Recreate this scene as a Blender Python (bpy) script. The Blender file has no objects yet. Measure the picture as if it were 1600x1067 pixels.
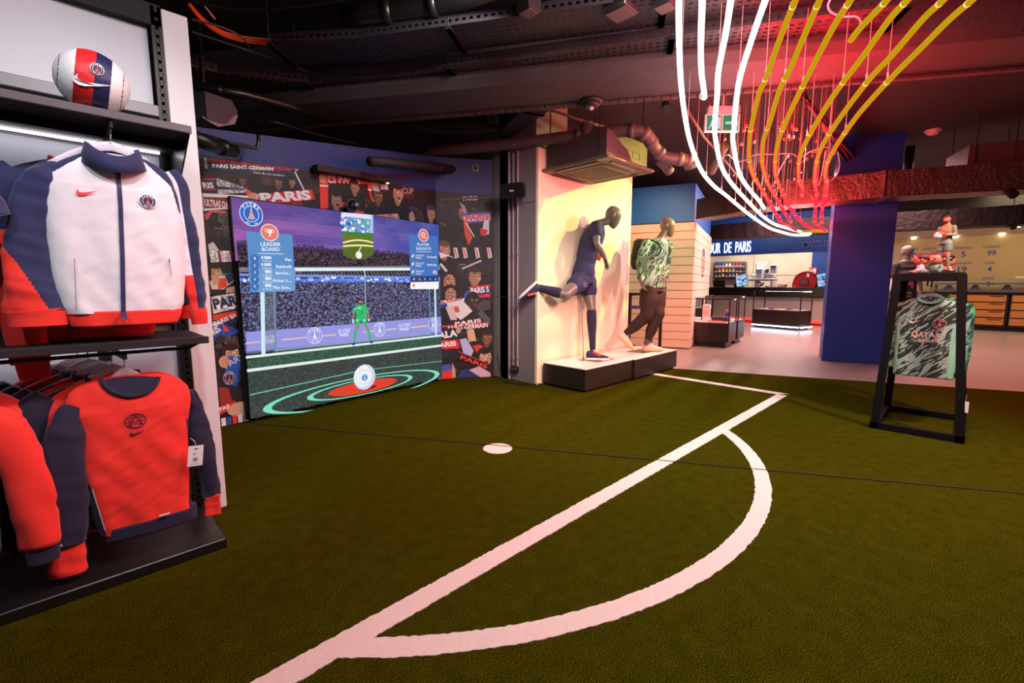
import bpy, bmesh, math, random
import numpy as np
from mathutils import Vector, Matrix, noise
from mathutils.bvhtree import BVHTree

random.seed(7)
SC = bpy.context.scene
COL = SC.collection

# ---------------------------------------------------------------- camera, world, lights, exposure
FPX = 711.0; PITCH = math.radians(7.1); CAMH = 1.17; TH = math.radians(45.3)
F2 = Vector((math.cos(TH), math.sin(TH), 0)); R2 = Vector((math.sin(TH), -math.cos(TH), 0)); UP = Vector((0, 0, 1))
FW = F2*math.cos(PITCH) - UP*math.sin(PITCH); CUP = F2*math.sin(PITCH) + UP*math.cos(PITCH)
CP = Vector((0, 0, CAMH))
cam_d = bpy.data.cameras.new('camera'); cam = bpy.data.objects.new('camera', cam_d); COL.objects.link(cam)
cam_d.sensor_width = 36; cam_d.lens = 36*FPX/1600; cam_d.clip_start = 0.05; cam_d.clip_end = 100
rot = Matrix((R2, CUP, -FW)).transposed()
cam.matrix_world = Matrix.Translation(CP) @ rot.to_4x4()
SC.camera = cam
SC.view_settings.view_transform = 'Standard'; SC.view_settings.look = 'None'
SC.view_settings.gamma = 1; SC.view_settings.use_curve_mapping = False
SC.view_settings.exposure = 0.0
w = bpy.data.worlds.new('world'); SC.world = w; w.use_nodes = True
w.node_tree.nodes['Background'].inputs[0].default_value = (0.95, 0.9, 1.0, 1)
w.node_tree.nodes['Background'].inputs[1].default_value = 0.05

def spot(name, loc, to, power, color, angle=60, blend=0.6, r=0.05):
    d = bpy.data.lights.new(name, 'SPOT'); d.energy = power; d.color = color
    d.spot_size = math.radians(angle); d.spot_blend = blend; d.shadow_soft_size = r
    o = bpy.data.objects.new(name, d); COL.objects.link(o); o.location = loc
    o.rotation_euler = (Vector(to)-Vector(loc)).to_track_quat('-Z', 'Y').to_euler()
    return o
def area(name, loc, to, power, color, sx, sy=None):
    d = bpy.data.lights.new(name, 'AREA'); d.energy = power; d.color = color
    d.shape = 'RECTANGLE'; d.size = sx; d.size_y = sy or sx
    o = bpy.data.objects.new(name, d); COL.objects.link(o); o.location = loc
    o.rotation_euler = (Vector(to)-Vector(loc)).to_track_quat('-Z', 'Y').to_euler()
    return o
WARM = (1.0, 0.80, 0.50); PINK = (1.0, 0.62, 0.60); COOL = (0.86, 0.92, 1.0)
# track spots over the clothes rack
spot('rack_spotlight', (0.3, 0.7, 3.0), (0.15, 2.5, 1.3), 110, (1, 0.93, 0.97), 52, 0.7)
spot('rack_spotlight', (-0.9, 0.8, 3.0), (-0.1, 2.5, 1.7), 80, (0.88, 0.94, 1.0), 60, 0.7)
spot('mural_fill', (2.0, 2.2, 3.1), (2.2, 4.5, 1.5), 75, (1.0, 0.92, 0.9), 95, 0.9, .1)  # unseen spots added to brighten the mural
spot('mural_fill', (3.0, 2.0, 2.75), (3.7, 4.4, 1.2), 60, (1.0, 0.80, 0.78), 60, 0.9, .1)
# lights over the turf
area('turf_light', (1.9, 0.3, 3.1), (2.0, 1.0, 0), 150, (1.0, 0.70, 0.66), 1.2, 2.4)
spot('turf_spotlight', (3.9, -1.1, 2.85), (4.3, 1.3, 0), 560, (1.0, 0.64, 0.58), 98, 1.0, .12)
spot('turf_spotlight', (2.6, 1.6, 2.95), (3.6, 2.8, 0), 190, (0.95, 0.86, 0.60), 95, 1.0, .1)
# mannequin spots
spot('plinth_spotlight', (6.15, 1.35, 2.85), (4.8, 3.5, 1.3), 330, (1.0, 0.80, 0.16), 84, 0.6, .03)
spot('plinth_spotlight', (7.0, 1.7, 2.85), (5.3, 3.4, 0.1), 270, (1.0, 0.58, 0.66), 84, 0.6, .03)  # pink fill added to tint the lower part of the panel
spot('plinth_spotlight', (4.2, 1.5, 2.85), (5.0, 3.4, 1.0), 130, (1.0, 0.80, 0.66), 90, 0.7, .04)
# shop beyond
area('shop_light', (11.5, 1.9, 3.1), (11.5, 1.9, 0), 430, (1.0, 0.50, 0.48), 3.4, 3.0)
area('shop_light', (8.9, 2.6, 3.15), (8.3, 3.9, 1), 60, (1.0, 0.66, 0.62), 1.2, 1.2)
area('counter_fill', (16.7, 4.8, 3.15), (16.9, 4.8, 1.0), 130, (1.0, 0.88, 0.80), 3.0, .6)  # unseen fills added to light the machine and the counter front
area('counter_fill', (13.2, 4.6, 3.2), (15.4, 4.9, 0.2), 90, (1.0, 0.80, 0.74), 1.6, 1.0)
for k in range(5):
    spot('backwall_spotlight', (16.9, 3.2+k*1.05, 2.9), (18.1, 3.2+k*1.05, 1.2), 60, (1.0, 0.80, 0.50), 70, 0.8)
area('drawer_light', (15.4, -1.6, 3.0), (16.8, -1.2, 0.4), 105, (1.0, 0.78, 0.42), 3.0, 1.4)
spot('board_room_fill', (6.2, 3.3, 3.05), (7.9, 4.4, 1.4), 150, (1.0, 0.84, 0.42), 85, 0.8, .1)  # unseen spot added to make the boards' left face lighter and yellower
spot('stand_spotlight', (3.6, -0.7, 3.0), (4.8, 0.25, 0.8), 105, (0.95, 0.95, 1.0), 40, 0.6)

# ---------------------------------------------------------------- placing helpers
def ray(x, y): return R2*((x-800)/FPX) - CUP*((y-533.5)/FPX) + FW
def Z(x, y, z=0.0):
    d = ray(x, y); return CP + d*((z-CAMH)/d.z)
def PX(x, y, X): d = ray(x, y); return CP + d*(X/d.x)
def PY(x, y, Y): d = ray(x, y); return CP + d*(Y/d.y)
def D(x, y, dep): return CP + ray(x, y)*dep
def PL(x, y, a, n):
    d = ray(x, y); return CP + d*((Vector(a)-CP).dot(n)/d.dot(n))

# ---------------------------------------------------------------- materials
def lin(c):
    f = lambda v: v/12.92 if v <= 0.04045 else ((v+0.055)/1.055)**2.4
    return tuple(f(v/255.0) for v in c)
_M = {}
def mat(name, rgb=(128, 128, 128), rough=0.6, metal=0.0, bump=None, vary=None, emit=None, strength=1.0, spec=0.5, coat=0.0, sheen=0.0, linear=None):
    if name in _M: return _M[name]
    m = bpy.data.materials.new(name); m.use_nodes = True; nt = m.node_tree; b = nt.nodes['Principled BSDF']
    c = linear or lin(rgb)
    b.inputs['Base Color'].default_value = (*c, 1); b.inputs['Roughness'].default_value = rough
    b.inputs['Metallic'].default_value = metal; b.inputs['Specular IOR Level'].default_value = spec
    b.inputs['Coat Weight'].default_value = coat; b.inputs['Sheen Weight'].default_value = sheen
    if emit:
        b.inputs['Emission Color'].default_value = (*lin(emit), 1); b.inputs['Emission Strength'].default_value = strength
    tc = nt.nodes.new('ShaderNodeTexCoord')
    if vary:   # (scale, amount)
        n = nt.nodes.new('ShaderNodeTexNoise'); n.inputs['Scale'].default_value = vary[0]; n.inputs['Detail'].default_value = 5
        nt.links.new(tc.outputs['Object'], n.inputs['Vector'])
        mx = nt.nodes.new('ShaderNodeMix'); mx.data_type = 'RGBA'
        a = vary[1]
        mx.inputs[6].default_value = (*[v*(1-a) for v in c], 1); mx.inputs[7].default_value = (*[min(1, v*(1+a)) for v in c], 1)
        nt.links.new(n.outputs['Fac'], mx.inputs[0]); nt.links.new(mx.outputs[2], b.inputs['Base Color'])
    if bump:   # (scale, strength, distance)
        n2 = nt.nodes.new('ShaderNodeTexNoise'); n2.inputs['Scale'].default_value = bump[0]; n2.inputs['Detail'].default_value = 4
        nt.links.new(tc.outputs['Object'], n2.inputs['Vector'])
        bp = nt.nodes.new('ShaderNodeBump'); bp.inputs['Strength'].default_value = bump[1]; bp.inputs['Distance'].default_value = bump[2]
        nt.links.new(n2.outputs['Fac'], bp.inputs['Height']); nt.links.new(bp.outputs['Normal'], b.inputs['Normal'])
    _M[name] = m; return m

def print_mat(name, emission=0.0, speckle=None, rough=0.6, gain=1.0):
    """colours come from the mesh's colour attribute (flat print or lit screen pixels)"""
    if name in _M: return _M[name]
    m = bpy.data.materials.new(name); m.use_nodes = True; nt = m.node_tree; b = nt.nodes['Principled BSDF']
    at = nt.nodes.new('ShaderNodeAttribute'); at.attribute_name = 'Col'; src = at.outputs['Color']
    if speckle:
        tc = nt.nodes.new('ShaderNodeTexCoord'); v = nt.nodes.new('ShaderNodeTexVoronoi'); v.inputs['Scale'].default_value = speckle[0]
        nt.links.new(tc.outputs['Object'], v.inputs['Vector'])
        mr = nt.nodes.new('ShaderNodeMapRange'); mr.inputs[3].default_value = speckle[1]; mr.inputs[4].default_value = speckle[2]
        sp = nt.nodes.new('ShaderNodeSeparateColor'); nt.links.new(v.outputs['Color'], sp.inputs[0])
        pw = nt.nodes.new('ShaderNodeMath'); pw.operation = 'POWER'; pw.inputs[1].default_value = 2.2
        nt.links.new(sp.outputs[0], pw.inputs[0]); nt.links.new(pw.outputs[0], mr.inputs[0])
        mx = nt.nodes.new('ShaderNodeVectorMath'); mx.operation = 'SCALE'
        nt.links.new(src, mx.inputs[0]); nt.links.new(mr.outputs[0], mx.inputs['Scale']); src = mx.outputs[0]
    if emission:
        b.inputs['Base Color'].default_value = (0, 0, 0, 1)
        nt.links.new(src, b.inputs['Emission Color']); b.inputs['Emission Strength'].default_value = emission
    else:
        nt.links.new(src, b.inputs['Base Color'])
    b.inputs['Roughness'].default_value = rough
    if emission: b.inputs['Specular IOR Level'].default_value = 0.15
    _M[name] = m; return m

def glass_mat():
    if 'glass' in _M: return _M['glass']
    m = bpy.data.materials.new('glass'); m.use_nodes = True; nt = m.node_tree; nt.nodes.clear()
    o = nt.nodes.new('ShaderNodeOutputMaterial'); t = nt.nodes.new('ShaderNodeBsdfTransparent'); g = nt.nodes.new('ShaderNodeBsdfGlossy')
    t.inputs[0].default_value = (0.93, 0.96, 0.96, 1); g.inputs['Roughness'].default_value = 0.03
    lw = nt.nodes.new('ShaderNodeLayerWeight'); lw.inputs[0].default_value = 0.06
    mx = nt.nodes.new('ShaderNodeMixShader'); nt.links.new(lw.outputs['Fresnel'], mx.inputs[0])
    nt.links.new(t.outputs[0], mx.inputs[1]); nt.links.new(g.outputs[0], mx.inputs[2]); nt.links.new(mx.outputs[0], o.inputs[0])
    _M['glass'] = m; return m

def clear_plastic():
    if 'clear' in _M: return _M['clear']
    m = bpy.data.materials.new('clear_plastic'); m.use_nodes = True; nt = m.node_tree; b = nt.nodes['Principled BSDF']
    b.inputs['Base Color'].default_value = (0.9, 0.9, 0.95, 1); b.inputs['Roughness'].default_value = 0.15
    b.inputs['Alpha'].default_value = 0.72
    _M['clear'] = m; return m

def neon_mat(name, core, rim, pw, core_s=1.0):
    m = bpy.data.materials.new(name); m.use_nodes = True; nt = m.node_tree; nt.nodes.clear()
    o = nt.nodes.new('ShaderNodeOutputMaterial'); e = nt.nodes.new('ShaderNodeEmission')
    lw = nt.nodes.new('ShaderNodeLayerWeight'); lw.inputs[0].default_value = 0.5
    mr = nt.nodes.new('ShaderNodeMapRange'); mr.inputs[1].default_value = pw; mr.inputs[2].default_value = min(0.99, pw+0.12)
    nt.links.new(lw.outputs['Facing'], mr.inputs[0])
    mx = nt.nodes.new('ShaderNodeMix'); mx.data_type = 'RGBA'; mx.clamp_result = False
    mx.inputs[6].default_value = (*[c*core_s for c in core], 1); mx.inputs[7].default_value = (*rim, 1)
    nt.links.new(mr.outputs[0], mx.inputs[0]); nt.links.new(mx.outputs[2], e.inputs[0]); nt.links.new(e.outputs[0], o.inputs[0])
    _M[name] = m; return m

def stripe_mat(name, c1, c2, c3, axes, scale=22.0, light=0.5, stretch=.16):
    """diagonal brush-stroke jersey pattern; axes = (stroke direction, across, outwards) in world space"""
    if name in _M: return _M[name]
    m = bpy.data.materials.new(name); m.use_nodes = True; nt = m.node_tree; b = nt.nodes['Principled BSDF']
    tc = nt.nodes.new('ShaderNodeTexCoord'); cb = nt.nodes.new('ShaderNodeCombineXYZ')
    for i, (ax_, k) in enumerate(zip(axes, (stretch, 1, .5))):
        d = nt.nodes.new('ShaderNodeVectorMath'); d.operation = 'DOT_PRODUCT'; d.inputs[1].default_value = tuple(Vector(ax_)*k)
        nt.links.new(tc.outputs['Object'], d.inputs[0]); nt.links.new(d.outputs['Value'], cb.inputs[i])
    n = nt.nodes.new('ShaderNodeTexNoise'); n.inputs['Scale'].default_value = scale; n.inputs['Detail'].default_value = 4; n.inputs['Distortion'].default_value = 0.9
    nt.links.new(cb.outputs[0], n.inputs[0])
    cr = nt.nodes.new('ShaderNodeValToRGB'); cr.color_ramp.interpolation = 'CONSTANT'
    el = cr.color_ramp.elements; el[0].position = 0; el[0].color = (*lin(c1), 1); el[1].position = light-0.035; el[1].color = (*lin(c3), 1)
    for p_, c_ in ((light, c2), (light+.075, c1), (light+.115, c2), (light+.15, c1), (light+.2, c2)): e = el.new(p_); e.color = (*lin(c_), 1)
    nt.links.new(n.outputs['Fac'], cr.inputs[0]); nt.links.new(cr.outputs[0], b.inputs['Base Color']); b.inputs['Roughness'].default_value = 0.75
    _M[name] = m; return m

BLACK = mat('black_metal', (15, 14, 15), 0.7); BLACK2 = mat('black_satin', (24, 22, 22), 0.35)
DARK = mat('dark_paint', (26, 24, 27), 0.7, bump=(25, .3, .004)); CEIL = mat('ceiling_paint', (42, 37, 40), 0.9, bump=(12, .3, .01), vary=(1.3, .25))
BEAMM = mat('beam_concrete', (66, 62, 66), 0.75, bump=(30, .6, .01), vary=(3, .3))
TRAY = mat('tray_metal', (50, 47, 54), 0.5, 0.4); PIPE = mat('pipe_paint', (88, 76, 78), 0.5)
CHROME = mat('chrome', (200, 200, 205), 0.18, 1.0); WHITEP = mat('white_paint', (222, 220, 224), 0.6)
GREYP = mat('grey_plastic', (150, 150, 152), 0.5); STEEL = mat('steel', (120, 118, 122), 0.35, 0.9)
NAVY = mat('navy_fabric', (30, 38, 82), 0.85, bump=(60, .25, .004), sheen=.2); WHITEF = mat('white_fabric', (224, 222, 230), 0.8, bump=(14, .2, .01))
REDF = mat('red_fabric', (228, 44, 34), 0.8, bump=(12, .25, .01), sheen=.1); DNAVY = mat('dark_navy_fabric', (24, 22, 52), 0.85, bump=(60, .25, .004), sheen=.1)
CRIMSON = mat('crimson_fabric', (170, 22, 34), 0.85, bump=(14, .3, .01)); BLUEP = mat('blue_paint', (0, 46, 110), 0.6, vary=(2, .08))
SKINM = mat('mannequin_grey', (112, 108, 104), 0.4, coat=.2)
PRINT = print_mat('flat_print'); GLOW = print_mat('screen_pixels', 1.0); GLOWS = print_mat('screen_crowd_pixels', 1.0, (85, .10, 2.6))
GLOWG = print_mat('screen_grass_pixels', 1.0, (110, .6, 1.6)); PRINTN = print_mat('grainy_print', 0, (60, .5, 1.6))
GLASS = glass_mat(); CLEAR = clear_plastic()

# ---------------------------------------------------------------- object helpers
def wm(o):
    m = o.matrix_basis.copy()
    while o.parent: o = o.parent; m = o.matrix_basis @ m
    return m
def tag(o, label=None, cat=None, group=None, kind=None):
    if label: o['label'] = label
    if cat: o['category'] = cat
    if group: o['group'] = group
    if kind: o['kind'] = kind
    return o
def thing(name, label, cat, loc=(0, 0, 0), rotz=0.0, group=None):
    o = bpy.data.objects.new(name, None); COL.objects.link(o); o.location = loc; o.rotation_euler = (0, 0, rotz)
    o.empty_display_size = 0.1
    return tag(o, label, cat, group)
def link_mesh(name, verts, faces, mats, parent=None, loc=None, idx=None, smooth=False, cols=None):
    if parent is not None: inv = wm(parent).inverted(); verts = [inv @ Vector(v) for v in verts]
    elif loc is not None: l = Vector(loc); verts = [Vector(v)-l for v in verts]
    me = bpy.data.meshes.new(name); me.from_pydata([tuple(v) for v in verts], [], faces); me.update()
    if not isinstance(mats, (list, tuple)): mats = [mats]
    for m in mats: me.materials.append(m)
    if idx is not None: me.polygons.foreach_set('material_index', idx)
    if smooth: me.polygons.foreach_set('use_smooth', [True]*len(me.polygons))
    if cols is not None:
        a = me.color_attributes.new('Col', 'FLOAT_COLOR', 'CORNER'); buf = []
        for p in me.polygons:
            c = cols[p.index]
            buf += [c[0], c[1], c[2], 1.0]*p.loop_total
        a.data.foreach_set('color', buf)
    o = bpy.data.objects.new(name, me); COL.objects.link(o)
    if parent is not None: o.parent = parent
    elif loc is not None: o.location = loc
    return o
def copy_tree(o, parent=None):
    c = o.copy(); COL.objects.link(c)
    if parent is not None: c.parent = parent
    for ch in [x for x in COL.objects if x.parent == o]: copy_tree(ch, c)
    return c

def superpt(a, e):
    c, s = math.cos(a), math.sin(a)
    return math.copysign(abs(c)**(2/e), c), math.copysign(abs(s)**(2/e), s)

class B:
    """collects shapes in world space (or through matrix M) and links them as one mesh"""
    def __init__(s, M=None): s.v = []; s.f = []; s.M = M or Matrix.Identity(4); s.mi = []; s.cur = 0
    def add(s, vs, fs, M=None):
        T = s.M @ M if M is not None else s.M; n = len(s.v)
        s.v += [T @ Vector(v) for v in vs]; s.f += [tuple(n+i for i in f) for f in fs]; s.mi += [s.cur]*len(fs); return s
    def box(s, x0, x1, y0, y1, z0, z1, bev=0.0, M=None):
        if x0 > x1: x0, x1 = x1, x0
        if y0 > y1: y0, y1 = y1, y0
        if z0 > z1: z0, z1 = z1, z0
        b = min(bev, (x1-x0)/2.01, (y1-y0)/2.01, (z1-z0)/2.01)
        if b <= 0:
            vs = [(x, y, z) for z in (z0, z1) for x, y in ((x0, y0), (x1, y0), (x1, y1), (x0, y1))]
            return s.add(vs, [(3, 2, 1, 0), (4, 5, 6, 7), (0, 1, 5, 4), (1, 2, 6, 5), (2, 3, 7, 6), (3, 0, 4, 7)], M)
        def ring(z, i): return [(x0+i+b, y0+i, z), (x1-i-b, y0+i, z), (x1-i, y0+i+b, z), (x1-i, y1-i-b, z), (x1-i-b, y1-i, z), (x0+i+b, y1-i, z), (x0+i, y1-i-b, z), (x0+i, y0+i+b, z)]
        vs = ring(z0, b*.999) + ring(z0+b, 0) + ring(z1-b, 0) + ring(z1, b*.999)
        fs = [tuple(range(7, -1, -1)), tuple(range(24, 32))]
        for k in range(3):
            for i in range(8): j = (i+1) % 8; fs.append((k*8+i, k*8+j, k*8+8+j, k*8+8+i))
        return s.add(vs, fs, M)
    def bar(s, p0, p1, w, h=None, up=(0, 0, 1)):
        p0, p1 = Vector(p0), Vector(p1); h = h or w; d = p1-p0; L = d.length; d = d/L
        u = Vector(up); u = (u - d*u.dot(d))
        if u.length < 1e-4: u = Vector((1, 0, 0)); u = u-d*u.dot(d)
        u.normalize(); r = d.cross(u)
        M = Matrix((d, r, u)).transposed().to_4x4(); M.translation = p0
        return s.box(0, L, -w/2, w/2, -h/2, h/2, M=M)
    def cyl(s, p0, p1, r0, r1=None, n=16, cap=True):
        return s.loft([(p0, r0), (p1, r0 if r1 is None else r1)], n, cap)
    def loft(s, pts, n=12, cap=True, closed=False):
        """round tube through (point, radius)"""
        P = [Vector(p) for p, r in pts]; R = [r for p, r in pts]
        vs = []; fs = []; ref = None
        for i, p in enumerate(P):
            a = P[i-1] if i or closed else p; b = P[(i+1) % len(P)] if i < len(P)-1 or closed else p
            t = (b-a)
            if t.length < 1e-9: t = Vector((0, 0, 1))
            t.normalize()
            if ref is None: ref = Vector((0, 0, 1)) if abs(t.z) < .9 else Vector((1, 0, 0))
            u = ref - t*ref.dot(t)
            if u.length < 1e-3: u = Vector((1, 0.3, 0)); u = u-t*u.dot(t)
            u.normalize(); ref = u; v = t.cross(u)
            for k in range(n):
                an = 2*math.pi*k/n; vs.append(p+(u*math.cos(an)+v*math.sin(an))*R[i])
        m = len(P)
        for i in range(m if closed else m-1):
            for k in range(n):
                a = i*n+k; b = i*n+(k+1) % n; c = ((i+1) % m)*n+(k+1) % n; d = ((i+1) % m)*n+k
                fs.append((a, d, c, b)[::-1])
        if cap and not closed: fs += [tuple(range(n))[::-1], tuple(range((m-1)*n, m*n))]
        return s.add(vs, fs)
    def tube(s, P, r, n=8, closed=False): return s.loft([(p, r) for p in P], n, not closed, closed)
    def sections(s, secs, n=24, cap=True):
        """secs: (center, U, V, ru, rv, exponent)"""
        vs = []; fs = []
        for c, U, V, ru, rv, e in secs:
            c = Vector(c); U = Vector(U); V = Vector(V)
            for k in range(n):
                a, b = superpt(2*math.pi*k/n, e); vs.append(c+U*(a*ru)+V*(b*rv))
        m = len(secs)
        for i in range(m-1):
            for k in range(n): fs.append((i*n+k, i*n+(k+1) % n, (i+1)*n+(k+1) % n, (i+1)*n+k))
        if cap: fs += [tuple(range(n))[::-1], tuple(range((m-1)*n, m*n))]
        return s.add(vs, fs)
    def ball(s, c, r, n=16, sc=(1, 1, 1), M=None):
        vs = []; fs = []; c = Vector(c)
        for i in range(n//2+1):
            t = math.pi*i/(n//2)
            for k in range(n):
                a = 2*math.pi*k/n; vs.append(c+Vector((math.sin(t)*math.cos(a)*r*sc[0], math.sin(t)*math.sin(a)*r*sc[1], math.cos(t)*r*sc[2])))
        for i in range(n//2):
            for k in range(n): fs.append((i*n+k, (i+1)*n+k, (i+1)*n+(k+1) % n, i*n+(k+1) % n))
        return s.add(vs, fs, M)
    def prism(s, pts, d):
        """closed 3-D polygon extruded by vector d"""
        n = len(pts); d = Vector(d); P = [Vector(p) for p in pts]
        fs = [tuple(range(n))[::-1], tuple(range(n, 2*n))]+[(i, (i+1) % n, n+(i+1) % n, n+i) for i in range(n)]
        return s.add(P+[p+d for p in P], fs)
    def quad(s, *p): return s.add(list(p), [tuple(range(len(p)))])
    def build(s, name, m, parent=None, loc=None, smooth=False):
        return link_mesh(name, s.v, s.f, m, parent, loc, s.mi if isinstance(m, (list, tuple)) else None, smooth)

def spline(P, n=8):
    P = [Vector(p) for p in P]; out = []
    for i in range(len(P)-1):
        p0 = P[max(i-1, 0)]; p1 = P[i]; p2 = P[i+1]; p3 = P[min(i+2, len(P)-1)]
        for k in range(n):
            t = k/n
            out.append(0.5*((2*p1)+(p2-p0)*t+(2*p0-5*p1+4*p2-p3)*t*t+(3*p1-p0-3*p2+p3)*t**3))
    out.append(P[-1]); return out

def remesh(b, voxel, smooth_it=6, name='tmp'):
    """union of the shapes collected in b as one smooth continuous skin"""
    me = bpy.data.meshes.new(name); me.from_pydata([tuple(v) for v in b.v], [], b.f); me.update()
    o = bpy.data.objects.new(name, me); COL.objects.link(o)
    r = o.modifiers.new('r', 'REMESH'); r.mode = 'VOXEL'; r.voxel_size = voxel; r.use_smooth_shade = True
    if smooth_it:
        sm = o.modifiers.new('s', 'SMOOTH'); sm.factor = 0.5; sm.iterations = smooth_it
    dg = bpy.context.evaluated_depsgraph_get(); ev = o.evaluated_get(dg); m2 = bpy.data.meshes.new_from_object(ev)
    vs = [v.co.copy() for v in m2.vertices]; fs = [tuple(p.vertices) for p in m2.polygons]
    bpy.data.objects.remove(o); bpy.data.meshes.remove(me); bpy.data.meshes.remove(m2)
    return vs, fs
def skin(name, b, voxel, mats, parent, smooth_it=6, pick=None, fold=0.0, fs_=9.0, loc=None):
    vs, fs = remesh(b, voxel, smooth_it)
    if fold:
        vs = [v+Vector((noise.noise(v*fs_), noise.noise(v*fs_+Vector((7, 3, 1))), 0))*fold for v in vs]
    idx = None
    if pick: idx = [pick(sum((vs[i] for i in f), Vector())/len(f)) for f in fs]
    return link_mesh(name, vs, fs, mats, parent, loc, idx, True)

_T = {}
def glyphs(txt, off=0.0):
    k = (txt, off)
    if k in _T: return _T[k]
    cu = bpy.data.curves.new('t', 'FONT'); cu.body = txt; cu.size = 1.0; cu.offset = off; cu.resolution_u = 3
    o = bpy.data.objects.new('t', cu); COL.objects.link(o)
    dg = bpy.context.evaluated_depsgraph_get(); me = bpy.data.meshes.new_from_object(o.evaluated_get(dg))
    v = [(a.co.x, a.co.y) for a in me.vertices]; f = [tuple(p.vertices) for p in me.polygons]
    bpy.data.objects.remove(o); bpy.data.curves.remove(cu); bpy.data.meshes.remove(me)
    if v:
        x0 = min(a for a, _ in v); x1 = max(a for a, _ in v); y0 = min(b for _, b in v); y1 = max(b for _, b in v)
        v = [((a-x0)/(x1-x0), (b-y0)/(y1-y0)) for a, b in v]; asp = (x1-x0)/(y1-y0)
    else: asp = 1
    _T[k] = (v, f, asp); return _T[k]

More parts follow.
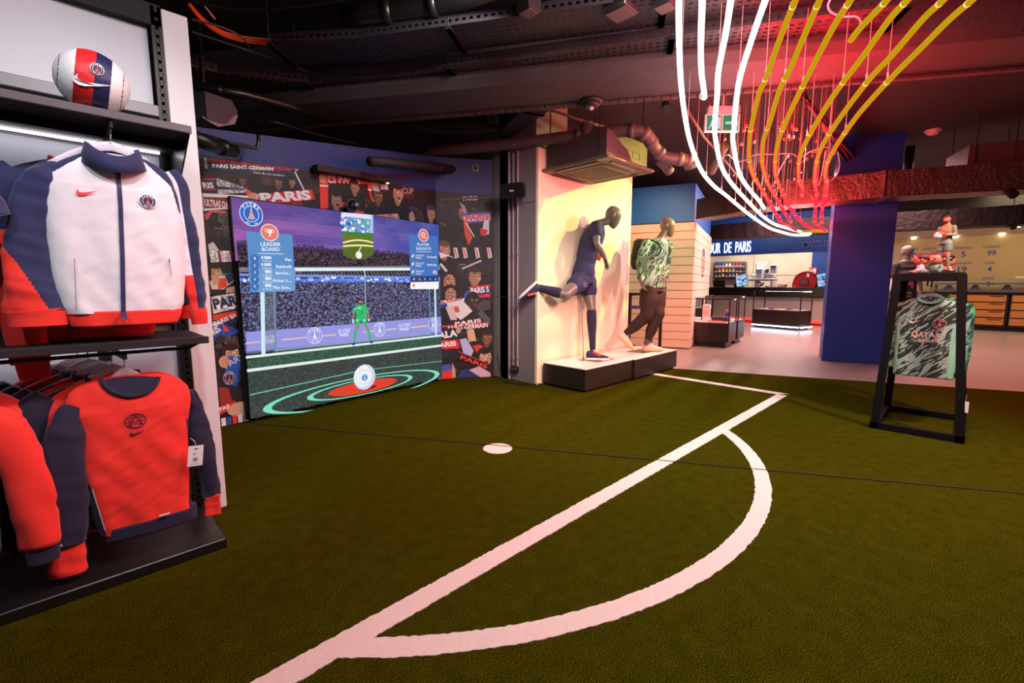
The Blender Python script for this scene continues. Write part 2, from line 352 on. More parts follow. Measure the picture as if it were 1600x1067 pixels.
class Canvas:
    """flat print: coloured polygons laid on a plane (origin O, axes U, V, facing N)"""
    def __init__(s, O, U, V, N, step=5e-5, off=0.0):
        s.O = Vector(O); s.U = Vector(U).normalized(); s.V = Vector(V).normalized(); s.N = Vector(N).normalized()
        s.v = []; s.f = []; s.c = []; s.m = []; s.k = off; s.step = step; s.clip = None; s.marks = []
    def mark(s, name): s.marks.append((len(s.f), name)); return s
    def uv(s, x, y):
        p = PL(x, y, s.O, s.N)-s.O; return (p.dot(s.U), p.dot(s.V))
    def at(s, u, v): return s.O+s.U*u+s.V*v+s.N*s.k
    def poly(s, pts, col, m=0, px=False):
        if px: pts = [s.uv(*p) for p in pts]
        if s.clip:
            for (ax, ay), (bx, by) in zip(s.clip, s.clip[1:]+s.clip[:1]):
                out = []; ins = lambda p: (bx-ax)*(p[1]-ay)-(by-ay)*(p[0]-ax) >= 0
                for i, p in enumerate(pts):
                    q = pts[i-1]; ip, iq = ins(p), ins(q)
                    if ip != iq:
                        d1 = (bx-ax)*(q[1]-ay)-(by-ay)*(q[0]-ax); d2 = (bx-ax)*(p[1]-ay)-(by-ay)*(p[0]-ax); t = d1/(d1-d2)
                        out.append((q[0]+(p[0]-q[0])*t, q[1]+(p[1]-q[1])*t))
                    if ip: out.append(p)
                pts = out
                if len(pts) < 3: return s
        s.k += s.step; n = len(s.v)
        s.v += [s.at(*p) for p in pts]; s.f.append(tuple(range(n, n+len(pts)))); s.c.append(lin(col)); s.m.append(m); return s
    def rect(s, u0, u1, v0, v1, col, m=0): return s.poly([(u0, v0), (u1, v0), (u1, v1), (u0, v1)], col, m)
    def rrect(s, u0, u1, v0, v1, r, col, m=0):
        P = []
        for cx, cy, a0 in ((u1-r, v1-r, 0), (u0+r, v1-r, 90), (u0+r, v0+r, 180), (u1-r, v0+r, 270)):
            for k in range(5): a = math.radians(a0+k*22.5); P.append((cx+r*math.cos(a), cy+r*math.sin(a)))
        return s.poly(P, col, m)
    def ell(s, cu, cv, ru, rv, col, m=0, a=0.0, n=20, t0=0, t1=360):
        P = []; full = abs(t1-t0) >= 360
        for k in range(n if full else n+1):
            t = math.radians(t0+(t1-t0)*k/n); x, y = ru*math.cos(t), rv*math.sin(t); P.append((cu+x*math.cos(a)-y*math.sin(a), cv+x*math.sin(a)+y*math.cos(a)))
        return s.poly(P, col, m)
    def ring(s, cu, cv, ru, rv, wd, col, m=0, t0=0, t1=360, n=40, wv=None):
        s.k += s.step; b = len(s.v); wv = wd if wv is None else wv
        for k in range(n+1):
            t = math.radians(t0+(t1-t0)*k/n)
            s.v += [s.at(cu+ru*math.cos(t), cv+rv*math.sin(t)), s.at(cu+(ru-wd)*math.cos(t), cv+(rv-wv)*math.sin(t))]
        for k in range(n): s.f.append((b+2*k, b+2*k+2, b+2*k+3, b+2*k+1)); s.c.append(lin(col)); s.m.append(m)
        return s
    def line(s, p, q, wd, col, m=0, px=False):
        if px: p, q = s.uv(*p), s.uv(*q)
        dx, dy = q[0]-p[0], q[1]-p[1]; L = math.hypot(dx, dy) or 1; nx, ny = -dy/L*wd/2, dx/L*wd/2
        return s.poly([(p[0]-nx, p[1]-ny), (q[0]-nx, q[1]-ny), (q[0]+nx, q[1]+ny), (p[0]+nx, p[1]+ny)], col, m)
    def text(s, txt, p, q, h, col, m=0, px=False, off=0.015, slant=0.0, mirror=False):
        """text whose left-bottom is p and right-bottom is q, height h"""
        if px: p, q = s.uv(*p), s.uv(*q)
        g, f, asp = glyphs(txt, off); s.k += s.step; n = len(s.v); dx, dy = q[0]-p[0], q[1]-p[1]; L = math.hypot(dx, dy); ux, uy = dx/L, dy/L
        for a, b in g:
            if mirror: a = 1-a
            u = p[0]+dx*a-uy*h*b+ux*slant*h*b; v = p[1]+dy*a+ux*h*b+uy*slant*h*b; s.v.append(s.at(u, v))
        s.f += [tuple(n+i for i in t) for t in f]; s.c += [lin(col)]*len(f); s.m += [m]*len(f); return s
    def crest(s, cu, cv, r, navy=(16, 28, 78), red=(220, 40, 60), white=(245, 245, 250), m=0, ys=1.0, asp=1.0):
        rx = r*asp
        s.ell(cu, cv, rx, r, white, m, n=28); s.ell(cu, cv, rx*.94, r*.94, navy, m, n=28); s.ring(cu, cv, rx*.66, r*.66, rx*.05, white, m, wv=r*.05)
        for i, ch in enumerate('PARIS'):
            a = math.radians(138-i*24); s.text(ch, (cu+rx*.70*math.cos(a)-rx*.10*math.sin(a)*1, cv+r*.70*math.sin(a)+r*.10*math.cos(a)), (cu+rx*.70*math.cos(a)+rx*.10*math.sin(a), cv+r*.70*math.sin(a)-r*.10*math.cos(a)), r*.2, white, m, off=.02)
        # tower
        s.poly([(cu-rx*.05, cv+r*.56), (cu+rx*.05, cv+r*.56), (cu+rx*.10, cv+r*.05), (cu+rx*.34, cv-r*.42), (cu+rx*.17, cv-r*.42), (cu, cv-r*.12), (cu-rx*.17, cv-r*.42), (cu-rx*.34, cv-r*.42), (cu-rx*.10, cv+r*.05)], red, m)
        s.rect(cu-rx*.16, cu+rx*.16, cv-r*.03, cv+r*.03, red, m)
        s.poly([(cu, cv-r*.2), (cu+rx*.07, cv-r*.34), (cu, cv-r*.52), (cu-rx*.07, cv-r*.34)], white, m)
        for sg in (-1, 1): s.line((cu+sg*rx*.5, cv-r*.68), (cu+sg*rx*.2, cv-r*.82), r*.07, white, m)
        return s
    def swoosh(s, u, v, w, col, m=0, ys=1.0):
        P = [(1.0, .40), (.60, .17), (.30, .02), (.16, -.01), (.05, .04), (0, .14), (.02, .26), (.13, .42), (.10, .30), (.13, .22), (.22, .18), (.36, .20), (.62, .28)]
        return s.poly([(u+w*a, v+w*b*ys) for a, b in P], col, m)
    def build(s, name, mats=None, parent=None, loc=None, bvh=None, direc=None, lift=0.002):
        vs = s.v
        if bvh is not None:
            d = Vector(direc).normalized(); out = []
            for p in vs:
                h = bvh.ray_cast(p-d*0.5, d, 1.2); out.append(h[0]-d*(lift+(p-s.O).dot(s.N)) if h[0] is not None else p)
            vs = out
        if s.marks:
            o = None
            for (a, nm), (e, _) in zip(s.marks, s.marks[1:]+[(len(s.f), '')]):
                used = sorted({i for f in s.f[a:e] for i in f}); mp = {i: k for k, i in enumerate(used)}
                o = link_mesh(nm, [vs[i] for i in used], [tuple(mp[i] for i in f) for f in s.f[a:e]], mats or [PRINT], parent, loc, s.m[a:e], False, s.c[a:e])
            return o
        return link_mesh(name, vs, s.f, mats or [PRINT], parent, loc, s.m, False, s.c)
def bvh_of(o):
    M = wm(o); me = o.data
    return BVHTree.FromPolygons([M @ v.co for v in me.vertices], [tuple(p.vertices) for p in me.polygons])

# ================================================================ SETTING
def struct(o): o['kind'] = 'structure'; return o
def turf_mat():
    m = bpy.data.materials.new('artificial_turf'); m.use_nodes = True; nt = m.node_tree; b = nt.nodes['Principled BSDF']
    tc = nt.nodes.new('ShaderNodeTexCoord')
    n = nt.nodes.new('ShaderNodeTexNoise'); n.inputs['Scale'].default_value = 260; n.inputs['Detail'].default_value = 3
    n2 = nt.nodes.new('ShaderNodeTexNoise'); n2.inputs['Scale'].default_value = 14; n2.inputs['Detail'].default_value = 4
    for k in (n, n2): nt.links.new(tc.outputs['Object'], k.inputs['Vector'])
    cr = nt.nodes.new('ShaderNodeValToRGB'); e = cr.color_ramp.elements
    e[0].position = .34; e[0].color = (.005, .008, .0006, 1); e[1].position = .68; e[1].color = (.115, .110, .006, 1)
    x = e.new(.5); x.color = (.033, .036, .0018, 1)
    ad = nt.nodes.new('ShaderNodeMath'); ad.operation = 'MULTIPLY_ADD'; ad.inputs[1].default_value = .12
    sb = nt.nodes.new('ShaderNodeMath'); sb.operation = 'SUBTRACT'; sb.inputs[1].default_value = .06
    nt.links.new(n2.outputs['Fac'], ad.inputs[0]); nt.links.new(n.outputs['Fac'], ad.inputs[2]); nt.links.new(ad.outputs[0], sb.inputs[0])
    nt.links.new(sb.outputs[0], cr.inputs[0]); nt.links.new(cr.outputs[0], b.inputs['Base Color'])
    b.inputs['Roughness'].default_value = 1.0; b.inputs['Specular IOR Level'].default_value = .0
    bp = nt.nodes.new('ShaderNodeBump'); bp.inputs['Strength'].default_value = .7; bp.inputs['Distance'].default_value = .008
    nt.links.new(n.outputs['Fac'], bp.inputs['Height']); nt.links.new(bp.outputs[0], b.inputs['Normal'])
    return m
TURF = turf_mat(); LINEW = mat('white_turf_pile', (248, 228, 226), .95, bump=(300, .8, .008), vary=(190, .16), spec=.1)
b = B(); E0 = Vector((6.057, 2.89, 0)); ed = Vector((math.cos(math.radians(-67.3)), math.sin(math.radians(-67.3)), 0))
ea = E0-ed*4.0; eb = E0+ed*9.0
b.prism([(-4, -5.6, -.03), (eb.x, eb.y, -.03), (ea.x, ea.y, -.03), (-4, 6.5, -.03)], (0, 0, .03))
floor = struct(b.build('floor', TURF))
b = B(); b.prism([(eb.x, eb.y, -.04), (19, eb.y, -.04), (19, 8.5, -.04), (ea.x, 8.5, -.04), (ea.x, ea.y, -.04)], (0, 0, .034))
SHOPF = mat('shop_floor_concrete', (164, 146, 138), .28, vary=(1.6, .10), bump=(3, .05, .01))
shopf = struct(b.build('floor_shop', SHOPF))
b = B(); b.bar((8.59, .87, -.004), (7.3, .62, -.004), .012, .003); b.bar((8.59, .87, -.004), (11.5, 1.9, -.004), .012, .003)
b.build('tile_joint', mat('joint', (120, 98, 98)), shopf)

def jag(P, amp=.003):  # ragged pile edge
    out = []
    for i in range(len(P)-1):
        p, q = Vector(P[i]), Vector(P[i+1]); n = max(2, int((q-p).length/.012))
        for k in range(n): out.append(p.lerp(q, k/n)+Vector((random.uniform(-amp, amp), random.uniform(-amp, amp), 0)))
    out.append(Vector(P[-1])); return out
def strip(name, A, Bp, lab=None):
    n = min(len(A), len(Bp)); vs = [a for a in A[:n]]+[c for c in Bp[:n]]
    fs = [(i, i+1, n+i+1, n+i) for i in range(n-1)]
    lo = [Vector(v)-Vector((0, 0, .004)) for v in vs]; m = len(vs)
    fs2 = fs+[(i, m+i, m+i+1, i+1) for i in range(n-1)]+[(n+i, n+i+1, m+n+i+1, m+n+i) for i in range(n-1)]
    o = link_mesh(name, vs+lo, fs2, LINEW, floor)
    if lab: o['label'] = lab
    return o
zl = .0035
strip('field_line', jag([(-.8, 1.406, zl), (5.392, 1.399, zl)]), jag([(-.8, 1.311, zl), (5.495, 1.305, zl)]))
strip('field_line', jag([(5.392, 1.39, zl), (5.44, 2.98, zl)]), jag([(5.495, 1.305, zl), (5.549, 2.98, zl)]))
ac = Vector((2.145, 2.858, zl)); A = []; Bq = []
a0, a1 = math.radians(-139.5), math.radians(-41.5)
for k in range(230):
    t = a0+(a1-a0)*k/229; j = lambda: random.uniform(-.003, .003); c_, s_ = math.cos(t), math.sin(t)
    pa, pb = 2.24+j(), 2.155+j()
    A.append(ac+Vector((c_, s_, 0))*pa); Bq.append(ac+Vector((c_, s_, 0))*pb)
for L in (A, Bq):
    for p in L: p.y = min(p.y, 1.34); p.z = .0033
strip('penalty_arc', Bq, A)
b = B(); sp = Z(777.5, 701); P = [(sp.x+(.104+random.uniform(-.002, .002))*math.cos(2*math.pi*k/70), sp.y+(.104+random.uniform(-.002, .002))*math.sin(2*math.pi*k/70), 0.0) for k in range(70)]
b.prism(P, (0, 0, .0035)); b.build('penalty_spot', LINEW, floor)
b = B(); b.bar((1.02, 4.31, .0035), (3.764, -.296, .0035), .009, .004); b.bar((3.764, -.296, .0035), (5.0, -2.37, .0035), .009, .004)
b.build('turf_seam', mat('seam', (38, 28, 22), .9), floor)['label'] = 'dark seam between two rolls of turf'

# ceiling
b = B(); b.box(-4, 19, -6, 8.5, 3.3, 3.45); ceiling = struct(b.build('ceiling', CEIL))
# concrete beam crossing the room
bd = Vector((4.6-2.44, -.08-3.22, 0)).normalized(); bn = Vector((-bd.y, bd.x, 0)); bn = bn if bn.dot(Vector((1, 1, 0))) > 0 else -bn
p0 = Vector((2.44, 3.22, 0))-bd*3.5
b = B(); q = lambda s, t, z: p0+bd*s+bn*t+Vector((0, 0, z))
b.prism([q(0, 0, 2.86), q(0, .07, 2.80), q(0, .56, 2.80), q(0, .58, 2.82), q(0, .58, 3.3), q(0, 0, 3.3)], bd*11)
beam = struct(b.build('trim_ceiling_beam', BEAMM)); beam['label'] = 'dark concrete beam across the ceiling with a rough brick edge'
b = B()
for k in range(150):
    s_ = k*.073; d_ = random.uniform(.0, .02)
    for r in range(2):
        o_ = (.036 if r else 0); b.prism([q(s_+o_, .555-d_*.3, 2.772+r*.026+.001), q(s_+o_+.062, .555-d_*.3, 2.772+r*.026+.001), q(s_+o_+.062, .60, 2.772+r*.026+.001), q(s_+o_, .60, 2.772+r*.026+.001)], (0, 0, .021))
o = b.build('brick_edge', mat('rough_edge', (78, 70, 70), .9), beam); o['kind'] = 'stuff'

# projection wall with the printed mural
WT = 2.60; Zv0 = Vector((0, 0, 1)); mA = Vector((.86, 4.30, 0)); mB = Vector((3.27, 4.59, 0)); mu = (mB-mA).normalized(); mn = Vector((mu.y, -mu.x, 0))
b = B(); L0 = mA-mu*3.2
b.prism([L0, mB, mB+Zv0*2.66, mA+Zv0*2.37, L0+Zv0*2.37], -mn*.12); wall_l = struct(b.build('wall_left', BLUEP))
m2B = Vector((3.86, 4.235, 0)); m2u = (m2B-mB).normalized(); m2n = Vector((m2u.y, -m2u.x, 0))
b = B(); b.prism([mB, m2B, m2B-m2n*.12, mB-m2n*.12+Vector((0, .02, 0))], (0, 0, WT+.06)); wall_c = struct(b.build('wall_corner', BLUEP))
# pillar and lit panel
CONC = mat('pillar_concrete', (138, 130, 134), .7, bump=(9, .15, .01), vary=(2.2, .14))
b = B(); b.box(3.90, 4.45, 3.56, 4.40, 0, 3.3, .006); pillar = struct(b.build('trim_pillar', CONC)); pillar['label'] = 'grey concrete pillar with white conduits left of the lit panel'
b = B()
for z in (1.02, 2.1): b.box(3.897, 3.9005, 3.55, 4.4, z, z+.006)
b.box(3.897, 3.9005, 4.27, 4.275, 0, 3.3); b.build('joint_groove', mat('groove', (70, 64, 66), .8), pillar)
PANELM = mat('panel_white', (240, 232, 206), .55, bump=(5, .05, .01), vary=(1.2, .05))
b = B(); b.box(3.925, 5.86, 3.525, 3.555, 0, 2.68, .003); panel = struct(b.build('wall_panel', PANELM)); panel['label'] = 'pale lit wall panel behind the two mannequins'
b = B(); b.box(3.893, 3.925, 3.52, 3.558, 0, 2.68, .002); b.box(5.81, 5.862, 3.519, 3.526, 0, 2.68); b.build('edge_strip', PANELM, panel)
b = B(); b.box(3.9, 6.6, 4.0, 4.15, 0, 3.3); struct(b.build('wall_back', DARK))
# box room clad in cream boards
k_ = Vector((8.16, 3.60, 0)); e1 = Vector((math.cos(math.radians(110)), math.sin(math.radians(110)), 0)); e2 = Vector((math.cos(math.radians(17)), math.sin(math.radians(17)), 0))
CREAM = mat('cream_boards', (232, 212, 190), .6, vary=(3, .05)); Zv = Vector((0, 0, 1))
BR = 3.1; b = B(); kk = k_+e1*.03+e2*.03
b.prism([kk, kk+e2*BR, kk+e2*BR+e1*3.2, kk+e1*3.2], (0, 0, 2.29)); boxroom = struct(b.build('wall_boards', mat('board_gap', (120, 96, 84), .8)))
boxroom['label'] = 'corner room clad in horizontal cream boards'
b = B(); b.prism([kk-Zv*-2.30, kk+e2*(BR-.05)+Zv*2.3, kk+e2*(BR-.05)+e1*3.2+Zv*2.3, kk+e1*3.2+Zv*2.3], (0, 0, .66)); b.build('blue_fascia', mat('bright_blue_paint', (8, 100, 190), .5), boxroom)
bh = .1517; protos = {}
for i in range(15):
    z0 = .012+i*bh
    for key, (d1, d2, L) in {'a': (e1, e2, 3.1), 'b': (e2, e1, BR+.03)}.items():
        if key not in protos:
            b = B(); b.prism([k_+Zv*z0, k_+d1*L+Zv*z0, k_+d1*L+d2*.028+Zv*z0, k_+d2*.028+Zv*z0], (0, 0, bh-.010))
            o = b.build('board', CREAM, None, loc=k_+Zv*z0); o.parent = boxroom; protos[key] = o
        else:
            o = protos[key].copy(); COL.objects.link(o); o.location = k_+Zv*z0
        o.rotation_euler = (0, 0, random.uniform(-.0015, .0015))
# black outlined crest on the boards
cv = Canvas(k_, e2, Zv, Vector((e2.y, -e2.x, 0)), off=.004)
u0, v0 = cv.uv(1098.5, 411); ru = abs(cv.uv(1103.2, 411)[0]-u0); rv = .30; ru = .30
BK = (34, 30, 30)
cv.ring(u0, v0, ru, rv, .034, BK); cv.ring(u0, v0, ru*.92, rv*.92, .020, BK); cv.ring(u0, v0, ru*.66, rv*.66, .024, BK)
for a, c_ in zip((130, 110, 90, 70, 50), 'PARIS'):
    r_ = math.radians(a); cv.text(c_, (u0+ru*.74*math.cos(r_)-.022, v0+rv*.72*math.sin(r_)), (u0+ru*.74*math.cos(r_)+.022, v0+rv*.72*math.sin(r_)), .05, BK)
for sg in (-1, 1):
    cv.line((u0+sg*.015, v0+.17), (u0+sg*.03, v0-.02), .024, BK); cv.line((u0+sg*.03, v0-.02), (u0+sg*.11, v0-.16), .026, BK)
cv.line((u0-.05, v0), (u0+.05, v0), .024, BK); cv.line((u0-.06, v0-.06), (u0+.06, v0-.06), .020, BK)
cv.build('outlined_crest', [PRINT], boxroom)
# blue column
c0 = Vector((8.363, 1.586, 0)); c1 = Vector((8.592, .873, 0)); cs = Vector((.62, .16, 0))
BLUEC = mat('column_blue', (8, 58, 158), .45, vary=(1.5, .05))
b = B(); b.prism([c0, c1, c1+cs, c0+cs], (0, 0, 3.3)); col = struct(b.build('trim_column', BLUEC)); col['label'] = 'square blue column standing past the turf edge'
# far walls
b = B(); b.box(18.1, 18.3, 2.2, 8.5, 0, 3.3); wf = struct(b.build('wall_far', mat('beige_concrete', (196, 178, 160), .8, vary=(.9, .1), bump=(4, .1, .01))))
b = B()
for y in (3.05, 5.75): b.box(18.09, 18.1, y, y+.012, 0, 3.3)
for z in (.35, 1.5): b.box(18.09, 18.1, 2.2, 8.5, z, z+.010)
b.build('panel_joint', mat('joint2', (110, 100, 92)), wf)
b = B(); b.box(18.05, 18.1, 3.0-.95, 3.93, 0, 2.6); b.build('blue_panel', mat('deep_blue_paint', (10, 48, 120), .5), wf)
b = B(); b.box(18.0, 18.1, 2.2, 3.28, 0, 2.6); b.build('dark_panel', mat('plum_panel', (44, 30, 38), .6), wf)
# numbers wall on the right
GOLD = mat('ochre_plaster', (176, 158, 112), .7, vary=(.9, .16), bump=(5, .1, .01))
b = B(); b.box(17.6, 17.8, -6, 2.2, 0, 2.47); wn = struct(b.build('wall_right', GOLD))
b = B(); b.prism([(17.6, -6, 2.47), (17.6, 2.2, 2.47), (15.9, 2.2, 2.95), (15.9, -6, 2.95)], (0, 0, .04)); sf = struct(b.build('trim_soffit', mat('cream_soffit', (205, 188, 164), .7)))
sf['label'] = 'sloping cream bulkhead over the numbered wall'
for (x, y) in ((1428, 371), (1480, 359), (1493.5, 368.5), (1565.5, 365), (1590, 352)):
    p = PL(x, y, (17.6, 0, 2.47), Vector((2.95-2.47, 0, 1.7)).normalized()); b = B(); b.box(p.x-.04, p.x+.04, p.y-.055, p.y+.055, p.z-.05, p.z+.01, .008)
    b.build('downlight', mat('lit_lens', (255, 255, 255), .3, emit=(255, 236, 205), strength=5), sf)
b = B(); b.box(15.6, 17.6, -6, 2.2, 2.95, 3.3); struct(b.build('trim_bulkhead', DARK))
cv = Canvas((17.6, 0, 0), (0, -1, 0), (0, 0, 1), (-1, 0, 0), off=.003); NB = (38, 64, 128)
def px_text(cv, t, x0, y0, x1, y1, hpx, col, m=0, off=.015, slant=0.0):
    u0, v0 = cv.uv(x0, y0); u1, v1 = cv.uv(x1, y1); h = abs(cv.uv(x0, y0-hpx)[1]-v0); cv.text(t, (u0, v0), (u1, v1), h, col, m, off=off, slant=slant)
for t, n, x, y in (('MARQUINHOS', '5', 1505, 390), ('DONNARUMMA', '99', 1549, 388), ('LEE KANG IN', '19', 1503, 413.5), ('UGARTE', '4', 1546, 413), ('G RAMOS', '9', 1544, 437), ('DEMBELE', '10', 1425, 392), ('BARCOLA', '29', 1386, 393), ('KVARATSKHELIA', '7', 1459, 391)):
    wd = len(t)*1.32; px_text(cv, t, x-wd, y, x+wd, y-.6, 4.0, NB, off=.0)
    wn_ = 3.4*len(n); px_text(cv, n, x-wn_, y+11.5, x+wn_, y+11.2, 8.4, NB, off=.02)
o = cv.build('name_lettering', [PRINT], wn)
# far side walls
b = B(); b.box(-4, 19, 8.3, 8.5, 0, 3.3); struct(b.build('wall_side', DARK))

# ================================================================ MURAL PRINT
def dims(cv, x, y):
    a = cv.uv(x, y); bq = cv.uv(x+4, y); c = cv.uv(x, y-4); return a, math.hypot(bq[0]-a[0], bq[1]-a[1])/4, math.hypot(c[0]-a[0], c[1]-a[1])/4
def fan(cv, x, y, r, skin=(196, 150, 120), hair=(34, 26, 26), coat=(26, 24, 34), turn=.25, hood=False, shout=False, glasses=False, bald=False, body=2.4):
    (u, v), su, sv = dims(cv, x, y); R = r*(su+sv)/2
    cv.poly([(u-R*body, v-R*4.2), (u+R*body, v-R*4.2), (u+R*body*.86, v-R*1.8), (u+R*.7, v-R*1.0), (u-R*.7, v-R*1.0), (u-R*body*.86, v-R*1.8)], coat, 2)
    cv.ell(u, v-R*.95, R*.5, R*.8, tuple(int(c*.8) for c in skin))
    if hood: cv.ell(u, v+R*.1, R*1.25, R*1.5, coat)
    elif not bald: cv.ell(u-R*.1*turn*4, v+R*.25, R*1.06, R*1.18, hair)
    cv.ell(u+R*turn*.5, v-R*.08, R*.84, R*1.12, skin, 2)
    if not bald and not hood: cv.ell(u+R*turn*.2, v+R*.86, R*.82, R*.42, hair)
    sh = tuple(int(c*.82) for c in skin); cv.ell(u-R*.45, v-R*.35, R*.3, R*.6, sh)
    for sg in (-1, 1):
        ex = u+R*turn+sg*R*.34; cv.ell(ex, v+R*.12, R*.17, R*.08, (240, 235, 230)); cv.ell(ex+R*.03, v+R*.12, R*.08, R*.08, (30, 20, 20)); cv.rect(ex-R*.2, ex+R*.2, v+R*.27, v+R*.35, hair)
        if glasses: cv.ring(ex, v+R*.12, R*.28, R*.2, R*.05, (20, 20, 26), n=14)
    cv.poly([(u+R*turn-R*.06, v+R*.1), (u+R*turn+R*.1, v+R*.1), (u+R*turn+R*.2, v-R*.3), (u+R*turn-R*.1, v-R*.3)], sh)
    if shout: cv.ell(u+R*turn, v-R*.62, R*.26, R*.24, (60, 20, 24)); cv.rect(u+R*turn-R*.15, u+R*turn+R*.15, v-R*.5, v-R*.44, (235, 230, 225))
    else: cv.ell(u+R*turn, v-R*.58, R*.28, R*.07, (150, 70, 70))
def scarf(cv, pts, base, stripe=None, txt=None, t0=None, t1=None, th=0, tcol=(235, 235, 240), fringe=True, off=.03):
    """pts: top-left, top-right, bottom-right, bottom-left in picture coordinates of the wall"""
    cv.poly(pts, base, 2, px=True)
    a, b_, c, d = [Vector((*p, 0)) for p in pts]
    if stripe:
        for f0, f1, cl in stripe: cv.poly([tuple(a.lerp(d, f0))[:2], tuple(b_.lerp(c, f0))[:2], tuple(b_.lerp(c, f1))[:2], tuple(a.lerp(d, f1))[:2]], cl, 0, px=True)
    if txt: px_text(cv, txt, t0[0], t0[1], t1[0], t1[1], th, tcol, 0, off=off)
    if fringe:
        for k in range(9):
            p = a.lerp(d, (k+.1)/9); q_ = a.lerp(d, (k+.6)/9); ex = (a-b_).normalized()*4
            cv.poly([tuple(p)[:2], tuple(q_)[:2], tuple(q_+ex)[:2], tuple(p+ex)[:2]], (225, 222, 226), 0, px=True)
def clip_to(cv, pts): cv.clip = None; P = [cv.uv(*p) for p in pts]; a = sum(P[i-1][0]*P[i][1]-P[i][0]*P[i-1][1] for i in range(len(P))); cv.clip = P if a > 0 else P[::-1]
RD = (206, 40, 44); NV = (26, 30, 66); WH = (232, 230, 236); BL = (30, 70, 170); SK = (198, 152, 122)
MP = [PRINT, PRINT, PRINTN]
cv = Canvas(mA, mu, Zv, mn, off=.004, step=4e-5)
umax = (mB-mA).length
cv.clip = [(-.25, .008), (umax-.003, .008), (umax-.003, 2.27), (-.25, 2.16)]
cv.rect(-.3, umax, 0, 2.3, (30, 24, 30), 2)
random.seed(11)
def blotch(cv, n, x0, x1, y0, y1, cols, r0=5, r1=16):
    for _ in range(n):
        x, y = random.uniform(x0, x1), random.uniform(y0, y1); (u, v), su, sv = dims(cv, x, y); r = random.uniform(r0, r1)*su
        cv.ell(u, v, r, r*random.uniform(.4, 1), random.choice(cols), 2, a=random.uniform(-.6, .6), n=9)
blotch(cv, 60, 320, 685, 250, 340, [(44, 34, 40), (20, 18, 26), (62, 48, 46), (32, 30, 52), (70, 44, 40)])
# top row
scarf(cv, [(322, 247), (457, 263), (462, 280), (324, 264)], (170, 30, 46), [(.32, 1, NV)], 'PARIS SAINT-GERMAIN', (332, 262), (427, 267), 6, WH)
px_text(cv, 'Fiers de nos couleurs', 396, 271, 444, 276, 3.5, (200, 200, 205))
cv.poly([(458, 264), (470, 285), (486, 312), (478, 316), (462, 286), (452, 268)], NV, 0, px=True); cv.line((460, 268), (480, 308), .012, WH, px=True)
fan(cv, 434, 285, 7, (120, 84, 70)); fan(cv, 455, 284, 6, (140, 100, 80)); fan(cv, 378, 282, 6, (110, 80, 66))
scarf(cv, [(316, 279), (336, 279), (336, 297), (316, 297)], (28, 30, 84), [(0, .12, RD), (.88, 1, RD)], 'RIS', (317, 294), (334, 294), 9, WH, fringe=False)
scarf(cv, [(337, 278), (372, 290), (396, 300), (340, 304)], (200, 196, 206), [(.5, .7, NV)], 'EN', (360, 297), (376, 298), 8, (90, 80, 120), fringe=False)
cv.poly([(380, 288), (400, 300), (408, 312), (388, 312)], NV, 0, px=True); cv.poly([(382, 293), (396, 303), (394, 309), (384, 304)], (220, 70, 40), 0, px=True)
scarf(cv, [(317, 302), (388, 306), (388, 326), (319, 330)], (150, 30, 46), [(0, .2, WH), (.85, 1, WH)], 'ULTRAS OAP', (320, 322), (360, 326), 11, WH)
cv.ell(*cv.uv(397, 309), .05, .04, SK); cv.ell(*cv.uv(390, 313), .03, .025, SK)
scarf(cv, [(404, 304), (486, 296), (492, 312), (400, 322)], (216, 34, 44), None, 'PARIS', (408, 318), (486, 312), 16, WH, off=.05)
scarf(cv, [(428, 320), (470, 316), (474, 324), (430, 327)], (196, 30, 44), None, "SAINT-GERMAIN", (430, 326), (470, 322), 5, NV, fringe=False)
scarf(cv, [(503, 272), (594, 281), (592, 289), (500, 284)], (222, 48, 44), None, 'ICI PARIS', (508, 286), (562, 288), 12, WH, fringe=False)
cv.poly([(498, 272), (512, 276), (512, 332), (500, 328)], (224, 52, 44), 0, px=True); cv.line((499, 290), (512, 291), .012, WH, px=True)
cv.poly([(572, 283), (584, 283), (594, 318), (588, 328), (578, 310)], (224, 62, 44), 0, px=True); cv.line((574, 296), (586, 299), .015, WH, px=True)
cv.poly([(546, 318), (560, 312), (574, 322), (566, 335), (552, 334)], (226, 56, 44), 0, px=True); cv.poly([(530, 322), (545, 306), (552, 306), (540, 330)], (214, 56, 44), 0, px=True)
fan(cv, 524, 312, 10, (176, 128, 104), shout=True); fan(cv, 553, 292, 8, (168, 122, 100)); fan(cv, 589, 306, 9, (120, 82, 66)); fan(cv, 620, 302, 10, (186, 142, 118), (26, 22, 24), shout=True)
cv.ell(*cv.uv(503, 279), .035, .04, SK); cv.ell(*cv.uv(462, 263), .02, .025, SK)
cv.poly([(578, 283), (590, 285), (592, 300), (582, 298)], (180, 176, 180), 0, px=True); cv.poly([(592, 288), (604, 289), (606, 297), (594, 296)], (205, 206, 214), 0, px=True)
px_text(cv, 'CUP', 628, 303, 646, 303, 9, (196, 150, 150)); fan(cv, 672, 333, 8, (180, 136, 108), (44, 50, 96)); fan(cv, 642, 338, 6, SK, hood=True)
scarf(cv, [(574, 336), (620, 334), (624, 344), (574, 341)], (206, 150, 150), None, 'ULTRAS', (580, 342), (616, 343), 5, (190, 40, 50)); cv.line((640, 322), (648, 343), .012, (60, 70, 190), px=True)
cv.line((683, 300), (684, 420), .02, (40, 34, 40), px=True)
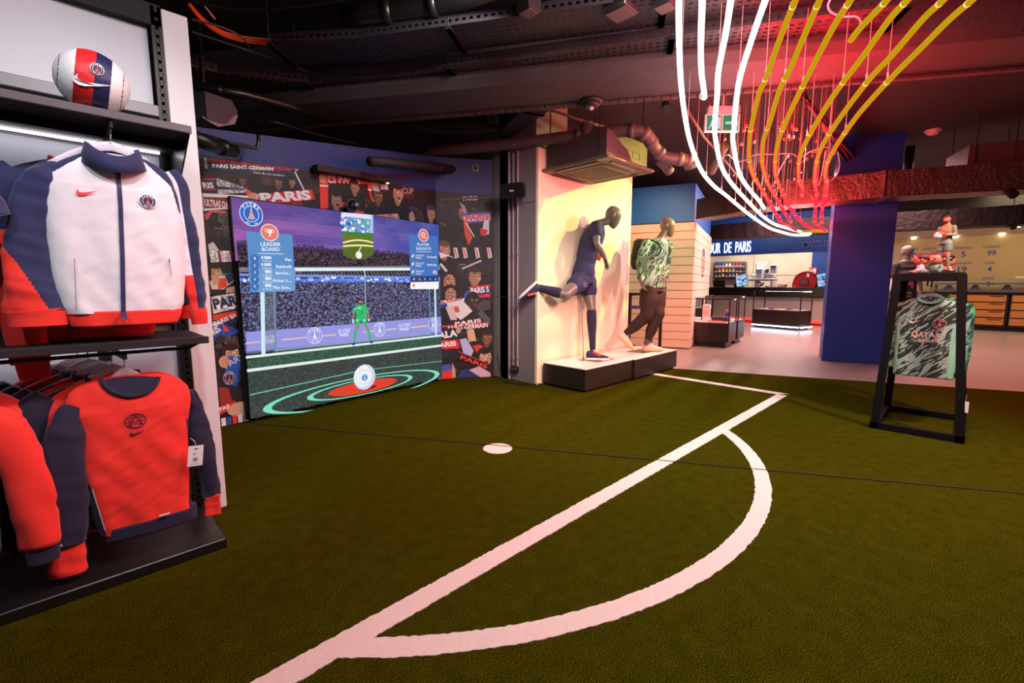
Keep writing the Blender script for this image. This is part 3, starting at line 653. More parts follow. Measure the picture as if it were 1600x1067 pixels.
# left strip under the top row
cv.poly([(316, 330), (364, 326), (366, 396), (322, 400)], (42, 34, 36), 2, px=True)
cv.poly([(338, 330), (354, 330), (356, 396), (344, 396)], (84, 74, 76), 2, px=True); cv.poly([(322, 345), (330, 332), (352, 334), (352, 330), (330, 328), (318, 336)], (220, 80, 90), 0, px=True)
fan(cv, 338, 358, 9, (56, 40, 38), (20, 18, 20)); cv.poly([(324, 382), (332, 378), (346, 398), (326, 396)], (206, 206, 216), 0, px=True)
scarf(cv, [(326, 392), (368, 392), (368, 409), (328, 410)], WH, None, fringe=False)
for x in (338, 357): cv.poly([(x, 392), (x+4, 392), (x+8, 410), (x+4, 410)], NV, 0, px=True); cv.poly([(x+2, 392), (x+4, 392), (x+8, 410), (x+6, 410)], RD, 0, px=True)
fan(cv, 336, 424, 9, SK); cv.poly([(326, 440), (344, 430), (364, 426), (368, 436), (348, 452), (330, 452)], (206, 200, 206), 0, px=True)
cv.poly([(338, 436), (352, 434), (354, 448), (340, 452)], (228, 76, 44), 0, px=True); cv.line((345, 428), (366, 430), .02, (40, 130, 90), px=True); cv.poly([(350, 430), (369, 424), (369, 434), (356, 444)], NV, 0, px=True)
cv.poly([(328, 430), (340, 428), (342, 442), (332, 446)], SK, 0, px=True); cv.poly([(352, 450), (369, 446), (369, 456), (352, 458)], (190, 160, 140), 0, px=True)
scarf(cv, [(328, 462), (372, 455), (374, 480), (332, 490)], (226, 226, 232), [(0, .06, NV)], 'PARIS', (334, 484), (384, 474), 17, (30, 38, 80), fringe=False, off=.05)
scarf(cv, [(331, 492), (374, 484), (376, 503), (334, 511)], NV, [(0, .45, (222, 60, 40))], 'PARIS SAINT', (334, 509), (384, 489), 6.5, WH, fringe=False, off=.04)
scarf(cv, [(331, 506), (344, 503), (376, 518), (334, 533)], (38, 78, 180), [(0, .12, WH)], 'RIS', (334, 524), (345, 516), 11, (232, 232, 240), fringe=False); cv.poly([(346, 505), (358, 516), (350, 518)], (222, 80, 50), 0, px=True)
blotch(cv, 10, 336, 380, 530, 545, [(30, 30, 44), (90, 70, 62)])
fan(cv, 360, 553, 12, (226, 184, 156), (38, 26, 22), (24, 24, 34), turn=.3)
cv.poly([(350, 562), (356, 556), (380, 556), (382, 574), (366, 582), (352, 586)], (30, 92, 182), 0, px=True)
px_text(cv, 'PARIS', 352, 576, 384, 558, 10, (200, 216, 240)); cv.poly([(350, 580), (372, 574), (372, 594), (364, 612), (352, 606)], (26, 84, 176), 0, px=True)
u, v = cv.uv(357, 590); cv.crest(u, v, .055, asp=.8); cv.poly([(357, 606), (368, 606), (367, 619), (358, 618)], (30, 96, 200), 0, px=True)
cv.ell(*cv.uv(349, 565), .04, .05, SK)
cv.poly([(336, 606), (352, 600), (384, 606), (384, 640), (338, 640)], (30, 24, 30), 0, px=True); cv.poly([(341, 604), (356, 606), (362, 628), (343, 632)], (150, 46, 34), 0, px=True)
scarf(cv, [(342, 634), (366, 624), (368, 634), (342, 648)], (222, 60, 40), None, 'PAR', (343, 643), (360, 636), 7, WH, fringe=False); cv.ell(*cv.uv(374, 638), .10, .06, (206, 172, 140))
for k in range(40):
    x = 344+k*8.7; y = 661-(x-346)*.205; c_ = [(230, 228, 234), (40, 90, 170), (220, 60, 50), (230, 226, 230), (210, 180, 160), (30, 28, 34)][k % 6]
    cv.poly([(x, y-8), (x+7, y-10), (x+9, y+8), (x+2, y+10)], c_, 0, px=True)
mural = cv.build('mural_print', MP, wall_l); mural['label'] = 'printed photograph of supporters holding up scarves'
cv = Canvas(mB, m2u, Zv, m2n, off=.004, step=4e-5); u2 = (m2B-mB).length
cv.clip = [(.003, .008), (u2, .008), (u2, 2.245), (.003, 2.27)]
cv.rect(0, u2, 0, 2.3, (30, 24, 32), 2)
blotch(cv, 55, 688, 766, 305, 590, [(48, 36, 44), (22, 20, 28), (66, 50, 52), (90, 62, 58), (40, 36, 66)], 4, 11)
px_text(cv, 'PARIS', 724, 314, 746, 313, 7, (206, 208, 216)); cv.line((688, 312), (766, 308), .02, (70, 50, 50), px=True)
fan(cv, 722, 330, 8, (150, 108, 90), (30, 20, 20)); cv.poly([(718, 316), (726, 322), (732, 340), (728, 340)], (150, 150, 160), 0, px=True)
scarf(cv, [(722, 334), (766, 330), (766, 348), (726, 350)], (196, 190, 206), [(0, .2, (60, 70, 170)), (.8, 1, (60, 60, 150))], 'PARIS', (728, 346), (764, 343), 10, (206, 70, 80), fringe=False)
cv.poly([(756, 345), (764, 343), (764, 366), (752, 368)], (200, 200, 210), 0, px=True); cv.poly([(750, 356), (762, 360), (758, 370), (750, 366)], RD, 0, px=True)
cv.poly([(724, 344), (730, 346), (738, 372), (732, 384), (726, 366)], (212, 80, 50), 0, px=True); cv.line((728, 348), (741, 370), .012, WH, px=True)
for x in (708, 722, 741, 760): cv.poly([(x, 387), (x+6, 387), (x+9, 402), (x+3, 404)], (216, 206, 214), 0, px=True); cv.line((x+2, 388), (x+6, 402), .012, RD, px=True)
fan(cv, 694, 390, 10, (196, 140, 112), (110, 66, 40), (32, 26, 34)); cv.poly([(686, 394), (700, 398), (712, 404), (700, 400), (688, 404)], WH, 0, px=True)
fan(cv, 720, 414, 8, (70, 50, 46), (22, 18, 20)); fan(cv, 741, 431, 11, (186, 138, 112), (52, 38, 34), (34, 26, 34), glasses=True); fan(cv, 701, 440, 11, (190, 132, 108), bald=True, coat=(30, 26, 34))
cv.line((722, 420), (752, 407), .02, (190, 180, 200), px=True); cv.line((688, 412), (698, 424), .03, (206, 206, 216), px=True)
fan(cv, 703, 460, 10, (186, 142, 122), (20, 18, 20), (26, 22, 28), hood=True)
scarf(cv, [(733, 448), (766, 444), (766, 464), (734, 466)], (206, 46, 52), [(.2, .75, (50, 44, 120))], 'PARIS S', (736, 459), (764, 456), 9, WH, fringe=False)
cv.poly([(726, 458), (734, 452), (736, 462), (724, 466)], (60, 80, 190), 0, px=True); fan(cv, 739, 470, 10, (60, 44, 44), (24, 20, 24), (30, 26, 34))
scarf(cv, [(682, 470), (726, 466), (724, 474), (683, 482)], WH, [(.5, 1, (36, 60, 150))], 'ULTRAS', (684, 476), (722, 469), 5, RD, fringe=False)
cv.poly([(698, 474), (722, 468), (738, 486), (720, 500), (700, 486)], (216, 212, 222), 0, px=True); cv.poly([(704, 480), (716, 478), (718, 488), (706, 488)], (214, 70, 50), 0, px=True)
cv.poly([(742, 478), (756, 468), (766, 470), (766, 484), (748, 486)], (70, 62, 82), 0, px=True); cv.poly([(696, 480), (708, 476), (714, 500), (704, 500)], (206, 190, 190), 0, px=True); cv.poly([(746, 490), (752, 484), (766, 498), (764, 510)], (88, 84, 96), 0, px=True)
scarf(cv, [(690, 508), (760, 502), (762, 512), (692, 516)], NV, [(.1, .4, (220, 60, 60))], 'PARIS', (711, 509), (752, 503), 6, WH, fringe=False); px_text(cv, 'SAINT-GERMAIN', 700, 517, 762, 511, 7, WH, off=.03)
scarf(cv, [(684, 514), (716, 512), (720, 530), (685, 532)], (26, 30, 66), None, 'ALA', (685, 530), (715, 525), 11, WH, fringe=False, off=.05)
scarf(cv, [(684, 532), (716, 530), (718, 544), (685, 546)], (222, 50, 50), None, 'ARIS', (685, 543), (713, 540), 8, WH, fringe=False, off=.05); cv.poly([(718, 530), (728, 528), (740, 548), (734, 560), (724, 552)], (170, 180, 226), 0, px=True)
cv.ell(*cv.uv(716, 516), .03, .04, SK); cv.ell(*cv.uv(735, 518), .03, .05, SK); cv.poly([(729, 516), (740, 514), (744, 532), (732, 534)], (206, 170, 140), 0, px=True)
fan(cv, 760, 527, 9, (130, 88, 74)); cv.poly([(738, 540), (750, 538), (764, 548), (748, 556)], (206, 50, 44), 0, px=True)
fan(cv, 757, 558, 11, (216, 164, 140), (26, 22, 24), (30, 26, 36), shout=True); scarf(cv, [(716, 548), (764, 568), (766, 580), (714, 560)], (34, 22, 26), [(.0, .1, RD)], 'PARIS', (718, 560), (760, 576), 6, (214, 60, 44), fringe=False)
cv.poly([(686, 572), (703, 568), (710, 592), (688, 594)], (60, 90, 190), 0, px=True); cv.poly([(688, 580), (704, 578), (710, 592), (690, 594)], (214, 54, 50), 0, px=True); cv.poly([(732, 578), (748, 572), (766, 582), (766, 590), (740, 590)], (200, 170, 190), 0, px=True)
cv.poly([(720, 578), (730, 576), (752, 590), (714, 592)], (40, 50, 110), 0, px=True); cv.poly([(706, 566), (711, 576), (712, 590), (706, 588)], SK, 0, px=True)
m2p = cv.build('mural_print', MP, wall_c); m2p['label'] = 'printed photograph of supporters, narrow angled section'

# ================================================================ SCREEN
sO = mA+mn*.03
scr = thing('game_screen', 'large lit screen showing a penalty game with goalkeeper and leader board', 'screen', sO+mu*1.2)
tl = sO; # plane through sO
cv = Canvas(sO, mu, Zv, mn, off=.012, step=6e-5)
u0 = cv.uv(385, 650)[0]; u1 = cv.uv(684.5, 591)[0]; vb = .045; vt0 = cv.uv(364, 315)[1]; vt1 = cv.uv(680, 347.5)[1]
vt = (vt0+vt1)/2
b = B(); c_ = lambda u, v, d: sO+mu*u+Zv*v+mn*d
b.prism([c_(u0-.01, vb-.01, .01), c_(u1+.01, vb-.01, .01), c_(u1+.01, vt+.01, .01), c_(u0-.01, vt+.01, .01)], mn*-.035); b.build('frame', BLACK, scr)
cv.clip = [(u0, vb), (u1, vb), (u1, vt), (u0, vt)]
G, S, GG = 0, 1, 2
def pxr(P, col, m=0): cv.poly(P, col, m, px=True)
# sky in bands (evening clouds on screen)
cv.rect(u0, u1, 1.40, vt, (92, 82, 158), 0)
random.seed(5)
nb = 60
for i in range(nb):
    for j in range(14):
        a = u0+(u1-u0)*i/nb; w_ = (u1-u0)/nb; v_ = vt-.036*j; f = i/nb; j = j*.36
        nz = noise.noise(Vector((i*.10, j*.9, 1)))*46+noise.noise(Vector((i*.3, j*2.4, 5)))*14
        cc = (int(112-50*f+nz+j*10), int(76+4*f+nz*.5+j*4), int(146+14*f+nz*.4+j*5)); cv.rect(a, a+w_*1.02, v_-.037, v_, cc, 0)
for _ in range(0):
    a, v_ = random.uniform(u0, u1), random.uniform(1.5, vt-.02); f = (a-u0)/(u1-u0); t = random.choice((16, -14, 24))
    cv.ell(a, v_, random.uniform(.08, .22), random.uniform(.015, .04), (int(108-44*f+t), int(80+2*f+t), int(156+t)), 0, a=.08, n=14)
cv.rect(u0, u1, .6, 1.50, (64, 50, 66), S)
for k in range(120):
    a = u0+(u1-u0)*k/120; cv.rect(a, a+.014, 1.48, 1.505+random.uniform(0, .03), (58, 42, 70), 0)
cv.rect(u0, u1, 1.30, 1.36, (44, 36, 50), S); cv.rect(u0, u1, .62, 1.22, (86, 86, 120), S)
for k in range(3): cv.rect(u0, u1, 1.25-k*.004, 1.262-k*.004, (110, 150, 240), 0)
pxr([(367, 436), (682, 434), (682, 441), (367, 440)], (84, 122, 226), 0)
for k in range(60):
    a = u0+random.random()*(u1-u0); v_ = cv.uv(500, 437)[1]+random.uniform(-.02, .02); cv.ell(a, v_, random.uniform(.01, .03), .012, random.choice([(190, 210, 255), (120, 150, 250), (240, 240, 255)]), 0, n=8)
pxr([(367, 418), (683, 415), (683, 422), (367, 425)], (120, 124, 136), 0)
# advertising board
pxr([(378, 518), (540, 506), (686, 494), (686, 519), (540, 534), (380, 549)], (150, 150, 226), 0)
pxr([(378, 548), (540, 533), (686, 518), (686, 521), (540, 536), (380, 551)], (96, 120, 160), 0)
for x in (485.5, 586.5, 670): u, v = cv.uv(x, 523.5-(x-485)*.094); cv.crest(u, v, .078, (150, 150, 226), (240, 240, 255), (240, 242, 255), 0, asp=.95)
for x0, x1 in ((378, 400), (434, 473), (498, 518), (560, 577), (597, 613), (635, 661), (680, 684)):
    yy = lambda x: 525-(x-485)*.094; pxr([(x0, yy(x0)-1), (x1, yy(x1)-1), (x1, yy(x1)+1.2), (x0, yy(x0)+1.2)], (238, 190, 170), 0)
for x in (408, 522, 616):
    yy = 523-(x-485)*.094; w_ = 19; cv.text('ICI C\'EST', cv.uv(x, yy), cv.uv(x+w_, yy-w_*.094), .035, (236, 238, 255), 0); cv.text('PARIS', cv.uv(x+2, yy+6), cv.uv(x+w_-3, yy+6-w_*.08), .035, (236, 238, 255), 0)
# grass
pxr([(379, 551), (540, 536), (686, 521), (690, 600), (386, 660)], (62, 72, 68), GG)
pxr([(380, 556), (684, 523), (684, 539), (540, 557), (383, 577)], (58, 92, 76), GG)
pxr([(380, 556), (420, 546), (420, 552), (381, 562)], (40, 44, 46), GG)
for P in (((378, 557), (684, 523.3), .022), ((380, 577.5), (684, 538.8), .026)): cv.line(*P, (226, 240, 236), 0, px=True)
cv.line((384, 615), (560, 577), .010, (110, 190, 160), px=True); cv.line((560, 577), (685, 563), .008, (110, 190, 160), px=True)
ub, vb_ = cv.uv(565, 606)
Cu, Cv_ = cv.uv(560, 608); ul = cv.uv(404, 634)[0]; ur = cv.uv(680, 586)[0]; il = cv.uv(473, 619)[0]; ir = cv.uv(638, 591)[0]; dl = cv.uv(506, 612)[0]; dr = cv.uv(613, 593)[0]
AQ = (124, 226, 192)
cv.ring((ul+ur)/2, .10, (ur-ul)/2, .135, .075, AQ, 0, wv=.010, n=60)
cv.ring((il+ir)/2, .125, (ir-il)/2, .082, .06, AQ, 0, wv=.009, n=60)
cv.ell((dl+dr)/2, .125, (dr-dl)/2, .062, (226, 66, 44), 0, n=40)
# goal
GP = (206, 236, 250)
cv.line((403, 420), (405.5, 552), .034, GP, px=True); cv.line((400, 421.5), (676, 420.5), .030, (230, 240, 250), px=True); cv.line((672, 421), (674.5, 524), .026, GP, px=True)
cv.line((421, 426), (425, 548), .016, (120, 150, 175), px=True); cv.line((663, 428), (666, 523), .016, (120, 150, 175), px=True); cv.line((563, 430), (566, 530), .014, (150, 170, 190), px=True); cv.line((425, 546), (666, 521), .014, (140, 165, 190), px=True)
cv.line((405, 424), (424, 432), .012, GP, px=True); cv.line((562, 422), (564, 432), .010, GP, px=True)
for k in range(46):
    x = 426+k*5.2; cv.line((x, 425), (x+6, 434), .004, (150, 156, 168), px=True)
for k in range(24):
    x = 407+k*.75; cv.line((x, 424+k*.3), (x+.6, 546), .0016, (120, 126, 140), px=True)
# keeper
KG = (44, 186, 112); KD = (20, 132, 84); KS = (176, 120, 92)
K = lambda x, y: (556+(x-100)*.169, 471+(y-185)*.169)
def kp(P, col): pxr([K(*p) for p in P], col)
kp([(62, 375), (92, 375), (84, 440), (70, 440), (52, 455)], KS); kp([(110, 375), (140, 370), (178, 430), (160, 440), (140, 400)], KS)
kp([(44, 440), (70, 436), (52, 560), (34, 562)], KG); kp([(154, 436), (178, 430), (206, 540), (190, 548)], KG)
kp([(26, 562), (48, 558), (50, 580), (24, 588)], (30, 60, 160)); kp([(188, 546), (206, 540), (216, 562), (194, 570)], (30, 60, 160))
kp([(54, 330), (148, 326), (164, 385), (138, 404), (100, 360), (80, 404), (50, 394)], KG); kp([(60, 218), (82, 208), (120, 208), (150, 222), (146, 335), (60, 335)], KG)
kp([(60, 218), (34, 262), (26, 292), (44, 296), (62, 262)], KG); kp([(150, 222), (172, 262), (178, 288), (160, 292), (146, 260)], KG)
kp([(28, 290), (42, 294), (38, 350), (24, 350)], KS); kp([(162, 290), (176, 286), (184, 344), (170, 346)], KS)
kp([(22, 342), (40, 348), (42, 380), (22, 384)], (196, 216, 240)); kp([(166, 342), (184, 340), (186, 364), (172, 366)], (196, 216, 240))
kp([(84, 175), (118, 175), (118, 200), (110, 214), (92, 214), (84, 200)], KS); kp([(82, 182), (84, 166), (100, 160), (118, 166), (120, 184), (110, 172), (90, 172)], (36, 24, 22)); kp([(88, 200), (116, 200), (108, 215), (94, 215)], (50, 32, 28))
for P in ([(70, 240), (92, 234), (80, 256)], [(96, 236), (112, 240), (90, 262)], [(64, 350), (84, 344), (70, 372)], [(120, 350), (142, 344), (136, 372)], [(46, 240), (60, 244), (44, 262)]): kp(P, (190, 240, 210))
kp([(100, 215), (108, 260), (120, 300), (106, 290)], KD); cv.ell(*cv.uv(556, 479), .005, .004, (230, 200, 180))
# ball
bu, bv = cv.uv(562.5, 587.5)
cv.ell(bu+.04, bv-.118, .10, .02, (140, 30, 24), 0)
cv.ell(bu, bv, .128, .132, (206, 212, 236), 0, n=32); cv.ell(bu-.015, bv+.012, .108, .112, (240, 242, 250), 0, n=32)
cv.ring(bu, bv, .10, .075, .004, (170, 176, 190), 0); cv.crest(bu, bv-.005, .038, (60, 130, 210), (230, 240, 250), (230, 240, 250), 0)
for a in (-.05, .05): cv.line((bu+a, bv+.08), (bu+a*1.2, bv+.118), .006, (190, 194, 206))
# hologram
pxr([(525, 333), (575, 338), (575, 365), (526, 362)], (120, 150, 190), 0)
for k in range(70):
    x, y = random.uniform(526, 573), random.uniform(336, 364); u, v = cv.uv(x, y); cv.ell(u, v, random.uniform(.005, .02), random.uniform(.008, .022), random.choice([(230, 250, 255), (60, 200, 170), (60, 100, 230), (240, 210, 255), (30, 50, 120), (70, 230, 190)]), 0, n=7)
pxr([(526, 333), (575, 337), (575, 344), (526, 339)], (232, 222, 250), 0); pxr([(571, 338), (575, 338), (575, 365), (570, 365)], (170, 200, 250), 0)
pxr([(527, 362), (575, 366), (575, 398), (562, 406), (542, 406), (528, 398)], (108, 116, 24), 0); pxr([(528, 388), (575, 388), (575, 398), (562, 406), (542, 406), (528, 398)], (86, 106, 40), 0)
pxr([(527, 362), (575, 366), (575, 372), (527, 368)], (60, 130, 60), 0)
for y, h_ in ((380, 4), (385.5, 1.5)):
    for k in range(12):
        t0_, t1_ = k/12, (k+1)/12; cv.line((528+47*t0_, y-h_*math.sin(math.pi*t0_)), (528+47*t1_, y-h_*math.sin(math.pi*t1_)), .014, (250, 250, 200), px=True)
u, v = cv.uv(552.5, 399); cv.ell(u, v, .036, .036, (240, 244, 230), 0); cv.line((552, 394), (556, 386), .01, (240, 240, 200), px=True)
# club crest
u, v = cv.uv(385.4, 336); cv.crest(u, v, .098, (40, 100, 200), (235, 170, 120), (235, 240, 250), 0, asp=.92)
# cards
def card(P, col): pxr(P, col, 0)
CB = (92, 142, 200)
card([(379, 363), (447, 367.5), (449, 370), (454, 452), (452, 454.5), (386, 457), (383.5, 454), (377.5, 365)], CB); pxr([(396, 420), (453, 420), (454, 424), (452, 454.5), (396, 456)], (112, 158, 212), 0)
u, v = cv.uv(413.8, 364.5); cv.ell(u, v, .074, .072, WH, 0); cv.ell(u, v, .067, .065, (236, 120, 108), 0)
q7 = .68; cv.poly([(u+q7*a_, v+q7*b_) for a_, b_ in ((-.035, .04), (.035, .04), (.028, 0), (.008, -.018), (.008, -.035), (.02, -.045), (-.02, -.045), (-.008, -.035), (-.008, -.018), (-.028, 0))], (250, 240, 240)); cv.ring(u-.026, v+.015, .014, .014, .004, (250, 240, 240), n=14); cv.ring(u+.026, v+.015, .014, .014, .004, (250, 240, 240), n=14)
cv.text('LEADER', cv.uv(400, 385), cv.uv(431, 385.5), .031, (245, 248, 252)); cv.text('BOARD', cv.uv(402, 393), cv.uv(429.5, 393), .031, (245, 248, 252)); cv.line((396.5, 396.5), (435, 397.5), .006, (220, 230, 244), px=True)
for i, (n_, s1, s2) in enumerate((('100', '99.9km/h', 'Pau'), ('100', '88.4km/h', 'Rainhold'), ('80', '67.8km/h', 'BigGa...'), ('80', '64.9km/h', 'Artur L...'), ('80', '61.7km/h', 'The Gro...'))):
    y = 404.5+i*10.7; u, v = cv.uv(390.6, y); cv.ell(u, v, .034, .034, (64, 112, 184)); cv.text(str(i+1), (u-.006, v-.010), (u+.006, v-.010), .022, WH, off=.03)
    x0 = 401.5 if len(n_) == 3 else 406.5; cv.text(n_, cv.uv(x0, y+1), cv.uv(416.5, y+1.2), .027, (245, 248, 252), off=.04); cv.text(s1, cv.uv(403, y+5.4), cv.uv(417, y+5.6), .014, (225, 235, 246))
    wn2 = len(s2)*2.9; cv.text(s2, cv.uv(447-wn2, y+4), cv.uv(447.5, y+4), .026, (245, 248, 252), off=.02)
card([(632, 367), (674, 370), (675.5, 372), (677, 450), (675.5, 451.5), (634.5, 451.5), (633, 450), (630.5, 369)], (70, 118, 190)); pxr([(632.5, 431.5), (676.7, 431), (677, 440), (633, 441)], (44, 64, 118)); pxr([(633, 441), (677, 440), (677, 450), (675.5, 451.5), (634.5, 451.5), (633, 450)], (246, 246, 250))
u, v = cv.uv(653.2, 368.6); cv.ell(u, v, .075, .072, WH, 0); cv.ell(u, v, .066, .064, (236, 110, 100), 0); cv.ring(u-.006, v+.006, .030, .030, .008, (250, 240, 240), n=16); cv.line((u+.014, v-.014), (u+.034, v-.034), .009, (250, 240, 240)); cv.line((u-.022, v+.004), (u+.010, v+.006), .006, (250, 240, 240))
cv.text('PLAYER', cv.uv(643.5, 384.5), cv.uv(662.5, 385), .030, WH); cv.text('INSIGHTS', cv.uv(642, 391), cv.uv(665, 391.4), .030, WH); cv.line((642, 393.5), (665, 394), .005, WH, px=True)
for i, (a_, b2, c2) in enumerate((('LAST SHOT', 'SPEED', '73.26 km/h'), ('AVG. SHOT', 'SPEED', '70.50 km/h'), ('SHOT', 'ACCURACY', '0%'))):
    y = 401+i*12.2; cv.text(a_, cv.uv(641, y), cv.uv(654.5, y+.3), .020, WH); cv.text(b2, cv.uv(641, y+3.6), cv.uv(650, y+3.8), .018, WH)
    cv.text(c2, cv.uv(658.5 if i < 2 else 668, y+2.6), cv.uv(674, y+2.8), .024 if i < 2 else .04, WH, off=.03)
    u, v = cv.uv(636.5, y-.5); cv.ell(u, v, .016, .016, (200, 216, 240)); cv.line((u-.02, v-.02), (u+.02, v+.02), .006, (240, 245, 255))
for i in range(5): x = 637.5+i*8.4; cv.text(str(i+1), cv.uv(x, 437.6), cv.uv(x+1.8, 437.6), .022, WH, off=.02)
u, v = cv.uv(638, 445.8); cv.ell(u, v, .014, .018, (236, 90, 70))
cv.build('display_image', [GLOW, GLOWS, GLOWG], scr)['label'] = 'glowing picture of a goalkeeper in green, a ball and two score cards'
# LED bar over the mural, camera, sensor
pa, pb = PL(486, 264, sO, mn), PL(599, 283, sO, mn)
t = thing('light_bar', 'long black bar fixed above the supporters mural', 'bar', pa)
b = B(); b.bar(pa+mn*.06, pb+mn*.06, .10, .055); b.build('housing', BLACK, t); b = B(); b.box(-.012, .012, -.012, .012, -.004, .004, M=Matrix.Translation(pb+mn*.07-Zv*.03)); b.build('indicator', mat('amber_led', (255, 220, 170), emit=(255, 220, 170), strength=3), t)
pc = PL(545, 324, sO, mn)
t = thing('motion_camera', 'small round black camera on top edge of the big screen', 'camera', pc)
b = B(); b.cyl(pc+mn*.12-mu*.03, pc-mn*.01, .062, .05, 20); b.ball(pc+mn*.12-mu*.03, .055, 14); b.build('body', BLACK2, t); b = B(); b.cyl(pc+mn*.16-mu*.03+Zv*.0, pc+mn*.19-mu*.035, .022, .018, 14); b.build('lens', mat('lens', (40, 44, 60), .1, coat=1), t)
ps = PL(743, 263, mB, m2n); t = thing('wall_sensor', 'small square black sensor plate on the blue wall', 'sensor', ps)
b = B(); b.bar(ps-m2u*.04, ps+m2u*.04, .02, .08); b.build('plate', BLACK2, t); b = B(); b.cyl(ps+m2n*.01, ps+m2n*.03, .02, .016, 16); b.build('lens', mat('lens', (40, 44, 60), .1), t)

# pillar fittings
def conduit(name, lab, x, top, bot, r):
    pt, pbm = PX(x[0], top, 3.885), PX(x[1], bot, 3.885); y = (pt.y+pbm.y)/2
    t_ = thing(name, lab, 'pipe', (3.885, y, max(.02, pbm.z)), 0, 'conduits down the pillar')
    b = B(); b.cyl((3.885, y, max(.01, pbm.z)), (3.885, y, pt.z), r, n=12); b.build('tube', mat('conduit', (176, 156, 164), .4), t_)
    b = B()
    for z in np.arange(max(.25, pbm.z+.1), pt.z, .62): b.box(3.872, 3.9, y-.018, y+.018, z, z+.02, .003)
    b.build('clip', mat('conduit_clip', (150, 132, 140), .4), t_); return t_
conduit('conduit_pipe', 'thick white conduit nearest the mural on the pillar', (794.5, 796.5), 238, 597, .014)
conduit('conduit_pipe', 'middle thin white conduit running down the pillar', (801, 802.5), 240, 575, .010)
conduit('conduit_pipe', 'right thin white conduit running down to the socket', (808.5, 809), 236, 573, .011)
y_ = PX(805, 577, 3.885).y; t = thing('socket_box', 'small black double socket box low on the pillar', 'socket', (3.885, y_, .17))
pz = PX(805, 576, 3.885).z; b = B(); b.box(3.86, 3.9, y_-.055, y_+.06, pz-.04, pz+.04, .012); b.build('box', BLACK2, t); b = B(); b.cyl((3.862, y_-.027, pz), (3.85, y_-.027, pz), .026, n=18); b.cyl((3.862, y_+.03, pz), (3.85, y_+.03, pz), .026, n=18); b.build('outlet', mat('outlet', (70, 66, 68), .4), t)
p = PX(806, 297, 3.78); t = thing('wall_speaker', 'black wedge loudspeaker mounted high on the pillar', 'speaker', p)
M = Matrix.Translation(p) @ Matrix.Rotation(math.radians(18), 4, 'Z') @ Matrix.Rotation(math.radians(-12), 4, 'Y')
b = B(M); b.prism([(-.10, -.15, -.07), (-.10, .15, -.085), (-.10, .15, .085), (-.10, -.15, .07)], (.03, 0, 0)); b.sections([((-.07, 0, 0), (0, 1, 0), (0, 0, 1), .15, .08, 8), ((.08, 0, 0), (0, 1, 0), (0, 0, 1), .09, .06, 8)], 24); b.build('cabinet', BLACK2, t)
b = B(M); b.box(-.106, -.099, -.02, .03, -.012, .006); b.build('badge', mat('badge', (190, 190, 196), .4), t); b = B(); b.bar(p+Vector((.06, 0, 0)), (3.9, p.y, p.z), .04); b.build('bracket', BLACK, t)
# black cable on the floor by the pillar
b = B(); b.tube(spline([(3.80, 4.10, .3), (3.78, 4.0, .02), (3.72, 3.85, .012), (3.80, 3.6, .012), (3.95, 3.5, .012)], 8), .006, 6); tag(b.build('floor_cable', BLACK, loc=(3.8, 3.9, .01)), 'thin black cable trailing on turf at the pillar foot', 'cable')

# ================================================================ CEILING SERVICES
def offs(P, d):
    out = []
    for i, p in enumerate(P):
        a = P[max(i-1, 0)]; c = P[min(i+1, len(P)-1)]; t_ = (c-a); t_.z = 0; t_.normalize(); out.append(p+Vector((-t_.y, t_.x, 0))*d)
    return out
def perf(b, P, dv, rows, pitch=.05, slot=.026, thick=None):
    """perforated strip swept along P, spreading by vector function dv(i)->Vector, with slots"""
    fr = [0]; n = rows
    for r in range(n): fr += [(r+.34)/n, (r+.66)/n]
    fr.append(1)
    for i in range(len(P)-1):
        p, q_ = P[i], P[i+1]; L = (q_-p).length; m = max(1, int(L/pitch)); dp, dq = dv(i), dv(i+1)
        pt = lambda s_, f: p.lerp(q_, s_)+dp.lerp(dq, s_)*f
        for r in range(0, len(fr)-1, 2): b.quad(pt(0, fr[r]), pt(1, fr[r]), pt(1, fr[r+1]), pt(0, fr[r+1]))
        for r in range(1, len(fr)-1, 2):
            for k in range(m):
                s0, s1 = k/m+(slot/pitch)/m*(1.0), (k+1)/m
                b.quad(pt(s0, fr[r]), pt(s1, fr[r]), pt(s1, fr[r+1]), pt(s0, fr[r+1]))
def tray(name, lab, px_pts, z, width, h=.07, rows=5, pitch=.05, side=1, nohang=False):
    P = [Z(x, y, z) for x, y in px_pts]; Q = offs(P, width*side)
    dense = []
    for i in range(len(P)-1):
        n = max(1, int((P[i+1]-P[i]).length/1.0))
        dense += [P[i].lerp(P[i+1], k/n) for k in range(n)]
    P = dense+[P[-1]]; Q = offs(P, width*side)
    t_ = thing(name, lab, 'cable tray', P[len(P)//2], 0, 'cable trays under the ceiling')
    b = B(); perf(b, P, lambda i: Q[min(i, len(Q)-1)]-P[min(i, len(P)-1)], rows, pitch); b.build('tray_bottom', TRAY, t_)
    b = B(); perf(b, P, lambda i: Vector((0, 0, h)), 1, pitch, .026); perf(b, Q, lambda i: Vector((0, 0, h)), 1, pitch, .026); 
    for R_ in (P, Q):
        for i in range(len(R_)-1): b.bar(R_[i]+Zv*h, R_[i+1]+Zv*h, .008)
    b.build('tray_side', TRAY, t_)
    for i in range(0, len(P), 2):
        for R_ in (P, Q):
            b = B(); b.cyl(R_[i]+Zv*.0, (R_[i].x, R_[i].y, 3.3), .005, n=6); b.bar(R_[i]-Zv*.012, Q[i]-Zv*.012 if R_ is P else P[i]-Zv*.012, .04, .02); b.build('hanger', TRAY, t_)
    return P, Q
tray('cable_tray', 'upper perforated cable tray crossing the dark ceiling', [(420, 66), (560, 59), (700, 40), (900, 12), (1040, -8), (1300, -42)], 2.98, .36, .06, 7)
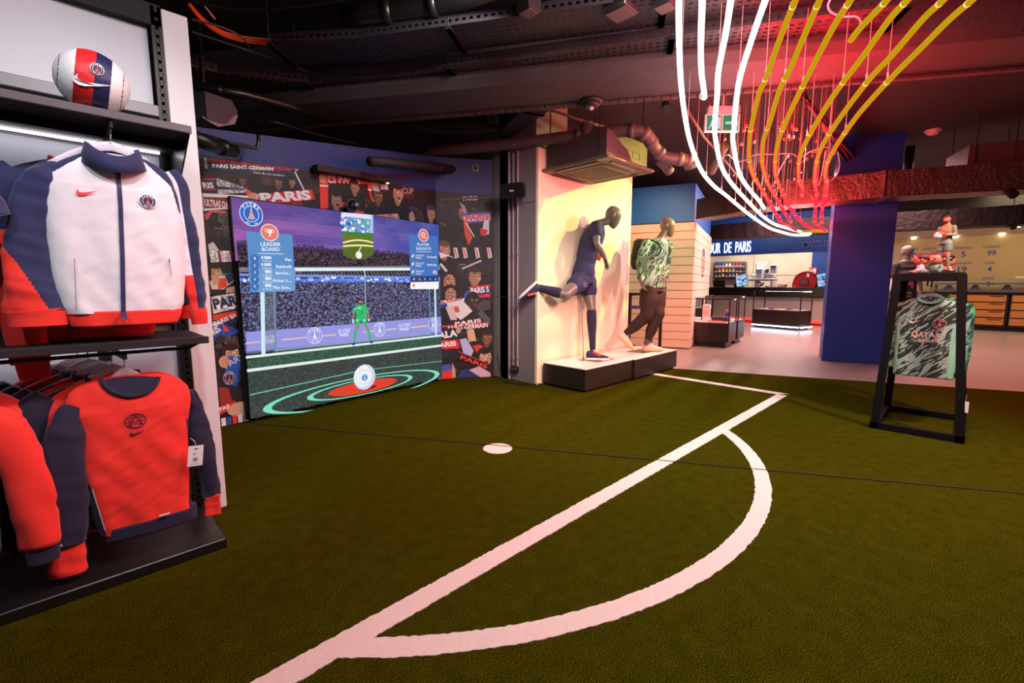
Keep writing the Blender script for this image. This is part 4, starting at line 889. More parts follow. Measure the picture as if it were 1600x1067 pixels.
Pt, Qt = tray('cable_tray', 'long perforated cable tray hung below the beam edge', [(262, 96), (340, 113), (480, 128), (600, 120), (700, 103), (900, 76), (1050, 56), (1240, 30), (1420, 6)], 2.90, .30, .06, 6)
tray('cable_tray', 'lowest perforated cable tray over the screen, bending up right', [(300, 206), (500, 215), (690, 218), (800, 214), (850, 178), (900, 150)], 2.84, .24, .07, 4, side=-1)
# orange cables lying in the trays
ORG = mat('orange_cable', (240, 96, 40), .5); BLKC = mat('black_cable', (20, 19, 22), .5); WHC = mat('white_cable', (225, 215, 220), .5)
def cable(name, lab, P, r, m, group=None, cat='cable'):
    Q = spline(P, 8); b = B(); b.tube(Q, r, 6); return tag(b.build(name, m, loc=Q[len(Q)//2]), lab, cat, group)
random.seed(3)
for k, (dy, z, lab) in enumerate(((0, 3.04, 'topmost orange cable sweeping down from the rack corner'), (3.5, 3.03, 'middle orange cable of the bundle over the white pillar'), (7, 3.02, 'lowest orange cable sagging under the bundle'))):
    P = [Z(x, y+dy*f, z) for x, y, f in ((296, 6, .3), (318, 30, .7), (345, 48, .8), (378, 57, 1), (430, 62, 1.1), (490, 60, .9), (540, 56, .4), (575, 54, .1))]
    cable('orange_cable', lab, P, .008, ORG, 'orange cables at the left ceiling')
for i, (a, b_) in enumerate(((Pt, .07), (Pt, .2))):
    P = [p.lerp(q_, b_/.3)+Zv*.02 for p, q_ in zip(Pt, Qt)]; cable('orange_cable', ('orange cable inside the long tray, on its near edge', 'orange cable inside the long tray, on its far edge')[i], P, .009, ORG, 'orange cables inside the long tray')
labs = ['thin dark cable hanging across the upper ceiling', 'dark cable bundle drooping left of the orange cables', 'thin pale wire looped by the ceiling corner', 'dark cable running below the top tray', 'dark cable along the lower left pipes']
for lab, pts, z, r, m in ((labs[0], [(300, 2), (380, 16), (480, 8), (560, -4)], 3.15, .012, BLKC), (labs[1], [(300, 30), (350, 44), (382, 62), (388, 80), (382, 95)], 3.0, .008, mat('tan_wire', (86, 74, 50), .6)), (labs[2], [(320, 10), (332, 24), (336, 30), (328, 22)], 3.05, .004, WHC), (labs[3], [(300, 50), (420, 90), (470, 108), (520, 134)], 2.97, .010, BLKC), (labs[4], [(345, 196), (420, 190), (480, 206), (560, 226)], 2.7, .008, BLKC)):
    cable('ceiling_cable', lab, [Z(x, y, z) for x, y in pts], r, m)
cable('white_cable', 'short white cable bowed over the long tray', [Z(x, y, 3.0) for x, y in ((990, 48), (1000, 39), (1020, 35), (1043, 40))], .006, WHC)
cable('white_cable', 'thin straight white strip along the long tray top', [Z(x, y, 3.0) for x, y in ((736, 72), (820, 62), (920, 50), (990, 44))], .005, WHC)
# junction boxes on the upper tray
for lab, x, y, s_ in (('larger grey junction box on the upper tray', 970, 12, .17), ('small grey junction box on the upper tray', 826, 10, .12), ('grey junction box where the white tubes begin', 1040, 2, .13)):
    p = Z(x, y, 2.98); t = thing('junction_box', lab, 'box', p); b = B(); b.box(p.x-s_/2, p.x+s_/2, p.y-s_/2, p.y+s_/2, p.z-.04, p.z+s_*.7, .006); b.build('case', TRAY, t); b = B(); b.box(p.x-s_/2+.015, p.x+s_/2-.015, p.y-s_/2+.015, p.y+s_/2-.015, p.z-.046, p.z-.04); b.build('lid', PIPE, t)
# round pipes
def pipe(name, lab, P, r, m, collars=(), cat='pipe'):
    t_ = thing(name, lab, cat, P[len(P)//2]); b = B(); b.tube(P, r, 18); b.build('tube', m, t_, smooth=True)
    for f in collars:
        i = int(f*(len(P)-1)); i = min(i, len(P)-2); d_ = (P[i+1]-P[i]).normalized(); c_ = P[i].lerp(P[i+1], .5); b = B(); b.cyl(c_-d_*.03, c_+d_*.03, r*1.13, n=20); b.build('collar', m, t_, smooth=True)
    return t_
S = [Z(600, 262, 2.72), Z(690, 236, 2.74), Z(790, 226, 2.75), Z(880, 215, 2.75), Z(930, 209, 2.74), Z(975, 204, 2.73), Z(1000, 204, 2.71), Z(1012, 212, 2.67), Z(1022, 230, 2.6), Z(1036, 246, 2.52), Z(1052, 248, 2.50), Z(1068, 249, 2.50), Z(1078, 252, 2.49), Z(1081, 262, 2.43)]
t = pipe('drain_pipe', 'thick grey drain pipe with elbows beside the air conditioner', S, .062, PIPE, (.25, .40, .47, .55, .62, .78, .86, .93))
p = Z(916, 200, 2.80); b = B(); b.cyl(p-Zv*.10+Vector((.02, -.01, 0)), p+Zv*.03, .055, .062, 20); b.cyl(p+Zv*.02, p+Zv*.05, .072, n=20, cap=False); b.build('branch', PIPE, t, smooth=True)
pipe('drain_pipe', 'short pipe stub turning down by the pipe elbow', [Z(1028, 250, 2.5), Z(1042, 262, 2.46), Z(1048, 270, 2.40)], .045, PIPE, (.5,))
pipe('ceiling_pipe', 'black pipe slanting down from the rack over the screen', [Z(300, 133, 2.75), Z(380, 147, 2.78), Z(450, 165, 2.80), Z(535, 190, 2.84)], .035, BLACK2, (.3, .7))
pipe('ceiling_pipe', 'fat black pipe end above the right part of the mural', [PL(578, 252, mA+mn*.35, mn), PL(650, 258, mA+mn*.22, mn), PL(718, 266, mA+mn*.08, mn)], .048, BLACK, (.9,))
pipe('ceiling_pipe', 'black pipe stub left above the mural text', [PL(300, 214, mA+mn*.5, mn), PL(330, 226, mA+mn*.4, mn), PL(366, 236, mA+mn*.3, mn)], .05, BLACK2, (.8,))
pipe('ceiling_pipe', 'thin black pipe hooked above the left mural', [PL(320, 212, mA+mn*.3, mn), PL(370, 226, mA+mn*.25, mn), PL(400, 232, mA+mn*.2, mn), PL(404, 222, mA+mn*.2, mn), PL(403, 210, mA+mn*.2, mn)], .014, BLACK2)
pipe('sprinkler_pipe', 'slim pinkish sprinkler pipe slanting from beam to exit sign', [Z(860, 172, 2.95), Z(905, 187, 2.93), Z(950, 200, 2.9)], .014, mat('pink_pipe', (120, 84, 88), .5), (.5,))
pipe('sprinkler_pipe', 'slim pipe running down right behind the white tubes', [Z(1073, 170, 2.95), Z(1100, 214, 2.9), Z(1140, 260, 2.85), Z(1170, 300, 2.8)], .014, mat('pink_pipe', (120, 84, 88), .5), (.3, .7))
pipe('flexible_duct', 'fat dark flexible duct at the top edge of the ceiling', [Z(540, 30, 3.12), Z(575, 22, 3.12), Z(640, 16, 3.12), Z(720, -2, 3.12), Z(800, -30, 3.12)], .075, BLACK2, (.3, .7), 'duct')
bdl = thing('cable_bundle', 'thick bundle of black cables slanting behind the red tubes', 'cables', Z(1290, 200, 2.95)); random.seed(21)
for k in range(9):
    o_ = [Vector((random.uniform(-.05, .05), random.uniform(-.05, .05), random.uniform(-.04, .04))) for _ in range(5)]
    b = B(); b.tube(spline([Z(x, y, z)+o for (x, y, z), o in zip(((1250, 146, 3.05), (1268, 172, 2.95), (1290, 200, 2.95), (1315, 232, 2.98), (1340, 264, 3.0)), o_)], 5), .009, 6); b.build('strand', BLKC if k % 3 else mat('red_wire', (150, 60, 66), .5), bdl)
b = B(); b.bar(Z(1302, 214, 3.02), Z(1342, 266, 3.05), .16, .03); b.build('tray', BLACK2, bdl)
# projector-like wedge near the rack
p = Z(322, 178, 2.55); t = thing('ceiling_projector', 'dark grey rounded projector hanging beside the white rack pillar', 'projector', p)
M = Matrix.Translation(p) @ Matrix.Rotation(TH-math.pi/2-.2, 4, 'Z'); b = B(M)
b.prism([(-.14, -.16, -.10), (-.14, -.16, .10), (-.14, .10, .13), (-.14, .16, .06), (-.14, .02, -.09)], (.30, 0, 0)); b.build('housing', mat('projector_grey', (72, 74, 80), .45), t)
b = B(M); b.prism([(.14, -.18, -.10), (.16, -.06, -.13), (.16, .12, -.05), (.14, .18, .04), (-.12, .18, .04), (-.12, -.06, -.13)], (0, 0, .012)); b.build('lower_shell', mat('projector_lip', (134, 130, 140), .4), t)
b = B(); b.cyl(p+Zv*.1, (p.x, p.y, 3.3), .012, n=8); b.build('pole', BLACK, t)
# air conditioner cassettes
def cassette(lab, M, h, sc=1.0):
    t_ = thing('air_conditioner', lab, 'air conditioner', M @ Vector((0, 0, 0))); s = .48*sc; LT = mat('ac_panel', (104, 95, 84), .45); DK = mat('ac_box', (72, 64, 64), .6)
    b = B(M); b.box(-s*.86, s*.86, -s*.86, s*.86, .03, h, .004); b.build('casing', DK, t_)
    b = B(M); b.box(-s, s, -s, s, 0, .035, .012); b.build('face_panel', LT, t_)
    b = B(M); b.sections([((0, 0, -.016), (1, 0, 0), (0, 1, 0), s*.62, s*.62, 7), ((0, 0, .0), (1, 0, 0), (0, 1, 0), s*.66, s*.66, 7)], 40); b.build('grille_frame', LT, t_)
    b = B(M); b.box(-s*.52, s*.52, -s*.52, s*.52, -.019, -.012); b.build('grille', mat('ac_grille', (50, 40, 34), .6), t_)
    for a in range(4):
        R_ = Matrix.Rotation(a*math.pi/2, 4, 'Z'); b = B(M @ R_); b.box(-s*.62, s*.62, s*.74, s*.86, -.006, .004, .002); b.build('louver', BLACK2, t_)
        b = B(M @ R_); b.box(-s*.62, s*.62, s*.83, s*.87, -.012, .0, .002); b.build('vane', LT, t_)
    for a in (-1, 1):
        for c in (-1, 1): b = B(M); b.cyl((a*s*.9, c*s*.7, .10), (a*s*.9, c*s*.7, h+.5), .006, n=6); b.build('rod', BLACK, t_)
    b = B(M); b.box(-s*.4, s*.5, -s*.868, -s*.86, .10, .105); b.box(-s*.4, s*.5, -s*.868, -s*.86, .17, .175)
    for k in range(4): b.box(-s*.4+k*s*.3, -s*.39+k*s*.3, -s*.868, -s*.86, .10, .175)
    b.build('panel_seams', mat('seamline', (40, 36, 36), .6), t_)
    return t_
cassette('grey ceiling air conditioner above the kicking mannequin', Matrix.Translation((4.42, 3.115, 2.42)), .30, .97)
cassette('dark air conditioner at the right ceiling over the duct', Matrix.Translation((8.95, .0, 2.62)) @ Matrix.Rotation(math.radians(20), 4, 'Z'), .34, .85)
# smoke detectors
def detector(lab, p, m, r=.06):
    t_ = thing('smoke_detector', lab, 'smoke detector', p); b = B(); b.cyl(p-Zv*.03, p, r*.98, r*1.1, 24); b.build('base', m, t_, smooth=True)
    b = B(); b.cyl(p-Zv*.06, p-Zv*.03, r*.62, r*.86, 24); b.build('sensor_head', m, t_, smooth=True); b = B(); b.ball(p-Zv*.06, r*.25, 12); b.build('indicator', mat('detector_led', (200, 190, 180), .3), t_)
detector('black round smoke detector under the concrete beam', Z(924, 157, 2.80), mat('det_dark', (44, 40, 44), .5), .098)
detector('white round smoke detector on the dark ceiling at right', Z(1458, 203, 3.30), mat('det_white', (230, 210, 208), .5), .09)
# exit sign
p = Z(1129, 192, 2.62); rx = R2*.0; t = thing('exit_sign', 'green exit sign with white arrow hung behind the white tubes', 'sign', p+Zv*.1)
d_ = Vector((R2.x, R2.y, 0)); nN = -F2; Xw = .155; Hh = .075
b = B(); b.prism([p-d_*Xw-Zv*Hh-nN*.03, p+d_*Xw-Zv*Hh-nN*.03, p+d_*Xw+Zv*Hh-nN*.03, p-d_*Xw+Zv*Hh-nN*.03], nN*.03); b.build('housing', WHITEP, t)
b = B(); b.bar(p-d_*.14+Zv*.11, p+d_*.14+Zv*.11, .05, .05); b.build('lamp_rail', mat('rail_pink', (216, 170, 176), .5), t); b = B(); b.cyl(p+Zv*.13, (p.x, p.y, 3.3), .006, n=6); b.build('rod', WHITEP, t)
cv = Canvas(p, d_, Zv, nN, off=.002); cv.rect(-Xw+.012, -.005, -Hh+.01, Hh-.01, (30, 150, 104)); cv.rect(.003, Xw-.012, -Hh+.01, Hh-.01, (30, 150, 104))
cv.line((.025, 0), (.10, 0), .022, WH); cv.poly([(.085, .045), (.11, .045), (.142, 0), (.11, -.045), (.085, -.045), (.112, 0)], WH)
cv.rect(-.06, -.02, -.05, .05, WH); cv.ell(-.085, .035, .012, .012, WH); cv.line((-.09, .02), (-.105, -.02), .02, WH); cv.line((-.105, -.02), (-.125, -.05), .012, WH); cv.line((-.1, -.02), (-.08, -.05), .012, WH); cv.line((-.09, .015), (-.065, .0), .009, WH)
cv.build('pictogram', [print_mat('lit_sign', .75)], t)
# rectangular foil duct
FOIL = mat('foil_duct', (100, 88, 78), .38, .7, bump=(26, .7, .03), vary=(6, .2)); DUCTD = mat('dark_duct', (34, 28, 29), .5, .3, bump=(14, .6, .03))
def duct(name, lab, pts, w_, h_, m, z):
    P = [Vector((x, y, z)) for x, y in pts]; t_ = thing(name, lab, 'duct', P[len(P)//2]); 
    for i in range(len(P)-1):
        b = B(); a, c = P[i], P[i+1]; d_ = (c-a).normalized(); n_ = Vector((-d_.y, d_.x, 0)); L = (c-a).length; k = max(2, int(L/.12)); vs = []
        for j in range(k+1):
            q_ = a.lerp(c, j/k)
            for su, sz in ((-1, 0), (1, 0), (1, 1), (-1, 1)):
                wob = .012*noise.noise(Vector((j*.7, su*3, sz*5+i*9)))
                vs.append(q_+n_*(su*(w_/2+wob))+Zv*(sz*h_+wob))
        fs = [(0, 1, 2, 3), tuple(k*4+x for x in (3, 2, 1, 0))]+[(j*4+x, j*4+4+x, j*4+4+(x+1) % 4, j*4+(x+1) % 4) for j in range(k) for x in range(4)]
        b.add(vs, fs); b.build('section', m, t_)
        if i: b = B(); b.bar(a-n_*w_*.53+Zv*h_/2, a+n_*w_*.53+Zv*h_/2, .05, h_*1.06); b.build('flange', m, t_)
    return t_
duct('air_duct', 'foil wrapped rectangular duct running from the board room past the column', [(8.30, 3.50), (8.08, 2.9), (7.84, 2.1), (8.08, 1.0), (8.8, -.6), (9.8, -2.6)], .42, .34, FOIL, 2.32)
duct('air_duct', 'second darker duct behind, above the shop counter', [(12.0, 6.2), (12.1, 4.0), (12.5, 2.0), (13.2, -.4), (14.0, -3.0)], .5, .36, DUCTD, 2.30)
duct('air_duct', 'third duct far back near the counter sign', [(13.0, 8.0), (13.4, 5.6), (14.2, 3.0)], .5, .34, DUCTD, 2.48)
pipe('ceiling_pipe', 'dark pipe standing above the duct at right', [Vector((9.6, .9, 2.6)), Vector((9.6, .9, 3.3))], .06, DARK)
# spotlight cylinder
a, c = Z(1132, 228, 2.86), Z(1111, 268, 2.66); t = thing('spot_lamp', 'cylindrical ceiling spot lamp hanging behind the white tubes', 'spot lamp', a)
b = B(); b.cyl(a, c, .055, n=20); b.build('housing', PIPE, t, smooth=False); b = B(); d_ = (c-a).normalized(); b.cyl(c+d_*.001, c+d_*.006, .048, n=20); b.build('lens', mat('lit_lens2', (255, 230, 210), .3, emit=(255, 230, 210), strength=6), t); b = B(); b.cyl(a.lerp(c, .3), (a.x, a.y, 3.3), .01, n=6); b.build('arm', BLACK, t)
for lab, x, y in (('small black spot lamp under the brick beam edge', 1040, 167), ('dark spot lamp over the duct at right', 1578, 300), ('dark spot lamp over the numbered wall', 1580, 352)):
    a = Z(x, y, 2.75 if y < 200 else 2.3); t = thing('spot_lamp', lab, 'spot lamp', a); M = Matrix.Translation(a) @ Matrix.Rotation(.5, 4, 'Z') @ Matrix.Rotation(1.0, 4, 'Y')
    b = B(M); b.cyl((0, 0, -.09), (0, 0, .09), .038 if y < 200 else .05, n=16); b.build('housing', BLACK2, t); b = B(); b.cyl(a, (a.x, a.y, 3.3), .008, n=6); b.build('rod', BLACK, t)

# ================================================================ NEON TUBES
NW = neon_mat('white_neon', (1, .95, .97), (3.0, 2.8, 2.9), .80, 5.0)
NR = neon_mat('red_neon', (.46, .36, .003), (3.4, .03, .10), .68, 1.0)
W = {'outermost white neon tube curving down to the shop': [(1061, -60), (1061, 0), (1061, 56), (1063.5, 122), (1070, 180), (1080, 227), (1097, 268), (1116, 291), (1133, 304), (1152, 320), (1176, 339), (1202, 356), (1223, 363), (1240, 367), (1263, 367)],
     'short white neon tube ending below the beam': [(1098, -60), (1097, 0), (1095, 66), (1096, 112), (1099, 135), (1101, 152)],
     'third white neon tube passing over the exit sign': [(1153, -60), (1142, 0), (1134, 52), (1122.5, 112), (1120.6, 150), (1117, 190), (1118, 217), (1127, 259), (1142, 285), (1165, 311), (1191, 337), (1210, 350), (1229, 356), (1247, 361), (1266, 365)],
     'white neon tube nearest the red tubes': [(1219, -60), (1196, 0), (1175, 60), (1156, 122), (1149, 169), (1147, 200), (1145, 217), (1150, 251), (1159, 279), (1176, 302), (1184, 311), (1194, 325)]}
Rr = {'leftmost red neon tube beside the white ones': [(1270, -60), (1243, 0), (1218, 62), (1196, 124), (1186, 146), (1174.5, 195), (1171.6, 215), (1170.6, 246), (1176, 272), (1189, 294), (1199, 311), (1210, 330), (1221, 347), (1234, 354), (1247.5, 361.5), (1266, 361.5), (1292, 361)],
      'second red neon tube from the left': [(1310, -60), (1281, 0), (1255.6, 58), (1235, 107), (1218, 141), (1203, 190), (1193, 219), (1191, 255), (1199, 285), (1210, 304), (1221, 324), (1236, 347)],
      'third red neon tube from the left': [(1366, -60), (1329, 0), (1300.6, 45), (1254, 135), (1228, 190), (1215.6, 223), (1211, 255), (1213, 277.5), (1225, 307.5), (1236, 328), (1253, 347), (1270, 358), (1288, 361.5)],
      'short red neon tube ending in a rounded tip': [(1440, -60), (1386, 0), (1365, 22), (1343, 45), (1330, 62)],
      'red neon tube ending high with a curled tip': [(1474, -60), (1418, 0), (1390, 30), (1347, 90), (1317, 129), (1290, 168), (1262.5, 215.6), (1250, 244), (1247.5, 270), (1249, 285), (1254, 294), (1253, 306)],
      'second red neon tube from the right': [(1534, -60), (1474, 0), (1442, 30), (1394, 86), (1360, 122), (1319, 175), (1292.5, 214), (1281, 236), (1274.7, 259), (1273, 285), (1275.6, 300), (1274.7, 321), (1273, 347), (1279, 352), (1290, 361)],
      'rightmost red neon tube of the ceiling bundle': [(1585, -60), (1519, 0), (1484, 30), (1435, 79), (1394, 120), (1345, 174), (1317, 212), (1303, 234), (1292.5, 255), (1289, 274), (1292.5, 287), (1289.7, 307), (1284, 330), (1284, 347)]}
def tz(y): return 2.62-max(0, min(1, (y-0)/366))**1.3*.55
WIRE = mat('thin_wire', (190, 160, 160), .4)
def neon(lab, pts, m, grp, col):
    Q = spline([Z(x, y, tz(y)) for x, y in pts], 6); t_ = thing('neon_tube', lab, 'neon tube', Q[0], 0, grp)
    rr = [.0135+.007*min(1, (q_-CP).length/9) for q_ in Q]
    b = B(); b.loft(list(zip(Q, rr)), 12); b.ball(Q[-1], rr[-1]*1.02, 12); b.build('glass_tube', m, t_, smooth=True)
    L = 0; nxt = .3; k = 0
    bc = B(); ok = False
    for i in range(1, len(Q)):
        L += (Q[i]-Q[i-1]).length
        if L > nxt and k < 9:
            nxt += .62; k += 1; p = Q[i]
            b = B(); b.cyl(p+Zv*.01, p+Zv*.06, .006, n=6); b.cyl(p+Zv*.05, (p.x, p.y, 3.3 if p.x > 5 else 2.95), .0018, n=4); b.build('suspension_wire', WIRE, t_)
            d_ = (Q[i]-Q[i-1]).normalized(); b = B(); b.cyl(p-d_*.004, p+d_*.004, rr[i]*1.06, n=10); b.build('joint_clip', mat('clip_'+col, (250, 220, 190), .4, emit=(240, 190, 110) if col == 'red' else (255, 255, 255), strength=1.2), t_)
for lab, pts in W.items(): neon(lab, pts, NW, 'white neon tubes', 'white')
for lab, pts in Rr.items(): neon(lab, pts, NR, 'red neon tubes', 'red')
def tube_light(pts, color, power, step):   # the tubes' own light
    Q = spline([Z(x, y, tz(y)) for x, y in pts], 6); L = .1; nx_ = 0
    for a_, b_ in zip(Q, Q[1:]):
        L += (b_-a_).length
        if L > nx_:
            nx_ = L+step; d = bpy.data.lights.new('tube_glow', 'POINT'); d.energy = power; d.color = color; d.shadow_soft_size = 0.0
            o_ = bpy.data.objects.new('tube_glow', d); COL.objects.link(o_); o_.location = a_.lerp(b_, .5)+Zv*.035
for lab, pts in W.items(): tube_light(pts, (1.0, .95, .97), 1.3, .55)
for lab, pts in Rr.items(): tube_light(pts, (1.0, .003, .018), 7.5, .55)
# feed cables linking the tubes
for lab, pts, z in (('white feed cable draped across the middle of the tubes', [(1128, 248), (1138, 242), (1150, 252), (1165, 250), (1180, 242), (1210, 241), (1236, 240), (1250, 246), (1268, 236), (1290, 230), (1306, 234)], 2.75),
                    ('white feed cable hanging in a loop at right of the tubes', [(1309, 238), (1312, 256), (1308, 272), (1297, 284), (1292, 288)], 2.6), ('thin feed cable dropping to the long red tube', [(1232, 242), (1220, 262), (1212, 280), (1208, 292)], 2.6),
                    ('thin feed cable dropping between two right tubes', [(1290, 236), (1286, 262), (1281, 284), (1276, 300)], 2.55), ('thin feed cable beside the curled red tube', [(1257, 246), (1256, 270), (1253, 292)], 2.55), ('white cable curling from the short red tube tip', [(1297, 0), (1294, 10), (1300, 20), (1318, 26), (1337, 26), (1345, 34), (1341, 46), (1332, 56)], 2.72)):
    cable('feed_cable', lab, [Z(x, y, z) for x, y in pts], .005, WHC)
cable('wire_ring', 'small wire ring at the tip of the short white tube', [Z(x, y, 2.5) for x, y in ((1101, 143), (1095, 146), (1094, 152), (1098, 156), (1103, 154))], .003, WHC)
b = B(); random.seed(9)
for k in range(70):
    x, y = random.uniform(1130, 1310), random.uniform(196, 320); p = Z(x, y, random.uniform(2.75, 3.0))
    b.cyl(p, (p.x, p.y, 3.3), .0016, n=3); b.box(p.x-.012, p.x+.012, p.y-.012, p.y+.012, p.z-.015, p.z+.015)
o = tag(b.build('hanging_wires', mat('wire_tag', (214, 120, 110), .4), loc=(6, 2, 2.9)), 'thin suspension wires with tiny clips among the neon tubes', 'wires', kind='stuff')

# ================================================================ CLOTHES RACK
YB = 2.71
rk = thing('display_rack', 'tall clothes display rack with white end pillar, black shelves and base', 'display rack', (.2, 2.5, 0))
b = B(); b.box(.437, .537, 2.70, 2.85, 0, 2.41, .003); b.build('end_pillar', WHITEP, rk)
PANW = mat('rack_panel', (196, 198, 208), .45, vary=(1.0, .04))
for z0, z1 in ((.10, .93), (.99, 1.76), (1.985, 2.325)):
    b = B(); b.box(-2.6, .385, 2.735, 2.75, z0, z1); b.build('back_panel', PANW, rk)
b = B(); b.box(-2.6, .39, 2.76, 2.79, 0, 2.4); b.build('back_board', mat('rack_back', (110, 92, 104), .6), rk)
b = B(); b.box(-2.6, .437, 2.70, 2.745, 2.325, 2.42, .003); b.build('top_rail', BLACK, rk)
b = B(); b.box(-2.6, .40, 2.705, 2.74, 1.935, 1.985, .003); b.build('middle_rail', mat('rail_grey', (120, 118, 122), .4, .4), rk)
b = B(); b.box(-2.6, .40, 2.715, 2.74, 1.80, 1.83, .002); b.build('middle_rail', PANW, rk)
for xp in (.397, -.62):
    b = B(); b.box(xp-.0, xp+.014, 2.70, 2.735, .04, 2.41); b.box(xp+.026, xp+.040, 2.70, 2.735, .04, 2.41)
    b.box(xp+.012, xp+.028, 2.72, 2.735, .04, 2.41)
    z = .06
    while z < 2.38: b.box(xp+.012, xp+.028, 2.70, 2.722, z, z+.022); z += .036
    b.build('upright', BLACK2, rk)
def rshelf(z, th, name='shelf'):
    b = B(); b.box(-2.6, .43, 2.26, 2.72, z-th, z, .002); s_ = b.build(name, BLACK, rk); return s_
s1 = rshelf(1.792, .02)
b = B(); b.box(-2.6, .432, 2.252, 2.262, 1.768, 1.797, .002); b.build('front_lip', mat('lip_grey', (96, 90, 94), .35, .3), s1)
b = B(); b.prism([(.424, 2.27, 1.775), (.424, 2.70, 1.775), (.424, 2.70, 1.56), (.424, 2.66, 1.56)], (.006, 0, 0)); b.build('side_bracket', BLACK2, rk)
b = B(); b.box(-2.6, .42, 2.45, 2.48, 1.742, 1.772); b.build('support_rail', BLACK2, rk)
LEDS = mat('shelf_led', (255, 250, 252), emit=(250, 246, 255), strength=9)
for z_ in (1.768, .926): b = B(); b.box(-2.5, .38, 2.66, 2.68, z_-.006, z_); b.build('led_strip', LEDS, rk)
s2 = rshelf(.952, .022); b = B(); b.box(-2.6, .432, 2.252, 2.262, .926, .955, .002); b.build('front_lip', mat('lip_dark', (60, 54, 58), .3, .3), s2)
b = B(); b.tube([(-2, 2.33, .905), (.30, 2.33, .905), (.36, 2.30, .905), (.40, 2.28, .93)], .007, 8); b.build('hanging_rod', BLACK2, rk)
b = B(); b.box(-2.6, .438, 2.26, 2.74, 0, .045, .004); b.build('base', BLACK2, rk)

LX = lambda x, y, Y: (PY(x, y, Y).x, PY(x, y, Y).z)
def edge_interp(E, zs):
    E = sorted(E, key=lambda p: p[1]); return np.interp(zs, [p[1] for p in E], [p[0] for p in E])
def smooth1(a, k=2):
    a = np.array(a, float)
    for _ in range(k): a[1:-1] = (a[:-2]+2*a[1:-1]+a[2:])/4
    return a
def cloth(name, Lp, Rp, Y, th, mats, pick, parent, M=None, seed=0, fold=.010, n=72, cap=True, dz=.009, ncap=.45):
    """upright garment body between a left and a right outline of (x, z) points"""
    zt = min(max(p[1] for p in Lp), max(p[1] for p in Rp)); zb = max(min(p[1] for p in Lp), min(p[1] for p in Rp))
    zs = np.linspace(zt, zb, int((zt-zb)/dz)+2); xl = smooth1(edge_interp(Lp, zs), 3); xr = smooth1(edge_interp(Rp, zs), 3); vs = []; loc = []; H = zt-zb
    for i, z in enumerate(zs):
        f = (zt-z)/H; t = th*(.35+.65*min(1, f/.22)**.6) if ncap else th
        for k in range(n):
            a, c = superpt(2*math.pi*k/n, 2.5); x = (xl[i]+xr[i])/2+a*(xr[i]-xl[i])/2
            q = Vector((x*7+seed, z*2.2+seed, c*.6)); g = noise.noise(q)*.9+noise.noise(Vector((x*16+z*9+seed, z*5-x*6, 3+c)))*.5+math.sin(x*42+seed+z*4)*.22*f
            g2 = noise.noise(Vector((x*28-z*20+seed, z*26, c*2)))*.16
            vs.append(Vector((x+.3*fold*g*abs(a), Y+c*t-(fold*(g*(.35+.65*f)+g2) if c < 0 else -fold*g*.4), z))); loc.append((x, z, c))
    fs = []; idx = []
    for i in range(len(zs)-1):
        for k in range(n):
            k2 = (k+1) % n; fs.append((i*n+k, (i+1)*n+k, (i+1)*n+k2, i*n+k2)); p, q = loc[i*n+k], loc[(i+1)*n+k2]; idx.append(pick((p[0]+q[0])/2, (p[1]+q[1])/2, (p[2]+q[2])/2) if pick else 0)
    if cap: fs += [tuple(range(n)), tuple(range((len(zs)-1)*n, len(zs)*n))[::-1]]; idx += [0, 0]
    if M is not None: vs = [M @ v for v in vs]
    return link_mesh(name, vs, fs, mats, parent, None, idx, True)
def sleeve(name, path, mats, pick, parent, M=None, seed=0, fold=.011, n=36, flat=.62, sub=9):
    """path: (x, y, z, half width)"""
    C_ = spline([Vector(p[:3]) for p in path], sub); W_ = np.interp(np.linspace(0, len(path)-1, len(C_)), range(len(path)), [p[3] for p in path]); vs = []; info = []
    for i, c in enumerate(C_):
        t = (C_[min(i+1, len(C_)-1)]-C_[max(i-1, 0)]).normalized(); V = Vector((0, 1, 0)); V = (V-t*V.dot(t)).normalized(); U = t.cross(V).normalized()
        if U.x < 0: U = -U
        for k in range(n):
            a, s_ = superpt(2*math.pi*k/n, 2.3); p = c+U*a*W_[i]+V*s_*W_[i]*flat
            g = noise.noise(Vector((p.x*14+seed, p.z*7, s_*1.3)))+.5*noise.noise(Vector((p.x*8+p.z*22, seed, p.z*12)))
            vs.append(p+(U*a+V*s_)*fold*g); info.append((a, p.z, p.x, s_))
    fs = []; idx = []
    for i in range(len(C_)-1):
        for k in range(n):
            k2 = (k+1) % n; fs.append((i*n+k, i*n+k2, (i+1)*n+k2, (i+1)*n+k)); q = info[i*n+k]; idx.append(pick(q[0], q[1], q[2], i/(len(C_)-1)) if pick else 0)
    fs += [tuple(range(n))[::-1], tuple(range((len(C_)-1)*n, len(C_)*n))]; idx += [idx[0], idx[-1]]
    if M is not None: vs = [M @ v for v in vs]
    return link_mesh(name, vs, fs, mats, parent, None, idx, True)
